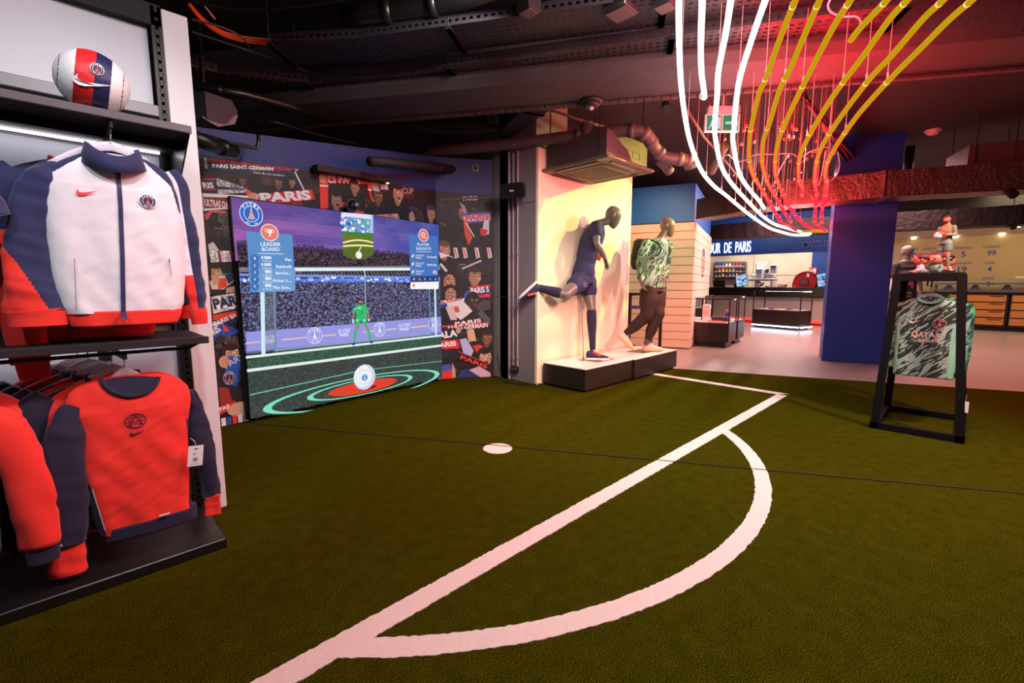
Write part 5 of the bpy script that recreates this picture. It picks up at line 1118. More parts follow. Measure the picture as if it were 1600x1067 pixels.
def collar(name, c, rx, ry, h, m, parent, dip=.03, flare=.012, M=None, wall=.006, lean=.0, n=40):
    """standing or ribbed neck ring, lower in front"""
    vs = []; fs = []; c = Vector(c)
    for r, (dr, dz) in enumerate(((flare, -h), (flare*.3, -h*.4), (0, 0), (-wall, 0), (-wall+flare*.3, -h*.4), (flare-wall, -h))):
        for k in range(n):
            a = 2*math.pi*k/n; fr = max(0, -math.sin(a)); v = Vector(((rx+dr)*math.cos(a), (ry+dr)*math.sin(a)-fr*lean, dz-dip*fr**1.4-(.012*abs(math.cos(a))**3 if r in (0, 5) else 0))); vs.append(c+v)
    for r in range(5):
        for k in range(n): k2 = (k+1) % n; fs.append((r*n+k, r*n+k2, (r+1)*n+k2, (r+1)*n+k))
    fs += [(5*n+k, 5*n+(k+1) % n, (k+1) % n, k) for k in range(n)]
    if M is not None: vs = [M @ v for v in vs]
    return link_mesh(name, vs, fs, m, parent, None, None, True)
def neckline(body, px_pts, Y, r, m, lining, parent, inner=None, M=None, axis=(0, 1, 0), U=(1, 0, 0)):
    """ribbed neck band laid over the front of the body, with the inside of the back showing in the opening"""
    bb = bvh_of(body); d = Vector(axis); cvn = Canvas(Vector(axis)*-.2+Vector((0, 0, 0)), U, Zv, -d, step=1.5e-4)
    P = spline(px_pts, 6); out = []
    for p in P:
        h = bb.ray_cast(p-d*.5, d, 1.5); out.append((h[0] if h[0] is not None else p)-d*r*.5)
    cen = sum((Vector(p) for p in P), Vector())/len(P); vs = []
    for p in P+[P[0].lerp(P[-1], .97-.05*k)+Vector((0, 0, .010*math.sin(math.pi*k/18))) for k in range(19)]:
        h = bb.ray_cast(p-d*.5, d, 1.5); vs.append((h[0] if h[0] is not None else p)-d*.008)
    link_mesh('neck_lining', vs, [tuple(range(len(vs)))], lining, parent)
    b = B(); b.loft([(p, r) for p in out], 10); return b.build('collar', m, parent, smooth=True)
def hanger(lab, c, width, hookz, M=None, grp=None, m=None):
    """clear plastic hanger with a chrome hook; c is the middle of its top bar"""
    M = M or Matrix.Identity(4); c = Vector(c); t_ = thing('clothes_hanger', lab, 'hanger', M @ c, 0, grp)
    b = B(M); P = []
    for k in range(13): f = k/12*2-1; P.append(c+Vector((f*width/2, 0, -.10*abs(f)**1.5)))
    vs = []
    for sgn in (0, 1): pass
    b.sections([(p, (0, 0, 1), (0, 1, 0), .018-.006*abs(i/6-1), .007, 3) for i, p in enumerate(P)], 12); b.build('shoulder_bar', m or CLEAR, t_, smooth=True)
    b = B(M); b.tube(spline([c+Vector((0, 0, .015)), c+Vector((0, 0, hookz*.35)), c+Vector((.0, -.022, hookz*.62)), c+Vector((0, -.01, hookz*.95)), c+Vector((0, .018, hookz*.95)), c+Vector((0, .026, hookz*.72))], 6), .0022, 8); b.build('hook', CHROME, t_, smooth=True)
    return t_

# --- football
bc = PY(145, 129, 2.40); fb = thing('football', 'white, red and navy football on the rack shelf', 'ball', bc-Zv*.108)
vd = (bc-CP).normalized(); la = vd.cross(Zv).normalized(); uu = la.cross(vd).normalized()
ax = (la*math.cos(.16)-uu*math.sin(.16)).normalized(); a2 = vd.cross(ax).normalized(); a3 = vd
Rb = .108; WB = mat('ball_white', (232, 230, 234), .5); RB = mat('ball_red', (214, 30, 36), .5); NB_ = mat('ball_navy', (30, 36, 82), .5); KB = mat('ball_line', (28, 34, 60), .4)
th_ = [-1, -.92, -.86, -.84, -.8, -.72, -.6, -.46, -.3, -.15, 0, .03, .15, .3, .44, .58, .70, .76, .78, .86, .94, 1]
fine = []
for i in range(len(th_)-1): fine += [th_[i]+(th_[i+1]-th_[i])*k/4 for k in range(4)]
fine.append(1); vs = []; fs = []; idx = []; n = 72
for i, a in enumerate(fine):
    for k in range(n):
        t = 2*math.pi*k/n; rr = math.sqrt(max(0, 1-a*a)); p = ax*a+a2*rr*math.cos(t)+a3*rr*math.sin(t)
        lat = abs(((a*7) % 1)-.5)+abs(((t*3.5/math.pi) % 1)-.5); gr = .0009*math.sin(lat*24); vs.append(bc+p*(Rb+gr))
for i in range(len(fine)-1):
    a = (fine[i]+fine[i+1])/2; base = 3 if -.86 < a < -.84 or .76 < a < .78 else 1 if -.46 < a < .03 else 2 if .03 < a < .44 else 0
    for k in range(n):
        t = 2*math.pi*(k+.5)/n; s_ = math.sin(t); mm = base if s_ < .25 or base == 3 else 0
        fs.append((i*n+k, i*n+(k+1) % n, (i+1)*n+(k+1) % n, (i+1)*n+k)); idx.append(mm)
cov = link_mesh('cover', vs, fs, [WB, RB, NB_, KB], fb, None, idx, True)
bv = bvh_of(cov); cv = Canvas(bc-vd*.2, ax, a2 if a2.z > 0 else -a2, -vd, step=1.5e-4)
cv.mark('crest'); cv.crest(.008, .050, .019, (22, 30, 74), (220, 40, 60), (240, 240, 244)); cv.mark('swoosh'); cv.swoosh(-.052, -.022, .108, (240, 240, 244), ys=.8)
cv.build('emblems', [PRINT], fb, bvh=bv, direc=vd, lift=.005)
bs = thing('ball_stand', 'clear ring stand holding the football up', 'stand', (bc.x, bc.y, 1.7925)); b = B(); b.tube([Vector((bc.x+.058*math.cos(t*.2618), bc.y+.058*math.sin(t*.2618), 1.812)) for t in range(24)], .004, 8, True); b.tube([Vector((bc.x+.072*math.cos(t*.2618), bc.y+.072*math.sin(t*.2618), 1.7965)) for t in range(24)], .004, 8, True)
for k in range(3): a = k*2.094+.4; b.bar((bc.x+.058*math.cos(a), bc.y+.058*math.sin(a), 1.812), (bc.x+.072*math.cos(a), bc.y+.072*math.sin(a), 1.797), .012, .004)
b.build('ring', CLEAR, bs)

# --- zip jacket
YJ = 2.33; J = lambda *P: [LX(x, y, YJ-.03) for x, y in P]
jk = thing('zip_jacket', 'white zip jacket with navy shoulders and red hem, front of the upper rail', 'jacket', (PY(178, 510, YJ).x, YJ, PY(178, 510, YJ).z))
Lj = J((140, 234), (122, 238), (98, 246), (76, 256), (62, 270), (57, 290), (60, 312), (66, 345), (74, 400), (83, 450), (93, 480), (103, 494)); Rj = J((212, 240), (228, 246), (246, 256), (262, 268), (272, 282), (280, 304), (286, 340), (290, 400), (291, 440), (289, 474), (283, 486))
ra = J((134, 240), (76, 272), (64, 300), (55, 340)); rb_ = J((222, 250), (268, 292), (279, 330), (292, 345)); zc = J((181, 262), (192, 502))
def jpick(x, z, c):
    xn = np.interp(z, [p[1] for p in ra[::-1]], [p[0] for p in ra[::-1]]); xm = np.interp(z, [p[1] for p in rb_[::-1]], [p[0] for p in rb_[::-1]])
    if z > ra[-1][1] and x < xn: return 1
    if z > rb_[-1][1] and x > xm: return 1
    return 0
bodyJ = cloth('body', Lj, Rj, YJ, .055, [WHITEF, NAVY], jpick, jk, seed=2, fold=.011, n=200, dz=.0035)
hl, hr = J((101, 488), (106, 500), (112, 514)), J((286, 480), (285, 492), (279, 504)); cloth('hem_band', hl, hr, YJ, .056, [REDF], None, jk, seed=2, fold=.008, ncap=0)
def Jp(x, y, hw, dy=0): p = PY(x, y, YJ+dy); return (p.x, YJ+dy, p.z, hw/404)
dl_ = J((23, 407), (77, 486))
def slp(a, z, x, f): return 1 if z < dl_[0][1]+(x-dl_[0][0])*(dl_[1][1]-dl_[0][1])/(dl_[1][0]-dl_[0][0]) else 0
sl = sleeve('sleeve', [Jp(100, 262, 9), Jp(72, 279, 21), Jp(54, 318, 23), Jp(46, 370, 22), Jp(44, 415, 24), Jp(50, 455, 28), Jp(56, 486, 31)], [NAVY, REDF], slp, jk, seed=3, sub=26, n=110)
sleeve('cuff', [Jp(57, 484, 31, -.004), Jp(60, 496, 30, -.004), Jp(62, 509, 30, -.004)], [REDF], None, jk, seed=3, fold=.003)
sleeve('sleeve', [Jp(262, 268, 10, .01), Jp(276, 292, 15, .012), Jp(286, 345, 16, .012), Jp(295, 400, 17, .012), Jp(303, 445, 15, .012), Jp(309, 484, 11, .012)], [NAVY, WHITEF, REDF], lambda a, z, x, f: 0 if a > -.1 else (2 if f > .72 else 1), jk, seed=5, sub=14)
sleeve('cuff', [Jp(309, 482, 13, .01), Jp(311, 493, 12, .01), Jp(313, 506, 11, .01)], [REDF], None, jk, seed=3, fold=.004)
pn = PY(176, 232, YJ)
collar('collar', (pn.x, YJ-.004, pn.z+.012), .078, .058, .062, NAVY, jk, dip=.052, flare=.020, lean=.016)
bj = bvh_of(bodyJ); cv = Canvas((0, 2.2, 0), (1, 0, 0), Zv, (0, -1, 0), step=1.5e-4)
Pq = [J(p)[0] for p in ((183, 262), (187, 320), (190, 400), (192, 497))]
for a, c in zip(Pq, Pq[1:]):
    for k in range(10): cv.line((a[0]+(c[0]-a[0])*k/10, a[1]+(c[1]-a[1])*k/10), (a[0]+(c[0]-a[0])*(k+1)/10, a[1]+(c[1]-a[1])*(k+1)/10), .0135, (34, 40, 84))
cv.build('zip', [PRINT], jk, bvh=bj, direc=(0, 1, 0), lift=.0025); cv = Canvas((0, 2.2, 0), (1, 0, 0), Zv, (0, -1, 0), step=1.5e-4)
cv.mark('swoosh'); u, v = J((119, 306))[0]; cv.swoosh(u, v, .060, (228, 54, 44), ys=.9); cv.mark('crest'); u, v = J((229.5, 316))[0]; cv.crest(u, v, .0255, (22, 32, 80), (220, 50, 66), (240, 240, 246))
for P in (((116, 404), (119, 484)), ((262, 404), (266, 430))): cv.mark('pocket'); q_ = [J(p)[0] for p in P]; cv.line(q_[0], q_[1], .003, (150, 146, 162))
for P in (((263, 405), (263, 411)),): cv.mark('pocket_tab'); q_ = [J(p)[0] for p in P]; cv.line(q_[0], q_[1], .004, (70, 60, 70))
cv.build('emblems', [PRINT], jk, bvh=bj, direc=(0, 1, 0), lift=.007)
p = PY(180, 262, YJ-.075); b = B(); b.bar(p, p-Zv*.03, .008, .004, up=(0, 1, 0)); b.box(p.x-.006, p.x+.006, p.y-.004, p.y+.004, p.z, p.z+.02, .002); b.build('zip_pull', STEEL, jk)
ph = PY(175, 236, YJ); hanger('white plastic hanger in the zip jacket collar', (ph.x, YJ, ph.z+.018), .36, .075, m=mat('hanger_white', (214, 210, 224), .3))
t = thing('faceout_arm', 'black faceout arm holding the zip jacket under the shelf', 'rail', (ph.x, 2.72, ph.z+.09)); b = B(); b.bar((ph.x, 2.72, ph.z+.085), (ph.x, 2.27, ph.z+.085), .012, .02); b.build('arm', BLACK, t); b = B(); b.cyl((ph.x, 2.27, ph.z+.07), (ph.x, 2.27, ph.z+.11), .006, n=10); b.build('end_stop', BLACK, t); b = B(); b.box(ph.x-.02, ph.x+.02, 2.70, 2.735, ph.z+.02, ph.z+.12); b.build('bracket', BLACK, t)

def std_garment(name, lab, cat, x, y, zt, body, shoulder, cuffm, sw=.27, L=.66, long=True, hemm=None, grp=None, seed=0, side='rl', tagm=None):
    t_ = thing(name, lab, cat, (x, y, zt-L), 0, grp)
    Lp = [(x-.08, zt), (x-.14, zt-.02), (x-sw*.85, zt-.05), (x-sw, zt-.09), (x-sw, zt-.16), (x-sw+.03, zt-.28), (x-sw+.035, zt-L+.05), (x-sw+.04, zt-L)]
    Rp = [(2*x-a, b_) for a, b_ in Lp]
    cloth('body', Lp, Rp, y, .045, [body, shoulder], (lambda X, z, c: 1 if abs(X-x) > .10+(zt-z)*1.35 else 0), t_, seed=seed, n=48, dz=.015)
    cloth('hem_band', [(x-sw+.035, zt-L+.02), (x-sw+.05, zt-L-.04)], [(x+sw-.035, zt-L+.02), (x+sw-.05, zt-L-.04)], y, .047, [hemm or cuffm], None, t_, seed=seed, n=48, ncap=0)
    for sg in (-1, 1):
        if ('l' if sg < 0 else 'r') not in side: continue
        P = [(x+sg*(sw-.05), y, zt-.06, .045), (x+sg*(sw+.0), y-.005, zt-.12, .062), (x+sg*(sw+.035), y-.01, zt-.25, .060)]
        if long: P += [(x+sg*(sw+.05), y-.015, zt-.42, .058), (x+sg*(sw+.055), y-.015, zt-.56, .050)]
        else: P = P[:2]+[(x+sg*(sw+.05), y-.01, zt-.22, .075), (x+sg*(sw+.07), y-.01, zt-.27, .08)]
        sleeve('sleeve', P, [tagm or shoulder], None, t_, seed=seed+sg, n=24, sub=5)
        if long: sleeve('cuff', [(x+sg*(sw+.055), y-.015, zt-.55, .046), (x+sg*(sw+.058), y-.015, zt-.62, .042)], [cuffm], None, t_, seed=seed, n=24, fold=.003)
    collar('collar', (x, y, zt+.012), .085, .05, .03, cuffm, t_, dip=.03, flare=.01); return t_
# garments left of the jacket, half out of the frame
std_garment('t_shirt', 'navy short sleeved shirt at the left edge of the upper rail', 't-shirt', -.50, 2.30, 1.65, NAVY, NAVY, NAVY, long=False, seed=4)
std_garment('zip_jacket', 'white and red jacket hanging behind the navy shirt', 'jacket', -.42, 2.47, 1.44, WHITEF, REDF, REDF, seed=6, L=.40)
std_garment('zip_jacket', 'red and navy jacket sleeve just behind the white zip jacket', 'jacket', .10, 2.48, 1.64, NAVY, NAVY, REDF, seed=9, sw=.225, L=.64)

# --- sweatshirts on the lower rail
YS = 2.36; Sg = lambda *P: [LX(x, y, YS-.03) for x, y in P]
sw = thing('sweatshirt', 'red sweatshirt with navy sleeves, front of the lower rail', 'sweatshirt', (PY(235, 830, YS).x, YS, PY(235, 830, YS).z))
Ls = Sg((168, 590), (150, 594), (126, 603), (108, 616), (100, 634), (104, 652), (116, 672), (123, 705), (127, 745), (138, 790), (150, 826), (158, 842)); Rs = Sg((246, 582), (262, 584), (282, 592), (296, 604), (301, 620), (298, 645), (296, 690), (296, 740), (298, 780), (303, 792), (306, 800))
nb_ = Sg((112, 700), (121, 727), (144, 765), (166, 836)); nr = Sg((294, 600), (291, 655), (297, 709), (294, 785))
def spick(x, z, c):
    if z < nb_[0][1] and x < np.interp(z, [p[1] for p in nb_[::-1]], [p[0] for p in nb_[::-1]]): return 1
    if z < nr[1][1] and x > np.interp(z, [p[1] for p in nr[::-1]], [p[0] for p in nr[::-1]]): return 1
    return 0
bodyS = cloth('body', Ls, Rs, YS, .05, [REDF, DNAVY], spick, sw, seed=12, fold=.016, n=160, dz=.004)
cloth('hem_band', Sg((157, 832), (161, 842), (168, 860)), Sg((308, 785), (309, 795), (309, 808)), YS, .053, [DNAVY], None, sw, seed=12, fold=.012, ncap=0)
def Sp(x, y, hw, dy=0): p = PY(x, y, YS+dy); return (p.x, YS+dy, p.z, hw/405)
lsl = sleeve('sleeve', [Sp(117, 634, 10, -.01), Sp(105, 655, 18, -.015), Sp(101, 695, 25, -.02), Sp(100, 745, 28, -.02), Sp(101, 795, 27, -.02), Sp(103, 850, 24, -.02)], [DNAVY], None, sw, seed=21)
sleeve('cuff', [Sp(104, 846, 21, -.02), Sp(105, 870, 22, -.02), Sp(106, 896, 21, -.02)], [REDF], None, sw, seed=5)
sleeve('sleeve', [Sp(294, 612, 8, .0), Sp(304, 635, 12, .01), Sp(313, 675, 16, .01), Sp(322, 720, 17, .01), Sp(330, 776, 14, .01)], [DNAVY], None, sw, seed=23)
sleeve('cuff', [Sp(330, 774, 13, .01), Sp(332, 788, 12, .01), Sp(332, 804, 10, .01)], [REDF], None, sw, seed=5)
neckline(bodyS, [Vector((a, YS, c)) for a, c in Sg((158, 594), (163, 603), (178, 613), (200, 618), (222, 615), (240, 604), (248, 589))], YS, .0085, DNAVY, DNAVY, sw)
bs_ = bvh_of(bodyS); cv = Canvas((0, 2.2, 0), (1, 0, 0), Zv, (0, -1, 0), step=1.5e-4)
cv.mark('emblem'); u, v = Sg((211, 656))[0]; IK = (40, 24, 62); cv.ring(u, v, .034, .030, .0028, IK); cv.ring(u, v, .020, .028, .002, IK)
for dv in (-.014, 0, .014): cv.line((u-.033*math.sqrt(1-(dv/.03)**2), v+dv), (u+.033*math.sqrt(1-(dv/.03)**2), v+dv), .002, IK)
cv.line((u-.022, v-.022), (u, v+.026), .003, IK); cv.line((u+.022, v-.022), (u, v+.026), .003, IK); cv.line((u-.012, v-.006), (u+.012, v-.006), .0025, IK)
a, c = Sg((202, 680))[0]; cv.mark('swoosh'); cv.swoosh(a, c, .048, IK, ys=.85)
q_ = Sg((144, 762), (164, 828)); cv.mark('side_zip'); cv.line(q_[0], q_[1], .004, (210, 190, 196))
cv.build('emblems', [PRINT], sw, bvh=bs_, direc=(0, 1, 0), lift=.002)
cv = Canvas((0, 2.2, 0), (1, 0, 0), Zv, (0, -1, 0), step=1.5e-4); q_ = [LX(x, y, YS-.06) for x, y in ((80, 860), (98, 853))]; cv.text('PARIS', q_[0], q_[1], .009, (220, 216, 230)); cv.build('sleeve_lettering', [PRINT], sw, bvh=bvh_of(lsl), direc=(0, 1, 0), lift=.0015)
p = PY(257, 804, YS-.062); b = B(); b.box(p.x-.018, p.x+.018, p.y-.003, p.y+.003, p.z-.004, p.z+.004, .001); b.build('hem_tab', mat('tab', (190, 184, 200), .5), sw)
# price tag
pt = PY(305.5, 712, YS-.075); tgx = thing('price_tag', 'white price tag hanging on the red sweatshirt side', 'tag', pt); Mt = Matrix.Translation(pt) @ Matrix.Rotation(.12, 4, 'Y'); b = B(Mt); b.box(-.027, .027, -.0012, .0012, -.044, .044); b.build('card', WHITEP, tgx); b = B(); b.tube(spline([pt+Vector((.004, 0, .04)), pt+Vector((.0, -.006, .065)), pt+Vector((-.01, .02, .075))], 6), .0012, 5); b.build('string', WHC, tgx)
cv = Canvas(pt-Vector((0, .0016, 0)), Mt.to_3x3() @ Vector((1, 0, 0)), Mt.to_3x3() @ Zv, (0, -1, 0), step=3e-5); cv.ell(0, .030, .007, .003, (40, 36, 44)); cv.swoosh(-.009, .006, .018, (60, 50, 60)); cv.ring(0, -.016, .010, .010, .002, (50, 44, 60)); cv.ell(0, -.016, .005, .005, (60, 50, 70)); cv.rect(-.018, .018, -.036, -.034, (150, 146, 150)); cv.build('print', [PRINT], tgx)
# hangers and further sweatshirts behind
ph = PY(196, 590, YS); hz_ = PY(200, 579, YS).z; hanger('clear hanger of the front red sweatshirt', (ph.x, YS-.004, hz_), .20, .075, grp=None)
for k, (dy, dx, dz_, bm, shm, lab) in enumerate(((.06, -.045, .004, REDF, DNAVY, 'red sweatshirt right behind the front one'), (.12, -.080, .010, REDF, DNAVY, 'third red sweatshirt from the front on the lower rail'), (.18, -.110, .02, CRIMSON, DNAVY, 'crimson sweatshirt fourth from the front'), (.25, -.14, .03, CRIMSON, NAVY, 'rearmost crimson and navy sweatshirt of the lower rail'))):
    std_garment('sweatshirt', lab, 'sweatshirt', ph.x+.012+dx, YS+dy, ph.z+.002+dz_, bm, shm if k < 2 else CRIMSON, DNAVY, sw=.235, L=.56, grp='sweatshirts on the lower rail', seed=30+k, side='l', tagm=DNAVY if k < 2 else NAVY)
    hanger(('second clear hanger from the front on the lower rail', 'third clear hanger from the front on the lower rail', 'fourth clear hanger from the front', 'rearmost clear hanger on the lower rail')[k], (ph.x+.012+dx, YS+dy, ph.z+.03+dz_), .30, .075, grp='hangers on the lower rail')
t = thing('faceout_arm', 'black faceout arm carrying the red sweatshirts', 'rail', (ph.x, 2.72, ph.z+.1)); b = B(); b.bar((ph.x-.04, 2.72, ph.z+.098), (ph.x, 2.28, ph.z+.092), .012, .02); b.build('arm', BLACK, t); b = B(); b.box(ph.x-.06, ph.x-.02, 2.70, 2.735, ph.z+.03, ph.z+.12); b.build('bracket', BLACK, t)
std_garment('sweatshirt', 'navy sweatshirt with red sleeves at the left edge below', 'sweatshirt', -.45, 2.29, .80, NAVY, DNAVY, DNAVY, sw=.27, L=.54, seed=44, tagm=REDF, side='r')
std_garment('sweatshirt', 'red sweatshirt mostly hidden behind the left navy one', 'sweatshirt', -.42, 2.42, .82, CRIMSON, REDF, DNAVY, sw=.25, L=.5, seed=48, side='r')

# ================================================================ PLINTHS AND MANNEQUINS
PLW = mat('plinth_top', (236, 232, 230), .35)
def plinth(lab, x0, x1, y0, y1, rz):
    t_ = thing('plinth', lab, 'plinth', ((x0+x1)/2, (y0+y1)/2, 0), rz); M = Matrix.Translation(((x0+x1)/2, (y0+y1)/2, 0)) @ Matrix.Rotation(rz, 4, 'Z'); w_, d_ = (x1-x0)/2, (y1-y0)/2
    b = B(M); b.box(-w_, w_, -d_, d_, .025, .255, .002); b.build('body', mat('plinth_dark', (40, 32, 28), .4), t_); b = B(M); b.box(-w_, w_, -d_, d_, .255, .265, .002); b.build('top', PLW, t_)
    b = B(M); b.box(-w_+.03, w_-.03, -d_+.03, d_-.03, 0, .025); b.build('foot', BLACK, t_); return t_
plinth('black plinth with white top under the kicking mannequin', 3.967, 4.907, 2.875, 3.485, -.01)
plinth('black plinth with white top under the walking mannequin', 4.925, 6.10, 2.86, 3.47, .02)
MIR = mat('mirror_steel', (170, 160, 160), .12, 1.0)
for lab, c, s_ in (('polished steel base plate under the kicking mannequin', Z(932, 561, .268), .19), ('polished steel base plate under the walking mannequin', Z(1003, 548.5, .268), .17)):
    b = B(Matrix.Translation((c.x, c.y, .2655)) @ Matrix.Rotation(.0, 4, 'Z')); b.box(-s_, s_, -s_*.75, s_*.75, 0, .005, .001); tag(b.build('base_plate', MIR, loc=(c.x, c.y, .2655)), lab, 'base plate')

def chain(b, pts, n=14):
    """tapering limb: spheres at joints bridged by cones. pts: (Vector, r)"""
    for (p, r) in pts: b.ball(p, r, 12)
    for (p, r), (q, s_) in zip(pts, pts[1:]):
        if (q-p).length > 1e-4: b.cyl(p, q, r, s_, n)
def hand(b, wrist, d, palm_n, side, L=.175, curl=.5):
    """palm with four fingers and a thumb; d: pointing direction, palm_n: palm normal, side: thumb side"""
    d = d.normalized(); pn_ = palm_n.normalized(); s_ = side.normalized()
    k_ = wrist+d*L*.48
    b.sections([(wrist, s_, pn_, .026, .020, 2.3), (wrist+d*L*.2, s_, pn_, .034, .019, 2.5), (k_, s_, pn_, .040, .015, 2.6), (k_+d*.012, s_, pn_, .036, .011, 2.5)], 14)
    for i, (o_, l_) in enumerate(((.030, .072), (.010, .082), (-.010, .076), (-.030, .060))):
        p0 = k_+s_*o_-d*.01; c_ = curl*(.8+.12*i); p1 = p0+d*l_*.45+pn_*l_*.12*c_+s_*o_*.15; d2 = (d*math.cos(c_*.9)+pn_*math.sin(c_*.9)); p2 = p1+d2*l_*.34; d3 = (d*math.cos(c_*1.6)+pn_*math.sin(c_*1.6)); p3 = p2+d3*l_*.3
        chain(b, [(p0, .0095), (p1, .0085), (p2, .0075), (p3, .0062)], 8)
    t0 = wrist+d*L*.14+s_*.022; t1 = t0+(d*.6+s_*.7+pn_*.3).normalized()*.040; t2 = t1+(d*.9+s_*.25+pn_*.3).normalized()*.032
    chain(b, [(t0, .013), (t1, .0105), (t2, .0085)], 8)
def head_mannequin(b, c, fwd, up, lat, s=1.0):
    """abstract egg head with ridge nose and chin; c is the head centre"""
    R_ = []
    for f, w_, dd, o_ in ((-.125, .020, .022, .062), (-.115, .036, .040, .052), (-.10, .046, .058, .040), (-.075, .056, .078, .022), (-.045, .064, .092, .010), (-.01, .071, .101, .0), (.03, .075, .103, -.006), (.065, .071, .095, -.010), (.095, .056, .076, -.012), (.115, .034, .046, -.014), (.124, .012, .016, -.014)):
        R_.append((c+up*f*s+fwd*o_*s, lat, fwd, w_*s, dd*s, 2.15))
    b.sections(R_, 24)
    # brow / nose ridge plane of the featureless face
    b.sections([(c+up*.055*s+fwd*.062*s, lat, fwd, .030*s, .030*s, 2), (c-up*.03*s+fwd*.083*s, lat, fwd, .016*s, .026*s, 2), (c-up*.085*s+fwd*.082*s, lat, fwd, .026*s, .022*s, 2), (c-up*.11*s+fwd*.070*s, lat, fwd, .02*s, .018*s, 2)], 14)
    for sg in (-1, 1): # ears
        e = c+lat*sg*.073*s-up*.005*s-fwd*.010*s; b.sections([(e-lat*sg*.01*s, fwd, up, .016*s, .030*s, 2), (e+lat*sg*.006*s, fwd, up, .019*s, .034*s, 2), (e+lat*sg*.012*s, fwd, up, .012*s, .026*s, 2)], 14)
def shoe(lab, heel, toe, upv, mats, parent, L=.30, W=.105, lace=None, tongue=None, sole_h=.034):
    """trainer: sole, upper, laces, stripe; heel and toe are sole points, upv points out of the foot"""
    f = (toe-heel).normalized(); u = (upv-f*upv.dot(f)).normalized(); s_ = f.cross(u).normalized(); M = Matrix((f, s_, u)).transposed().to_4x4(); M.translation = heel
    prof = [(0, .26, .8), (.05, .36, 1), (.18, .40, 1), (.35, .38, 1), (.52, .42, 1), (.70, .50, 1), (.84, .46, .95), (.94, .32, .8), (1.0, .12, .55)]
    b = B(M); b.sections([((x*L, 0, sole_h*.5+(.004*L*0 if x < .8 else (x-.8)*.12*L)), (0, 1, 0), (0, 0, 1), W*w_, sole_h*.5*h_, 4) for x, w_, h_ in prof], 22); bsole = b
    up_ = [(.02, .28, .62), (.07, .34, .92), (.16, .37, .98), (.26, .37, .92), (.36, .36, .84), (.48, .38, .68), (.62, .42, .50), (.76, .43, .36), (.88, .36, .27), (.96, .22, .18)]
    b = B(M); b.sections([((x*L, 0, sole_h*.8+h_*.042), (0, 1, 0), (0, 0, 1), W*w_, h_*.05, 2.4) for x, w_, h_ in up_], 22); o2 = b.build('shoe', mats[1], parent, smooth=True); bsole.build('sole', mats[0], o2, smooth=True)
    if lace:
        b = B(M)
        for k in range(5): x = (.34+.075*k)*L; z_ = sole_h+(.088-.011*k); b.tube([Vector((x, -.030+.002*k, z_-.012)), Vector((x+.004, 0, z_+.001)), Vector((x, .030-.002*k, z_-.012))], .0034, 6)
        b.tube(spline([Vector((.33*L, 0, sole_h+.088)), Vector((.32*L, .03, sole_h+.096)), Vector((.36*L, .045, sole_h+.07))], 5), .003, 6); b.build('laces', lace, o2)
    if tongue:
        b = B(M)
        for sg in (-1, 1): b.bar((.30*L, sg*.034, sole_h+.074), (.60*L, sg*.043, sole_h+.028), .004, .022, up=(0, 0, 1))
        b.build('side_stripe', tongue, o2)
    return o2

# ---- kicking mannequin
NV1 = mat('jersey_navy', (48, 50, 92), .8, bump=(40, .2, .004), vary=(6, .1)); NV2 = mat('shorts_navy', (44, 46, 86), .8, bump=(22, .3, .006)); SOCK = mat('sock_navy', (36, 36, 70), .85)
m1 = thing('mannequin', 'grey mannequin kicking in navy shirt, shorts and socks', 'mannequin', Z(928, 561, .27))
R, Fv = R2, F2
tilt = (R*.24+Zv*.97).normalized(); fw1 = (R*.97-Zv*.24).normalized()
hipc = D(912, 434, 5.64)
spine = [(D(910, 440, 5.62), .150, .118), (D(912, 428, 5.62), .160, .120), (D(914.5, 411, 5.62), .135, .100), (D(919, 393, 5.62), .150, .112), (D(924, 376, 5.62), .172, .122), (D(929, 362, 5.62), .185, .112), (D(932.5, 353, 5.62), .150, .078), (D(935.5, 349, 5.62), .062, .055), (D(946, 346.5, 5.62), .052, .054), (D(953, 343, 5.62), .052, .055)]
b = B(); b.sections([(p, Fv, fw1 if i < 7 else (R*.7-Zv*.7).normalized(), a, c, 2.2) for i, (p, a, c) in enumerate(spine)], 28)
hf = (R*.88-Zv*.48).normalized(); hu = (R*.48+Zv*.88).normalized(); head_mannequin(b, D(957.5, 338.5, 5.62), hf, hu, Fv, 1.0)
sh_n, el_n, wr_n = D(931, 354, 5.46), D(932.5, 381, 5.36), D(945, 402.5, 5.42)
sh_f, el_f, wr_f = D(933, 354, 5.80), D(924, 372, 6.02), D(914, 392, 6.20)
for s_, e_, w_ in ((sh_n, el_n, wr_n), (sh_f, el_f, wr_f)): chain(b, [(s_, .056), (s_.lerp(e_, .5), .050), (e_, .040), (e_.lerp(w_, .35), .041), (w_, .027)])
hand(b, wr_n, D(949, 417, 5.44)-wr_n, -Fv*.3-R*.9, (-Fv*.9+R*.3), L=.17, curl=.35); hand(b, wr_f, wr_f-el_f, R, Zv, L=.165, curl=.4)
h1, k1, a1 = D(908, 438, 5.52), D(883.5, 460.5, 5.22), D(836, 448, 5.24)
h2, k2, a2_ = D(917, 440, 5.74), D(924, 481, 5.66), D(926, 545, 5.66)
chain(b, [(h1, .100), (h1.lerp(k1, .5), .082), (k1, .056), (k1.lerp(a1, .3), .058), (k1.lerp(a1, .7), .042), (a1, .034)])
chain(b, [(h2, .098), (h2.lerp(k2, .5), .080), (k2, .054), (k2.lerp(a2_, .28), .056), (k2.lerp(a2_, .7), .040), (a2_, .034)])
skin('body', b, .0055, SKINM, m1, 5)
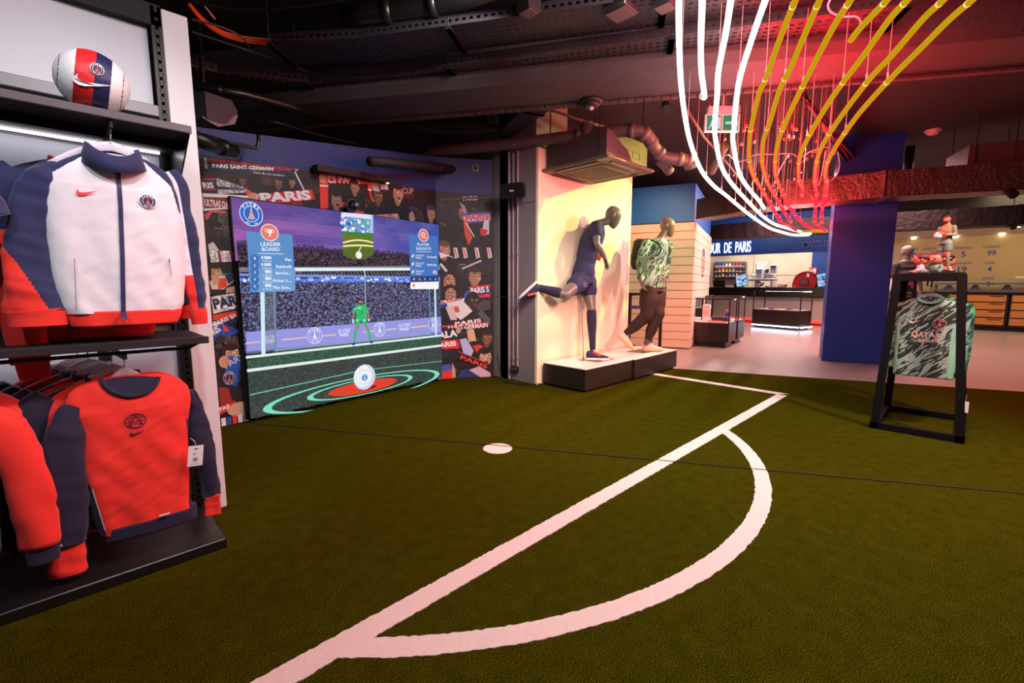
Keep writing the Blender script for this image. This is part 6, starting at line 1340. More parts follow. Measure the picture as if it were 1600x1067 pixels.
b = B(); b.sections([(p+(p-p)*0, Fv, fw1, a+.016, c+.016, 2.3) for p, a, c in spine[1:7]][0:0]+[(D(911, 430, 5.62), Fv, fw1, .185, .140, 2.3), (D(913, 420, 5.62), Fv, fw1, .172, .132, 2.3)]+[(p, Fv, fw1, a+.018, c+.016, 2.3) for p, a, c in spine[2:6]]+[(spine[6][0], Fv, fw1, .165, .092, 2.2), (D(935, 350.5, 5.62), Fv, fw1, .085, .070, 2)], 32)
for s_, e_ in ((sh_n, el_n), (sh_f, el_f)): chain(b, [(s_, .072), (s_.lerp(e_, .42), .074)])
shirt = skin('jersey', b, .007, NV1, m1, 7, fold=.007, fs_=11)
b = B(); b.sections([(D(913.5, 421, 5.62), Fv, fw1, .165, .125, 2.3), (D(911, 432, 5.62), Fv, fw1, .185, .140, 2.3), (D(910, 440, 5.62), Fv, fw1, .18, .138, 2.3)], 28)
chain(b, [(h1, .122), (h1.lerp(k1, .42), .112)]); chain(b, [(h2, .118), (h2.lerp(k2, .36), .110)]); shorts = skin('shorts', b, .007, NV2, m1, 7, fold=.008, fs_=10)
bsh = bvh_of(shorts); cv = Canvas(D(918, 442, 5.2), R, CUP, -FW, step=2e-4); cv.crest(0, 0, .028, (40, 44, 86), (160, 160, 180), (196, 194, 210)); cv.build('badge', [PRINT], m1, bvh=bsh, direc=FW, lift=.003)
for A_, K_, f0 in ((a1, k1, .20), (a2_, k2, .10)):
    b = B(); chain(b, [(K_.lerp(A_, f0), .060), (K_.lerp(A_, .35), .060), (K_.lerp(A_, .7), .045), (A_, .038)]); skin('sock', b, .006, SOCK, m1, 5)
SW_, SNAV = mat('shoe_white', (232, 226, 222), .5), mat('shoe_navy', (40, 40, 84), .7); LC = mat('lace_white', (226, 220, 214), .6); OR = mat('shoe_orange', (238, 76, 46), .6)
shoe('', D(837, 438.5, 5.22), D(808, 465, 5.24), R*.7-Zv*.72, (SW_, SNAV), m1, L=.295, W=.11, lace=LC, tongue=OR)
shoe('', Z(915, 562.5, .271), Z(946.5, 563, .271), Zv, (SW_, SNAV), m1, L=.285, W=.11, lace=LC, tongue=OR)
rb = Z(911.5, 563.5, .271); t = thing('support_rod', 'thin steel rod propping up the kicking mannequin', 'rod', rb); b = B(); b.cyl(rb, D(909.5, 462, 5.56), .006, n=10); b.cyl(rb, rb+Zv*.05, .010, n=12); b.build('rod', STEEL, t)
p = D(934.5, 403, 5.56); b = B(); b.bar(p-Zv*.03, p+Zv*.04+R*.02, .02, .05); b.build('orange_trim', OR, m1)

# ---- walking mannequin
sd = (R*.55+Zv*.83).normalized(); GJ = stripe_mat('green_jersey', (158, 208, 184), (20, 78, 58), (12, 44, 36), (sd, R*.83-Zv*.55, Fv), 30, .50); GSOLID = mat('green_side_panel', (122, 178, 150), .75, bump=(30, .2, .004)); PANTS = mat('dark_trousers', (44, 26, 24), .8, bump=(14, .35, .008)); SKIN2 = mat('mannequin_taupe', (128, 104, 98), .4, coat=.2)
m2 = thing('mannequin', 'taupe mannequin walking in green patterned shirt and dark trousers', 'mannequin', Z(1005, 549, .27))
f2 = (R*.75-Fv*.66).normalized(); l2 = (R*.66+Fv*.75).normalized(); dC = 6.06
spine = [(D(1019, 455, dC), .150, .110), (D(1020, 444, dC), .160, .115), (D(1022, 428, dC), .132, .098), (D(1024, 410, dC), .150, .110), (D(1026, 394, dC), .176, .118), (D(1027, 382, dC), .186, .105), (D(1029, 375, dC), .145, .075), (D(1033, 371, dC), .060, .058), (D(1037, 364, dC), .050, .052), (D(1041, 358, dC), .052, .055)]
b = B(); b.sections([(p, l2, f2, a, c, 2.2) for p, a, c in spine], 28)
hf = (R*.88-Fv*.42-Zv*.22).normalized(); hl = hf.cross(Zv).normalized(); hu = hl.cross(hf).normalized(); hu = hu if hu.z > 0 else -hu; head_mannequin(b, D(1043, 354.5, dC), hf, hu, hl, .98)
s1_, e1_, w1_ = D(1010.5, 382, 5.92), D(1000.5, 410, 5.90), D(1001.5, 437.5, 5.84); s2_, e2_, w2_ = D(1043, 384, 6.2), D(1041, 411, 6.30), D(1040, 437, 6.28)
for s_, e_, w_ in ((s1_, e1_, w1_), (s2_, e2_, w2_)): chain(b, [(s_, .056), (e_, .040), (w_, .028)])
hand(b, w1_, D(1004, 449, 5.82)-w1_, R, -Fv+R*.2, L=.165, curl=.7); hand(b, w2_, D(1038, 450, 6.26)-w2_, R, Fv, L=.16, curl=.5)
H1, K1, A1 = D(1014, 456, 6.0), D(1009.5, 494, 5.96), D(976.5, 523, 6.06); H2, K2, A2 = D(1026, 456, 6.12), D(1028, 489, 6.02), D(1011.5, 532, 6.05)
for h_, k_2, a_ in ((H1, K1, A1), (H2, K2, A2)): chain(b, [(h_, .095), (k_2, .056), (a_, .034)])
skin('body', b, .0055, SKIN2, m2, 5)
b = B(); b.sections([(D(1020.5, 450, dC), l2, f2, .178, .135, 2.3), (D(1021, 440, dC), l2, f2, .180, .136, 2.3), (D(1022.5, 426, dC), l2, f2, .165, .126, 2.3)]+[(p, l2, f2, a+.020, c+.018, 2.3) for p, a, c in spine[3:6]]+[(spine[6][0], l2, f2, .155, .085, 2.2), (D(1032.5, 372.5, dC), l2, f2, .075, .066, 2)], 32)
for s_, e_, w_ in ((s1_, e1_, w1_), (s2_, e2_, w2_)): chain(b, [(s_, .070), (e_, .060), (w_.lerp(e_, .08), .044)])
sideline = D(1008.5, 420, 5.8)
gj = skin('long_sleeved_jersey', b, .007, GJ, m2, 6, fold=.006, fs_=11)
bj2 = bvh_of(gj); cv = Canvas(D(1036, 400, 5.4), R, CUP, -FW, step=2e-4)
P = [(1011.5, 400), (1016, 392), (1018, 410), (1019, 442), (1012, 441), (1010.5, 425)]; cv.poly(P, (112, 166, 140), px=True)
cv.build('side_panel', [PRINT], m2, bvh=bj2, direc=FW, lift=.003)
cv = Canvas(D(1036, 400, 5.4), R, CUP, -FW, step=2e-4); cv.mark('lettering'); cv.text('QATAR', cv.uv(1032, 399), cv.uv(1042, 397), .034, (226, 218, 190)); cv.text('AIRWAYS', cv.uv(1034, 403.5), cv.uv(1042, 402), .02, (226, 218, 190)); a = cv.uv(1029, 387); cv.mark('swoosh'); cv.swoosh(a[0], a[1], .03, (232, 220, 180)); a = cv.uv(1040, 388); cv.mark('crest'); cv.crest(a[0], a[1], .02, (30, 40, 50), (200, 190, 150), (220, 214, 190)); cv.build('jersey_lettering', [PRINT], m2, bvh=bj2, direc=FW, lift=.004)
b = B(); b.sections([(D(1020.5, 446, dC), l2, f2, .168, .125, 2.3), (D(1019.5, 456, dC), l2, f2, .176, .13, 2.3)], 28)
for h_, k_2, a_ in ((H1, K1, A1), (H2, K2, A2)): chain(b, [(h_, .120), (h_.lerp(k_2, .5), .105), (k_2, .088), (k_2.lerp(a_, .6), .070), (a_.lerp(k_2, .10), .052)])
skin('trousers', b, .007, PANTS, m2, 6, fold=.012, fs_=9)
for a_, k_2 in ((A1, K1), (A2, K2)): b = B(); chain(b, [(a_.lerp(k_2, .12), .040), (a_+(a_-k_2).normalized()*.03, .040)]); b.build('sock', mat('sock_grey', (90, 90, 100), .9), m2, smooth=True)
PSH = mat('shoe_pale_pink', (238, 206, 196), .55)
shoe('', D(963.5, 527, 6.06), D(987, 547.5, 6.04), R*.62+Zv*.75, (mat('gum_sole', (214, 160, 120), .5), PSH), m2, L=.285, W=.105, lace=mat('pink_lace', (226, 190, 184), .6))
shoe('', Z(1004, 549, .271), Z(1037, 548.5, .271), Zv, (mat('gum_sole', (214, 160, 120), .5), PSH), m2, L=.295, W=.105, lace=mat('pink_lace', (226, 190, 184), .6))
bpk = thing('backpack', 'dark backpack worn by the walking mannequin', 'backpack', D(1012, 412, 6.2)); c_ = D(1023, 395, dC)-f2*.20
b = B(); b.sections([(c_-Zv*.22, l2, f2, .10, .05, 4), (c_-Zv*.20, l2, f2, .14, .08, 4), (c_, l2, f2, .15, .085, 4), (c_+Zv*.15, l2, f2, .14, .07, 3), (c_+Zv*.19, l2, f2, .09, .04, 3)], 28); b.build('bag', mat('bag_brown', (40, 28, 26), .7), bpk, smooth=True)
b = B(); b.box(-.10, .10, -.012, .012, -.08, .08, .01, M=Matrix.Translation(c_-Zv*.08-f2*.085) @ Matrix((l2, f2, Zv)).transposed().to_4x4()); b.build('front_pocket', mat('bag_pocket', (52, 38, 34), .7), bpk)
b = B()
for sg in (-1, 1): b.tube(spline([c_+l2*sg*.1+Zv*.15+f2*.05, c_+l2*sg*.12+Zv*.17+f2*.14, c_+l2*sg*.14+Zv*.10+f2*.315, c_+l2*sg*.15-Zv*.02+f2*.33, c_+l2*sg*.15-Zv*.12+f2*.14], 5), .012, 8)
b.build('strap', mat('bag_brown', (40, 28, 26), .7), bpk)
# high table with blue strap behind the walking mannequin
pA, pB = Z(990, 548, 0), Z(1034, 552, 0); pA = D(985, 460, 6.75); pA.z = 0; pB = D(1034, 460, 6.75); pB.z = 0; q_ = (Fv*.45); q_.z = 0
t = thing('metal_table', 'tall black metal frame table behind the walking mannequin', 'table', pA); b = B()
for s_ in (pA, pB, pA+q_, pB+q_): b.bar(s_, s_+Zv*1.02, .035, .035); 
b.build('leg', BLACK, t); b = B(); hh = Zv*1.03
for u_, v_ in ((pA, pB), (pA+q_, pB+q_), (pA, pA+q_), (pB, pB+q_)): b.bar(u_+hh, v_+hh, .035, .035)
b.bar(pA+Zv*.12, pB+Zv*.12, .03, .03); b.build('frame', BLACK, t)
b = B(); b.bar(pA+Zv*.84-Fv*.03, pB+Zv*.84-Fv*.03, .006, .05); tag(b.build('barrier_strap', mat('strap_blue', (40, 44, 130), .6), loc=pA+Zv*.84), 'blue strap stretched across the black table frame', 'strap')

# ================================================================ SHOP: cases, counter, machines
CASEM = mat('case_brown_black', (38, 26, 25), .35)
def case(lab, M, w_, d_, hb, ht_, plinth_in=.06, lit=True, box_only=False):
    t_ = thing('display_case', lab, 'display case', M @ Vector((0, 0, 0)), 0)
    b = B(M); b.box(-w_/2+plinth_in, w_/2-plinth_in, -d_/2+plinth_in, d_/2-plinth_in, 0, .10); b.build('foot', BLACK2, t_)
    b = B(M); b.box(-w_/2, w_/2, -d_/2, d_/2, .10, hb, .003); b.build('cabinet', CASEM, t_)
    b = B(M); b.box(-w_/2+.02, w_/2-.02, -d_/2+.02, d_/2-.02, hb, hb+.008); b.build('deck', WHITEP, t_)
    pr = .022
    for sx in (-1, 1):
        for sy in (-1, 1): b = B(M); b.box(sx*(w_/2)-(pr if sx > 0 else 0), sx*(w_/2)+(pr if sx < 0 else 0), sy*(d_/2)-(pr if sy > 0 else 0), sy*(d_/2)+(pr if sy < 0 else 0), hb, ht_, .001); b.build('post', BLACK2, t_)
    b = B(M)
    for sx in (-1, 1): b.box(sx*(w_/2)-(pr if sx > 0 else 0), sx*(w_/2)+(pr if sx < 0 else 0), -d_/2, d_/2, ht_-.022, ht_)
    for sy in (-1, 1): b.box(-w_/2, w_/2, sy*(d_/2)-(pr if sy > 0 else 0), sy*(d_/2)+(pr if sy < 0 else 0), ht_-.022, ht_)
    b.build('top_frame', BLACK2, t_)
    e = .006
    for P in (((-w_/2+e, -d_/2+e), (w_/2-e, -d_/2+e)), ((w_/2-e, -d_/2+e), (w_/2-e, d_/2-e)), ((w_/2-e, d_/2-e), (-w_/2+e, d_/2-e)), ((-w_/2+e, d_/2-e), (-w_/2+e, -d_/2+e))):
        b = B(M); (x0, y0), (x1, y1) = P; b.quad((x0, y0, hb+.01), (x1, y1, hb+.01), (x1, y1, ht_-.02), (x0, y0, ht_-.02)); b.build('glass_pane', GLASS, t_)
    b = B(M); b.quad((-w_/2+e, -d_/2+e, ht_-.004), (w_/2-e, -d_/2+e, ht_-.004), (w_/2-e, d_/2-e, ht_-.004), (-w_/2+e, d_/2-e, ht_-.004)); b.build('glass_top', GLASS, t_)
    if lit:
        b = B(M); b.box(-w_/2+.03, w_/2-.03, d_/2-.035, d_/2-.027, ht_-.030, ht_-.022); b.build('light_strip', mat('led_strip', (255, 250, 245), emit=(255, 248, 240), strength=36), t_)
    return t_
fl = Z(1083.5, 540, 0); fr = Z(1134.5, 544, 0); xd = (fr-fl).normalized(); yd = Vector((-xd.y, xd.x, 0)); yd = yd if yd.dot(F2) > 0 else -yd
def caseM(cpt): M = Matrix((xd, yd, Zv)).transposed().to_4x4(); M.translation = cpt; return M
cw = (fr-fl).length+.06; c1_ = (fl+fr)/2+yd*.30; C1 = caseM(c1_)
case('nearer small display case with pink light, by the board room', C1, cw, .60, .46, .92)
c2_ = c1_+yd*.76+xd*.0; C2 = caseM(c2_); case('second small display case right behind the first', C2, cw, .60, .46, .95)
def item(lab, name, cat, M, shapes, grp=None):
    p = M @ Vector(shapes[0][1][:3]); t_ = None; b0 = []
    t_ = thing(name, lab, cat, p, 0, grp)
    for nm, bx, m in shapes: b = B(M); b.box(*bx[3:], .004); b.build(nm, m, t_)
    return t_
CRD = mat('item_pink', (230, 180, 176), .5); CBL = mat('item_blue', (40, 70, 180), .5)
def sbox(lab, name, cat, M, x, y, z, w_, d_, h, m, lid=None, grp=None):
    t_ = thing(name, lab, cat, M @ Vector((x, y, z)), 0, grp); b = B(M); b.box(x-w_/2, x+w_/2, y-d_/2, y+d_/2, z, z+h, min(w_, d_, h)*.12); b.build('body', m, t_)
    if lid: b = B(M); b.box(x-w_/2*.96, x+w_/2*.96, y-d_/2-.003, y+d_/2*.96, z+h*.3, z+h*.7, .001); b.build('label_panel', lid, t_)
    return t_
sbox('tall pink and white boxed scarf standing in the near case', 'gift_box', 'box', C1, -.15, -.05, .469, .13, .10, .32, WHITEP, CRD)
sbox('dark folded garment lying in the near case', 'folded_shirt', 'shirt', C1, .08, .05, .469, .28, .20, .09, mat('item_dark', (50, 44, 62), .7))
sbox('row of small red boxes along the near case front', 'flat_box', 'box', C1, .08, -.21, .469, .30, .08, .03, mat('item_red', (220, 60, 60), .5), WHITEP)
t = thing('water_bottle', 'small blue bottle with orange cap in the near case', 'bottle', C1 @ Vector((.19, .1, .469))); b = B(C1); b.cyl((.19, .1, .56), (.19, .1, .66), .03, n=14); b.build('body', CBL, t, smooth=True); b = B(C1); b.cyl((.19, .1, .66), (.19, .1, .69), .024, n=14); b.build('cap', mat('cap_orange', (240, 110, 50), .5), t)
b = B(C1); b.box(.13, .25, .05, .16, .469, .56, .004); tag(b.build('riser_block', WHITEP, loc=C1 @ Vector((.19, .1, .469))), 'white block under the small blue bottle', 'block')
# large showcase
sl_, sr_ = Z(1171, 511, 0), Z(1243, 517, 0); xd = (sr_-sl_).normalized(); yd = Vector((-xd.y, xd.x, 0)); yd = yd if yd.dot(F2) > 0 else -yd; ws = (sr_-sl_).length+.1
C3 = caseM((sl_+sr_)/2+yd*.40); case('wide glass showcase in front of the counter', C3, ws-.06, .56, .50, 1.02, .05)
b = B(C3); b.box(-ws/2+.04, ws/2-.04, -.30, -.29, .065, .085); b.box(ws/2+.0, ws/2+.012, -.28, .28, .065, .085); tag(b.build('floor_light_strip', mat('led_strip_cool', (225, 240, 255), emit=(215, 235, 255), strength=22), loc=C3 @ Vector((0, -.3, .07))), 'bright light strip under the wide glass showcase', 'light strip')
random.seed(4)
for k in range(6): sbox('small %s card in the wide showcase, %s' % (('white', 'blue', 'pink')[k % 3], ('at its left end', 'left of centre', 'just left of the middle', 'just right of the middle', 'right of centre', 'at its right end')[k]), 'product_card', 'card', C3, -.40+k*.16, -.05, .509, .11, .12, .025, (WHITEP, CBL, CRD)[k % 3], None, 'cards in the wide showcase')
# counter
CT = thing('shop_counter', 'long shop counter with thick black top and red light strip', 'counter', (15.8, 4.8, 0)); yl, yr = 6.6, 2.75
CNC = mat('counter_concrete', (188, 178, 166), .7, vary=(2, .1)); pts_b = lambda x0, x1, y0, y1, z0, z1, nm, m: B().box(x0, x1, y0, y1, z0, z1, .004).build(nm, m, CT)
pts_b(15.62, 16.3, yr, yl, .12, .80, 'front', CNC); pts_b(15.45, 16.4, yr, yl, .82, 1.09, 'worktop', BLACK2); pts_b(15.66, 16.25, yr, yl, 0, .12, 'plinth', mat('red_plinth', (170, 24, 30), .5))
b = B(); b.box(15.60, 15.63, yr, yl, .05, .12); b.build('light_strip', mat('red_led', (255, 60, 50), emit=(255, 50, 40), strength=2.2), CT)
FZ = thing('fascia', 'blue fascia with white lit shop lettering above the counter', 'sign', (15.7, 4.8, 2.12)); b = B(); b.box(15.60, 15.8, 2.6, 8.2, 2.12, 3.3, .004); b.build('panel', mat('fascia_blue', (8, 78, 170), .5), FZ)
cvt = Canvas((15.60, 0, 0), (0, -1, 0), Zv, (-1, 0, 0), off=.03)
g, f, asp = glyphs('TOUR  DE  PARIS', .0); a, c = cvt.uv(1103, 395.5), cvt.uv(1173, 394.5); LIT = mat('lit_letters', (255, 255, 255), emit=(240, 246, 255), strength=1.3)
uP = 1173-1114.0; uA = cvt.uv(1100.5, 395.5)[0]; vs = []; h_ = .34
for x, y in g: vs.append(Vector((15.565, 0, 0))+Vector((0, -1, 0))*(uA+(c[0]-uA)*x)+Zv*(2.20+h_*y))
n = len(vs); vs2 = vs+[v+Vector((.03, 0, 0)) for v in vs]; link_mesh('lettering', vs2, f+[tuple(n+i for i in t_)[::-1] for t_ in f], LIT, FZ)
cv = Canvas((15.60, 0, 0), (0, -1, 0), Zv, (-1, 0, 0), off=.006); a, c = cv.uv(1254, 385.5), cv.uv(1296, 384.5); cv.text('MAKE IT', a, c, .15, (160, 170, 210)); cv.text('MAKE IT', (a[0]+.012, a[1]+.01), (c[0]-.012, c[1]+.01), .125, (12, 60, 130)); cv.build('lettering', [PRINT], FZ)['label'] = 'faint outlined lettering'
for lab, P in (('long white strip light angled above the counter sign', ((1108, 375.5), (1206, 369))), ('short white strip light meeting the long one at the tip', ((1176, 366), (1206, 369)))):
    p, q_ = Z(*P[0], 2.42), Z(*P[1], 2.42); t = thing('strip_light', lab, 'strip light', p); b = B(); b.bar(p, q_, .03, .02); b.build('tube', LIT, t); b = B(); b.bar(p+Zv*.02, q_+Zv*.02, .035, .02); b.build('housing', WHITEP, t); b = B(); b.cyl(p+Zv*.03, (p.x, p.y, 3.3), .006, n=6); b.cyl(q_+Zv*.03, (q_.x, q_.y, 3.3), .006, n=6); b.build('rod', WHITEP, t)
# thread rack on the far wall
XR = 18.02; U_ = lambda x, y: PX(x, y, XR)
tr = thing('thread_rack', 'grey wire rack holding rows of coloured thread spools', 'rack', U_(1140, 435)); FR = mat('rack_grey', (92, 92, 100), .5)
c4 = [U_(*p) for p in ((1116, 410), (1165.5, 409.5), (1164.5, 435), (1115.5, 435.5))]; b = B()
for i in range(4): b.bar(c4[i], c4[(i+1) % 4], .05, .04, up=(1, 0, 0))
b.build('frame', FR, tr); rows = (417.2, 425.2, 432.4)
for y in rows: b = B(); a_, c_ = U_(1116, y), U_(1165, y); b.box(17.86, 18.06, c_.y, a_.y, a_.z-.014, a_.z+.008); b.build('shelf_bar', FR, tr)
cols = [[(40, 70, 170), (50, 80, 190), (70, 100, 200), (240, 236, 240), (240, 236, 240), (226, 40, 40), (226, 40, 40), (226, 40, 40)], [(110, 24, 30), (240, 80, 120), (248, 170, 20), (250, 130, 40), (150, 160, 30), (140, 160, 150), (30, 26, 36), (36, 34, 56)], [(110, 50, 44), (30, 90, 80), (220, 150, 40), (60, 20, 90), (230, 40, 70), (20, 150, 170), (246, 150, 160), (120, 60, 60)]]
cn = [['first blue', 'second blue', 'pale blue', 'first white', 'second white', 'first bright red', 'middle bright red', 'last bright red'], ['dark maroon', 'pink', 'golden yellow', 'orange', 'olive green', 'grey green', 'black', 'dark navy'], ['brown', 'dark teal', 'ochre', 'purple', 'crimson', 'turquoise', 'light pink', 'reddish brown']]
for r_, y in enumerate(rows):
    for k in range(8):
        p = U_(1120.5+k*5.35, y-.4); p.x = 17.93; z0 = U_(1116, y).z+.008; col_ = cols[r_][k]; t = thing('thread_spool', f'{cn[r_][k]} thread spool on the {("top", "middle", "bottom")[r_]} row of the rack', 'thread spool', p, 0, 'thread spools on the rack')
        b = B(); b.loft([((p.x, p.y, z0+.015), .038), ((p.x-.005, p.y+.006, z0+.11), .026)], 10); b.build('thread', mat('thread_%d_%d_%d' % col_, col_, .6), t, smooth=False); b = B(); b.cyl((p.x, p.y, z0), (p.x, p.y, z0+.015), .044, n=10); b.build('cone_base', WHITEP, t)
# objects on the counter
def tablet(lab, x, y, Xd, w_, h_, lean, hues, rz=0):
    p = PX(x, y, Xd); p.z = 1.095; t_ = thing('tablet', lab, 'tablet', p); M = Matrix.Translation(p) @ Matrix.Rotation(rz, 4, 'Z') @ Matrix.Rotation(lean, 4, 'Y') @ Matrix.Rotation(-.22, 4, 'X')
    b = B(M); b.box(-.012, .012, -w_/2, w_/2, .03, .03+h_, .006); b.build('case', BLACK2, t_); cv = Canvas(M @ Vector((-.0125, w_/2-.015, .045)), M.to_3x3() @ Vector((0, -1, 0)), M.to_3x3() @ Zv, M.to_3x3() @ Vector((-1, 0, 0)), off=.001)
    W_, H_ = w_-.03, h_-.03; cv.rect(0, W_, 0, H_, (170, 200, 240)); random.seed(len(lab))
    for k in range(22): cv.ell(random.uniform(.1, .9)*W_, random.uniform(.15, .9)*H_, random.uniform(.02, .05), random.uniform(.02, .04), random.choice(hues), n=8, a=k)
    cv.build('display', [GLOW], t_); b = B(); b.box(p.x-.06, p.x+.10, p.y-.08, p.y+.08, 1.092, 1.10, .002); b.bar(p+Vector((.02, 0, 0)), p+Vector((.05, 0, .14)), .05, .02); b.build('stand', BLACK2, t_); return t_
hs = [(40, 60, 150), (30, 50, 120), (230, 240, 250), (40, 200, 180), (200, 80, 120), (90, 150, 230)]
tablet('upright tablet with blue and green picture left on the counter', 1160, 448, 15.9, .36, .40, .25, hs); tablet('tablet half hidden by the blue column on the counter', 1288, 448, 15.9, .32, .40, .25, hs)
p = PX(1124, 448, 16.1); t = thing('laptop', 'open dark laptop seen from behind at the left counter end', 'laptop', (p.x, p.y, 1.09)); b = B(Matrix.Translation((p.x, p.y, 1.095)) @ Matrix.Rotation(-.35, 4, 'Y')); b.box(-.008, .008, -.20, .20, 0, .26, .004); b.build('lid', mat('laptop_brown', (70, 54, 34), .5), t); b = B(); b.box(p.x, p.x+.24, p.y-.20, p.y+.20, 1.092, 1.107, .003); b.build('base', BLACK2, t)
p = PX(1150, 448, 16.0); t = thing('card_terminal', 'small dark payment terminal left of the tablet', 'card terminal', (p.x, p.y, 1.09)); b = B(Matrix.Translation((p.x, p.y, 1.092)) @ Matrix.Rotation(.2, 4, 'Y')); b.box(-.05, .05, -.06, .06, 0, .13, .01); b.build('case', mat('term', (40, 54, 72), .5), t); b = B(Matrix.Translation((p.x, p.y, 1.092)) @ Matrix.Rotation(.2, 4, 'Y')); b.box(-.052, -.05, -.045, .045, .07, .12); b.build('display', BLACK, t)
# embroidery machine
EX = 16.9; em = thing('embroidery_machine', 'white multi needle embroidery machine behind the counter', 'embroidery machine', (EX, PX(1200, 440, EX).y, 1.09)); E_ = lambda x, y: PX(x, y, EX); EM_ = mat('machine_white', (226, 222, 218), .4); EG = mat('machine_grey', (150, 150, 156), .4)
def ebox(nm, x0, y0, x1, y1, d0, d1, m, bev=.02): a_, c_ = E_(x0, y1), E_(x1, y0); return B().box(EX+d0, EX+d1, c_.y, a_.y, a_.z, c_.z, bev).build(nm, m, em)
ebox('needle_head', 1184, 419, 1196, 437, -.25, .15, EM_, .03); ebox('arm', 1174, 428, 1211, 434.5, -.05, .2, EM_); ebox('side_cover', 1195, 427, 1206, 434, -.1, .1, EG); ebox('hoop_table', 1174, 435.6, 1211, 439, -.3, .3, EG, .01); ebox('base_column', 1181, 439, 1185, 449, -.2, .2, EM_); ebox('base_column', 1206, 439, 1211, 449, -.2, .2, EM_); ebox('control_panel', 1205.5, 413.5, 1216.5, 427.5, -.2, -.1, EM_)
ebox('tension_plate', 1185, 421, 1194.5, 424, -.27, -.25, EG, .002)
ebox('tension_plate', 1185, 425, 1194.5, 427, -.27, -.25, EG, .002); ebox('panel_display', 1207, 415, 1215.5, 419.5, -.215, -.2, mat('lcd', (90, 120, 116), .3), .001); ebox('button', 1208.5, 429, 1211, 431.5, -.24, -.1, mat('stop_orange', (240, 110, 50), .5), .01); ebox('thread_spool_block', 1197, 420.5, 1201, 426.5, -.1, .1, mat('spool_navy', (20, 30, 80), .6), .01)
b = B(); tl_, tr_ = E_(1181, 407.5), E_(1205, 406.5); b.bar(tl_, tr_, .02, .02); b.bar(tl_, E_(1181.5, 430), .025, .025); b.bar(E_(1202, 407), E_(1202, 428), .02, .02); b.build('thread_stand', EM_, em)
b = B()
for k in range(9): b.tube([tl_.lerp(tr_, .06+k*.1), E_(1185+k*1.0, 419)+Vector((-.1, 0, 0))], .005, 4)
b.build('threads', WHITEP, em); b = B(); b.tube(spline([E_(1186, 440), E_(1190, 444), E_(1187, 447), E_(1192, 445), E_(1193, 441)], 5), .02, 8); b.build('hook_arm', mat('hook_dark', (60, 52, 50), .4), em)
ebx = em.location; b = B(); b.box(EX-.35, EX+.35, E_(1213, 440).y-.1, E_(1172, 440).y+.1, 0, E_(1190, 449).z, .01); b.build('cabinet', CASEM, em)
# small things by the machine
p = PX(1198.5, 448.5, 16.05); t = thing('thread_cone', 'small white roll lying on the counter before the machine', 'roll', (p.x, p.y, 1.09)); b = B(); b.ball((p.x, p.y, 1.13), .05, 14, (1, 1.3, .8)); b.build('roll', WHITEP, t, smooth=True); b = B(); b.cyl((p.x, p.y-.075, 1.13), (p.x, p.y-.06, 1.13), .02, n=10); b.build('core', CRIMSON, t)
p = PX(1221, 448.5, 16.1); t = thing('label_printer', 'small yellow and white stack right of the machine', 'printer', (p.x, p.y, 1.09)); b = B(); b.box(p.x-.1, p.x+.1, p.y-.10, p.y+.10, 1.092, 1.13, .005); b.build('base', mat('amber_wood', (230, 160, 60), .5), t); b = B(Matrix.Translation((p.x, p.y, 1.15)) @ Matrix.Rotation(.15, 4, 'X')); b.box(-.08, .08, -.10, .10, -.01, .05, .008); b.build('cover', WHITEP, t); b = B(); b.cyl((p.x-.03, p.y-.12, 1.15), (p.x+.03, p.y-.12, 1.15), .03, n=12); b.build('roll_end', BLACK2, t)
# fire hose reel
HX = 17.2; hc = PX(1258.5, 440.5, HX); rr = .31; REDR = mat('reel_red', (176, 16, 34), .35); hr_ = thing('hose_reel', 'large red fire hose reel drum at the counter end', 'hose reel', hc-Zv*rr)
def disc(nm, r0, r1, x0, x1, m, n=40):
    vs = []; fs = []
    for k in range(n):
        a = 2*math.pi*k/n; c_, s_ = math.cos(a), math.sin(a)
        for x_, r_ in ((x0, r1), (x1, r1), (x1, r0), (x0, r0)): vs.append(hc+Vector((x_, c_*r_, s_*r_)))
    for k in range(n):
        for j in range(4): fs.append((k*4+j, k*4+(j+1) % 4, ((k+1) % n)*4+(j+1) % 4, ((k+1) % n)*4+j))
    return B().add(vs, fs).build(nm, m, hr_)
disc('flange', .13, rr, -.12, -.09, REDR); disc('flange', .13, rr, .10, .13, REDR); disc('rim', rr-.02, rr+.012, -.13, -.08, REDR); disc('rim', rr-.01, rr+.03, .0, .16, BLACK2); disc('hose_coil', .14, rr-.06, -.08, .10, mat('hose_black', (40, 20, 24), .5)); disc('hub', .0001, .135, -.15, -.06, mat('hub_black', (30, 32, 38), .4)); disc('hub_badge', .0001, .05, -.156, -.15, mat('hub_red', (190, 60, 70), .4)); disc('hub_ring', .09, .10, -.156, -.15, mat('hub_silver', (180, 184, 190), .3, .6))
b = B(); b.box(HX-.06, HX+.2, hc.y+.26, hc.y+.36, .0, hc.z, .01); b.build('bracket', REDR, hr_); cv = Canvas(hc+Vector((-.122, 0, 0)), (0, -1, 0), Zv, (-1, 0, 0), off=.002); cv.rect(.05, .12, .16, .30, (226, 220, 224)); cv.rect(-.30, -.25, -.16, -.12, (230, 226, 226)); cv.build('label_sticker', [PRINT], hr_)
b = B(); p = PX(1270, 423.5, 18.04); b.box(p.x-.01, p.x, p.y-.11, p.y+.11, p.z-.09, p.z+.12); sg_ = b.build('fire_sign', mat('sign_red', (214, 60, 60), .5), loc=p); tag(sg_, 'small red and white fire sign above the hose reel', 'sign')
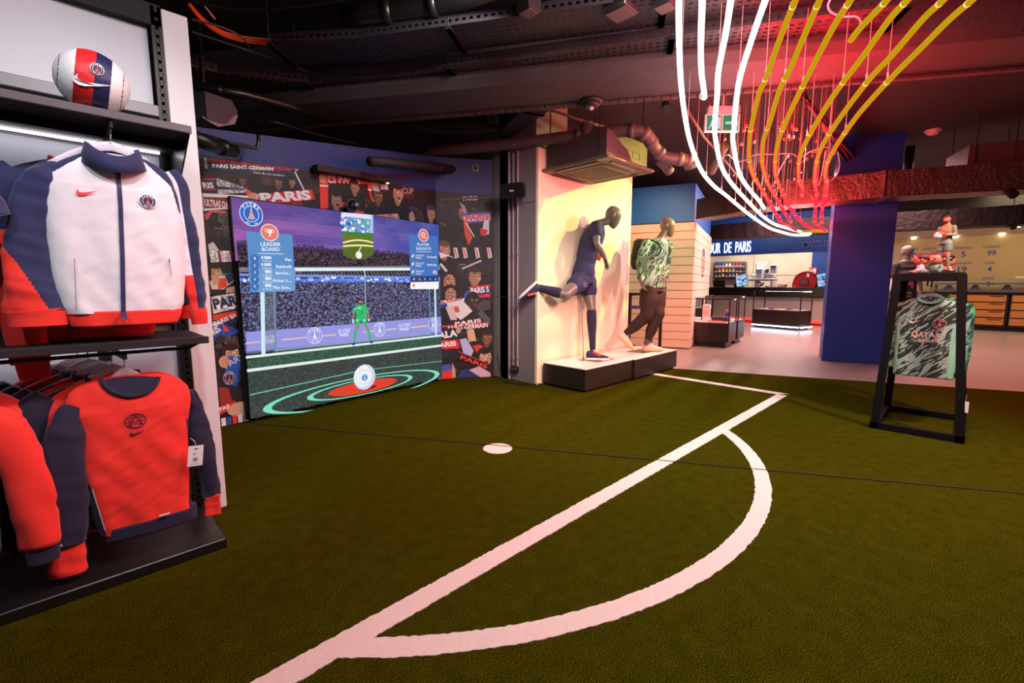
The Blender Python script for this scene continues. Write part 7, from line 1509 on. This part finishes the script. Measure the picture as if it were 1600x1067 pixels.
cv = Canvas(p+Vector((-.011, 0, 0)), (0, -1, 0), Zv, (-1, 0, 0), off=.002); cv.ring(-.045, .02, .035, .035, .012, (240, 226, 226)); cv.rect(.02, .08, -.02, .07, (240, 226, 226)); cv.rect(-.08, .08, -.07, -.05, (240, 226, 226)); cv.build('pictogram', [PRINT], sg_)
# drawers and presses at the right wall
WOOD = mat('drawer_wood', (190, 124, 60), .5, vary=(2.5, .12)); dx = 16.95
for ci in range(5):
    y1 = 1.95-ci*1.30; y0 = y1-1.28; lab = ('leftmost wooden drawer unit below the names wall, behind the jersey stand', 'second wooden drawer unit below the numbered wall', 'third wooden drawer unit, right of the dark divider', 'fourth wooden drawer unit near the right edge', 'fifth wooden drawer unit beyond the right edge')[ci]
    if ci == 4: continue
    t = thing('drawer_unit', lab, 'drawer unit', (17.2, (y0+y1)/2, 0)); b = B(); b.box(dx+.02, 17.58, y0, y1, .10, .95, .003); b.build('carcass', BLACK2, t); b = B(); b.box(dx+.08, 17.5, y0, y1, 0, .10); b.build('plinth', BLACK, t)
    for k in range(4): z0 = .15+k*.198; b = B(); b.box(dx, dx+.02, y0+.05, y1-.03, z0, z0+.168, .002); dr = b.build('drawer', WOOD, t); b = B(); b.box(dx-.02, dx, (y0+y1)/2-.55, (y0+y1)/2-.30, z0+.135, z0+.15, .002); b.build('handle', BLACK, dr)
b = B(); b.box(16.9, 17.6, -5.9, 2.0, .95, .975, .003); tag(b.build('worktop', BLACK2, loc=(17.2, -1, .95)), 'thin black worktop running over the wooden drawers', 'worktop')
def press(lab, x, y, full=False):
    p = PX(x, y, 17.15); p.z = .977; t_ = thing('heat_press', lab, 'heat press', p); b = B(); b.box(p.x-.15, p.x+.2, p.y-.30, p.y+.30, .977, 1.03, .01); b.build('base', mat('press_grey', (92, 96, 112), .4), t_)
    b = B(); b.prism([(p.x-.05, p.y-.1, 1.03), (p.x-.05, p.y+.14, 1.03), (p.x-.05, p.y+.05, 1.17), (p.x-.05, p.y-.02, 1.17)], (.1, 0, 0)); b.build('neck', mat('press_grey', (92, 96, 112), .4), t_)
    b = B(); b.box(p.x-.22, p.x+.22, p.y-.32, p.y+.32, 1.18, 1.215, .008); b.build('platen', mat('press_blue', (26, 96, 170), .4), t_)
    if full:
        b = B(); b.box(p.x-.1, p.x+.2, p.y-.68, p.y-.36, 1.03, 1.50, .03); b.build('tower', mat('press_grey2', (120, 124, 136), .4), t_); b = B(); b.box(p.x-.14, p.x-.1, p.y-.66, p.y-.42, 1.52, 1.60, .01); b.bar((p.x-.1, p.y-.1, 1.36), (p.x-.1, p.y-.6, 1.36), .03); b.build('control_box', EM_, t_)
    return t_
press('blue topped heat press seen left of the stand post', 1483, 457); press('blue topped heat press at the right of the stand', 1524, 457); press('grey heat press machine at the right edge of the picture', 1574, 457, True)

# ---- mannequin in the black jersey, seen from behind
dm = 8.1; BJ = mat('black_jersey', (26, 24, 32), .7, bump=(30, .2, .005)); m3 = thing('mannequin', 'dark mannequin from behind in a black lettered shirt', 'mannequin', Vector((*D(1415, 445, dm).xy, 0)))
fb_ = (F2*.97-R*.1).normalized(); lb = R; c3 = lambda x, y, dd=0: D(x, y, dm+dd)
b = B(); sp_ = [(c3(1414, 480), .15, .11), (c3(1414, 465), .145, .10), (c3(1414.5, 447), .14, .10), (c3(1415, 430), .165, .115), (c3(1415.5, 418), .19, .11), (c3(1416, 410), .15, .075), (c3(1416.2, 407), .062, .06), (c3(1416.3, 400), .054, .056)]
b.sections([(p, lb, fb_, a, c_, 2.2) for p, a, c_ in sp_], 28); head_mannequin(b, c3(1416.5, 394.5), fb_, Zv, lb, .98)
arms = [(c3(1400, 416), c3(1394, 436), c3(1391, 455, -.15)), (c3(1431, 416), c3(1436, 436), c3(1439, 452, .1))]
for s_, e_, w_ in arms: chain(b, [(s_, .054), (e_, .042), (w_, .028)])
hand(b, arms[0][2], Vector((0, 0, -1)), R, F2, curl=.5); hand(b, arms[1][2], Vector((0, 0, -1)), -R, F2, curl=.5)
hp = D(1414, 482, dm)
for sg in (-1, 1): h_ = hp+R*sg*.09; chain(b, [(h_, .09), (h_-Zv*.42, .058), (h_-Zv*.46+R*sg*.02, .056), (Vector((h_.x, h_.y, .09))+R*sg*.03, .034)]); ank = Vector((h_.x, h_.y, 0))+R*sg*.03; chain(b, [(ank+Zv*.05, .045), (ank+Zv*.035+F2*.16, .032)])
skin('body', b, .008, SKINM, m3, 4)
b = B(); b.sections([(c3(1413.5, 482), lb, fb_, .185, .135, 2.3), (c3(1414, 465), lb, fb_, .172, .125, 2.3)]+[(p, lb, fb_, a+.02, c_+.018, 2.3) for p, a, c_ in sp_[2:5]]+[(sp_[5][0], lb, fb_, .165, .09, 2.2), (c3(1416, 408), lb, fb_, .085, .075, 2)], 30)
for s_, e_, w_ in arms: chain(b, [(s_, .072), (s_.lerp(e_, .75), .074)])
jb = skin('jersey', b, .009, BJ, m3, 5, fold=.006)
b = B()
for sg in (-1, 1): h_ = hp+R*sg*.09; chain(b, [(h_, .12), (h_-Zv*.38, .11)])
skin('shorts', b, .009, BJ, m3, 5)
cv = Canvas(D(1415, 430, dm-.5), R, CUP, -FW, step=2e-4); px_text(cv, 'reuter', 1410, 416.5, 1430, 416.5, 3.6, (214, 200, 150)); px_text(cv, 'KARABEC', 1404, 427, 1430, 427, 5, (214, 200, 160)); px_text(cv, '14', 1412, 450, 1428, 450, 15, (226, 110, 110), off=.03); px_text(cv, 'QATAR', 1404, 460, 1425, 460, 4.2, (226, 210, 160)); px_text(cv, 'AIRWAYS', 1408, 464, 1425, 464, 2.4, (226, 210, 160))
cv.build('jersey_lettering', [PRINT], m3, bvh=bvh_of(jb), direc=FW, lift=.004)
# second rail of dark clothes beside it
rp = D(1392, 440, 9.0); t = thing('clothes_rail', 'white clothes rail partly behind the blue column edge', 'clothes rail', (rp.x, rp.y, 0)); b = B(); q_ = R*.5
b.bar((rp.x, rp.y, 1.55), Vector((rp.x, rp.y, 1.55))+R*.12, .02); b.bar(Vector((rp.x, rp.y, 0))+R*.12, Vector((rp.x, rp.y, 1.55))+R*.12, .02); b.bar(Vector((rp.x, rp.y, 0))-R*.4, Vector((rp.x, rp.y, 1.55))-R*.4, .02); b.bar(Vector((rp.x, rp.y, 1.55))-R*.4, Vector((rp.x, rp.y, 1.55)), .02); b.build('frame', WHITEP, t)
b = B(); b.bar(Vector((rp.x, rp.y, .40))-R*.5, Vector((rp.x, rp.y, .40))+R*.2, .5, .05); b.build('lower_shelf', WHITEP, t)
cx_ = Vector((rp.x, rp.y, 0)); Mr = Matrix((R, F2, Zv)).transposed().to_4x4(); Mr.translation = cx_-R*.1
def hung(lab, M, y, m, w_=.2, zt=1.45, L=.6):
    t_ = thing('hanging_shirt', lab, 'shirt', M @ Vector((0, y, zt-L))); cloth('body', [(-.07, zt), (-w_, zt-.06), (-w_*.9, zt-L)], [(.07, zt), (w_, zt-.06), (w_*.9, zt-L)], y, .04, [m], None, t_, M=M, n=32, dz=.03)
    for sg in (-1, 1): sleeve('sleeve', [(sg*(w_-.03), y, zt-.07, .05), (sg*(w_+.03), y, zt-.18, .06), (sg*(w_+.04), y, zt-.30, .06)], [m], None, t_, M=M, n=16, sub=3)
hung('black shirt hanging on the white rail by the column', Mr, .05, BJ); hung('crimson shirt behind the black one on the white rail', Mr, .22, mat('deep_red', (90, 20, 30), .8))

# ================================================================ JERSEY STAND
st = thing('display_stand', 'black tapered metal frame stand holding green jerseys', 'display stand', (5.1, .22, 0))
STB = mat('stand_black', (10, 9, 11), .8, spec=.12); zb_, zt_ = 0, 1.252; fx, bx = 4.68, 5.45
fL, fR = Vector((fx, .485, 0)), Vector((fx, -.02, 0)); tL, tR = PX(1403, 428, 4.78), PX(1502.5, 428, 4.78); tL.z = tR.z = zt_
gL, gR = Vector((bx, .485, 0)), Vector((bx, -.02, 0)); uL, uR = Vector((5.30, tL.y, zt_)), Vector((5.30, tR.y, zt_)); wd = .052

for p, q_, nm in ((fL, tL, 'leg'), (fR, tR, 'leg'), (gL, uL, 'leg'), (gR, uR, 'leg'), (fL, fR, 'floor_bar'), (gL, gR, 'floor_bar'), (fL, gL, 'floor_bar'), (fR, gR, 'floor_bar'), (tL, tR, 'top_bar'), (uL, uR, 'top_bar'), (tL, uL, 'top_bar'), (tR, uR, 'top_bar')):
    e = (q_-p).normalized()*wd/2; up_ = (1, 0, 0) if abs((q_-p).normalized().x) < .8 else (0, 0, 1); zo = Zv*wd/2 if nm == 'floor_bar' else (-Zv*wd/2 if nm == 'top_bar' else Vector((0, 0, 0)))
    b = B(); b.bar(p-e*(0 if nm == 'leg' else 1)+zo, q_+e*(0 if nm == 'leg' else 1)+zo, wd, wd, up=up_); b.build(nm, STB, st)
jc = PX(1447, 530, 4.93).y; b = B(); mid = (tL.y+tR.y)/2; b.cyl((4.80, jc, 1.16), (5.28, mid, 1.16), .008, n=10); b.bar((4.80, mid, 1.16), (4.80, mid, 1.24), .01); b.bar((5.28, mid, 1.16), (5.28, mid, 1.24), .01); b.build('hanging_rod', BLACK2, st)
b = B(); b.box(4.76, 5.32, tR.y-.02, tL.y+.02, zt_, zt_+.012, .002); b.build('top_plate', BLACK2, st)
def sjersey(lab, X, dy, zt, m, front=False, seed=0):
    M = Matrix(((0, 1, 0, X), (-1, 0, 0, 0), (0, 0, 1, 0), (0, 0, 0, 1)))   # local x -> -Y, local y(depth) -> +X
    Q = lambda x, y: (lambda p: (-p.y, p.z))(PX(x, y, X))
    t_ = thing('hanging_jersey', lab, 'jersey', M @ Vector((-jc-dy, 0, zt-.7)), 0, 'green jerseys on the stand')
    xo = -jc-dy; Lp = [(xo-.07, zt), (xo-.115, zt-.02), (xo-.17, zt-.045), (xo-.198, zt-.08), (xo-.198, zt-.2), (xo-.188, zt-.3), (xo-.188, zt-.5), (xo-.183, zt-.645)]; Rp = [(2*xo-a, c_) for a, c_ in Lp]
    lo, hi = xo-.165, xo+.145
    bd_ = cloth('body', Lp, Rp, 0, .042, [m, GSOLID], (lambda x, z, c: 1 if (x < lo or x > hi) and z < zt-.22 else 0), t_, M=M, seed=seed, fold=.010, n=56, dz=.012)
    for sg in (-1, 1):
        sleeve('sleeve', [(xo+sg*.18, .0, zt-.07, .04), (xo+sg*.197, .02, zt-.13, .042), (xo+sg*.203, .035, zt-.28, .040), (xo+sg*.205, .04, zt-.45, .038), (xo+sg*.205, .04, zt-.60, .034)], [m, GSOLID], (lambda a, z, x, f: 1 if f > .95 or (f > .3 and a*sg < -.55) else 0), t_, M=M, seed=seed+1, n=26, sub=5)
    collar('collar', (xo, 0, zt+.008), .078, .045, .018, GSOLID, t_, dip=.045, flare=.010, M=M, lean=.006, wall=.010)
    if front:
        bb = bvh_of(bd_); cv = Canvas((X-.3, 0, 0), (0, -1, 0), Zv, (-1, 0, 0), step=2e-4); W2 = (232, 184, 178)
        def T(t2, x0, y0, x1, y1, h): cv.text(t2, cv.uv(x0, y0), cv.uv(x1, y1), h, W2, off=.01)
        s_ = (X-.3)/X; k = lambda x, y: (-PX(x, y, X-.04).y, PX(x, y, X-.04).z)
        cv.mark('lettering'); cv.text('QATAR', k(1423.5, 527), k(1469, 530), .050, W2, off=.012); cv.text('AIRWAYS', k(1434, 534.5), k(1468, 536), .026, W2, off=.012)
        a_ = k(1421, 504.5); cv.mark('swoosh'); cv.swoosh(a_[0], a_[1], .062, (224, 190, 150)); a_ = k(1468, 506); cv.mark('crest'); cv.crest(a_[0], a_[1], .040, (44, 34, 54), (226, 120, 110), (210, 150, 150)); cv.build('emblems', [PRINT], t_, bvh=bb, direc=(1, 0, 0), lift=.003)
    return t_
ax_ = (Vector((0, -.68, .73)), Vector((0, .73, .68)), Vector((1, 0, 0))); GJ2 = stripe_mat('green_jersey_stand', (136, 166, 152), (22, 44, 36), (10, 24, 20), ax_, 24, .50, .2); GJ3 = stripe_mat('green_jersey_bright', (60, 176, 124), (14, 60, 44), (10, 34, 28), ax_, 30, .50, .25)
sjersey('front green patterned jersey with airline lettering on the stand', 4.93, .0, 1.075, GJ2, True, 60)
for k, (X, dy, lab) in enumerate(((5.02, -.012, 'second bright green jersey just behind the front one'), (5.11, -.016, 'third bright green jersey on the stand'), (5.20, -.018, 'rearmost bright green jersey on the stand'))): sjersey(lab, X, dy, 1.08, GJ3, False, 64+k)
for k, (X, dy) in enumerate(((4.93, 0), (5.02, -.012), (5.11, -.016), (5.20, -.018))):
    M = Matrix(((0, 1, 0, X), (-1, 0, 0, 0), (0, 0, 1, 0), (0, 0, 0, 1))); hanger(('clear hanger of the front green jersey', 'second clear hanger on the jersey stand', 'third clear hanger on the jersey stand', 'rearmost clear hanger on the jersey stand')[k], (-jc-dy, 0, 1.098), .30, .072, M=M, grp='hangers on the jersey stand')
p = PX(1508, 636, 5.1); t = thing('price_tag', 'paper price tag dangling under the green jerseys', 'tag', p); b = B(Matrix.Translation(p)); b.box(-.001, .001, -.02, .02, -.045, .045); b.build('card', WHITEP, t); b = B(); b.tube([p+Zv*.045, p+Zv*.10], .001, 4); b.build('string', WHC, t)

# ---- figures on the stand
def figure_base(c, r, h, nm, parent): b = B(); b.cyl(c, c+Zv*h, r, n=28); return b.build(nm, BLACK2, parent)
zf = zt_+.013; fc = PX(1472, 424, 4.98); fc = Vector((4.98, fc.y, zf)); kf = thing('keeper_figurine', 'tall painted figurine of a player in khaki kit holding a ball', 'figurine', fc)
figure_base(fc, .075, .016, 'disc_base', kf); S_ = .43/1.80; o_ = fc+Zv*.016; fdir = -R*.92+F2*-.25; fdir.normalize(); ldir = fdir.cross(Zv).normalized()
def fp(f, l, u): return o_+(fdir*f+ldir*l+Zv*u)*S_
b = B(); b.sections([(fp(.0, 0, .90), ldir, fdir, .17*S_, .12*S_, 2.2), (fp(.0, 0, 1.05), ldir, fdir, .15*S_, .11*S_, 2.2), (fp(-.01, 0, 1.30), ldir, fdir, .19*S_, .13*S_, 2.2), (fp(-.02, 0, 1.42), ldir, fdir, .21*S_, .11*S_, 2.2), (fp(-.01, 0, 1.49), ldir, fdir, .08*S_, .07*S_, 2), (fp(.01, 0, 1.56), ldir, fdir, .06*S_, .065*S_, 2)], 22)
hh_ = fp(.04, 0, 1.67); b.ball(hh_, .105*S_, 14, (.85, .95, 1.15)); b.ball(fp(.13, 0, 1.66), .025*S_, 8); b.ball(fp(.08, 0, 1.585), .055*S_, 10)
for sg in (-1, 1):
    chain(b, [(fp(0, sg*.20, 1.40), .062*S_), (fp(-.02, sg*.25, 1.14), .052*S_), (fp(.24, sg*.13, 1.14), .040*S_)], 10); chain(b, [(fp(0, sg*.1, .90), .095*S_), (fp(.02, sg*.12, .50), .062*S_), (fp(-.03, sg*.13, .09), .045*S_)], 10); chain(b, [(fp(-.06, sg*.13, .045), .045*S_), (fp(.13, sg*.15, .035), .038*S_)], 10)
KH = mat('figurine_khaki', (116, 116, 84), .45); KG2 = mat('figurine_grey_green', (100, 120, 108), .4); FSK = mat('figurine_skin', (200, 110, 92), .4); FOR = mat('figurine_orange', (226, 70, 40), .45); FHR = mat('figurine_hair', (70, 26, 24), .6)
def fpick(p):
    u = (p-o_).dot(Zv)/S_; f = (p-o_).dot(fdir)/S_
    if u < .10: return 2
    if u < .46: return 0
    if u < .70: return 1
    if u < 1.50: return 2 if (f > .20 and 1.05 < u < 1.25) else 0
    return 3 if (u > 1.69 or (f < .0 and u > 1.60)) or (u < 1.60 and f > .06) else 1
skin('body', b, .0035, [KH, FSK, FOR, FHR], kf, 3, pick=fpick)
b = B(); b.sections([(fp(0, 0, .98), ldir, fdir, .185*S_, .135*S_, 2.3), (fp(0, 0, .86), ldir, fdir, .20*S_, .15*S_, 2.3)], 20)
for sg in (-1, 1): chain(b, [(fp(0, sg*.1, .88), .115*S_), (fp(.01, sg*.115, .68), .110*S_)], 12)
skin('shorts', b, .004, KG2, kf, 3)
b = B(); b.ball(fp(.36, 0, 1.13), .11*S_, 16); b.build('held_ball', WHITEP, kf, smooth=True)
b = B()
for sg in (-1, 1):
    b.ball(fp(.33, sg*.09, 1.17), .062*S_, 10)
    for k in range(4): chain(b, [(fp(.34, sg*(.10-.01*k), 1.20-.03*k), .018*S_), (fp(.44, sg*(.07-.015*k), 1.21-.035*k), .015*S_)], 6)
    chain(b, [(fp(.31, sg*.06, 1.22), .018*S_), (fp(.36, sg*.02, 1.25), .015*S_)], 6)
b.build('gloves', FOR, kf, smooth=True)
def bobble(lab, x, X, s, hairc, bodyc, dirv):
    c = Vector((X, PX(x, 424, X).y, zf)); t_ = thing('bobble_figurine', lab, 'figurine', c, 0, 'big headed figurines on the stand'); f = dirv.normalized(); l = f.cross(Zv)
    b = B(); b.sections([(c, l, f, .028*s, .022*s, 2.4), (c+Zv*.03*s, l, f, .034*s, .026*s, 2.3), (c+Zv*.055*s, l, f, .036*s, .024*s, 2.2), (c+Zv*.066*s, l, f, .014*s, .014*s, 2)], 18)
    for sg in (-1, 1): chain(b, [(c+l*sg*.034*s+Zv*.052*s, .013*s), (c+l*sg*.052*s+Zv*.028*s+f*.01, .013*s), (c+l*sg*.045*s+Zv*.010*s+f*.03, .015*s)], 8)
    b.build('body', bodyc, t_, smooth=True); b = B(); h = c+Zv*.098*s; b.sections([(h-Zv*.036*s, l, f, .026*s, .028*s, 2.2), (h-Zv*.018*s, l, f, .044*s, .044*s, 2.2), (h+Zv*.008*s, l, f, .051*s, .050*s, 2.2), (h+Zv*.030*s, l, f, .046*s, .046*s, 2.2), (h+Zv*.045*s, l, f, .028*s, .028*s, 2)], 22)
    for sg in (-1, 1): b.ball(h+l*sg*.052*s, .010*s, 8)
    b.ball(h+f*.052*s-Zv*.004, .007*s, 8); b.build('head', FSK, t_, smooth=True)
    b = B(); b.sections([(h+Zv*.006*s-f*.006*s, l, f, .054*s, .050*s, 2.2), (h+Zv*.032*s-f*.004*s, l, f, .050*s, .049*s, 2.2), (h+Zv*.050*s-f*.002*s, l, f, .031*s, .032*s, 2), (h+Zv*.054*s, l, f, .01*s, .01*s, 2)], 22); b.build('hair', hairc, t_, smooth=True)
    b = B()
    for sg in (-1, 1): b.ball(h+f*.046*s+l*sg*.018*s+Zv*.004*s, .006*s, 8)
    b.build('eyes', BLACK2, t_, smooth=True)
PK = mat('figurine_pink', (226, 160, 170), .45); GB = mat('figurine_green', (90, 120, 104), .5)
bobble('big headed figurine left on the stand, pink top', 1438, 4.85, 1.0, FHR, PK, -R*.4+F2*.3); bobble('middle big headed figurine in green and pink on the stand', 1460, 4.85, 1.02, FHR, GB, -R*.8-F2*.3); bobble('rear big headed figurine beside the keeper statue', 1480, 5.22, .95, BLACK2, PK, R*.6-F2*.5)
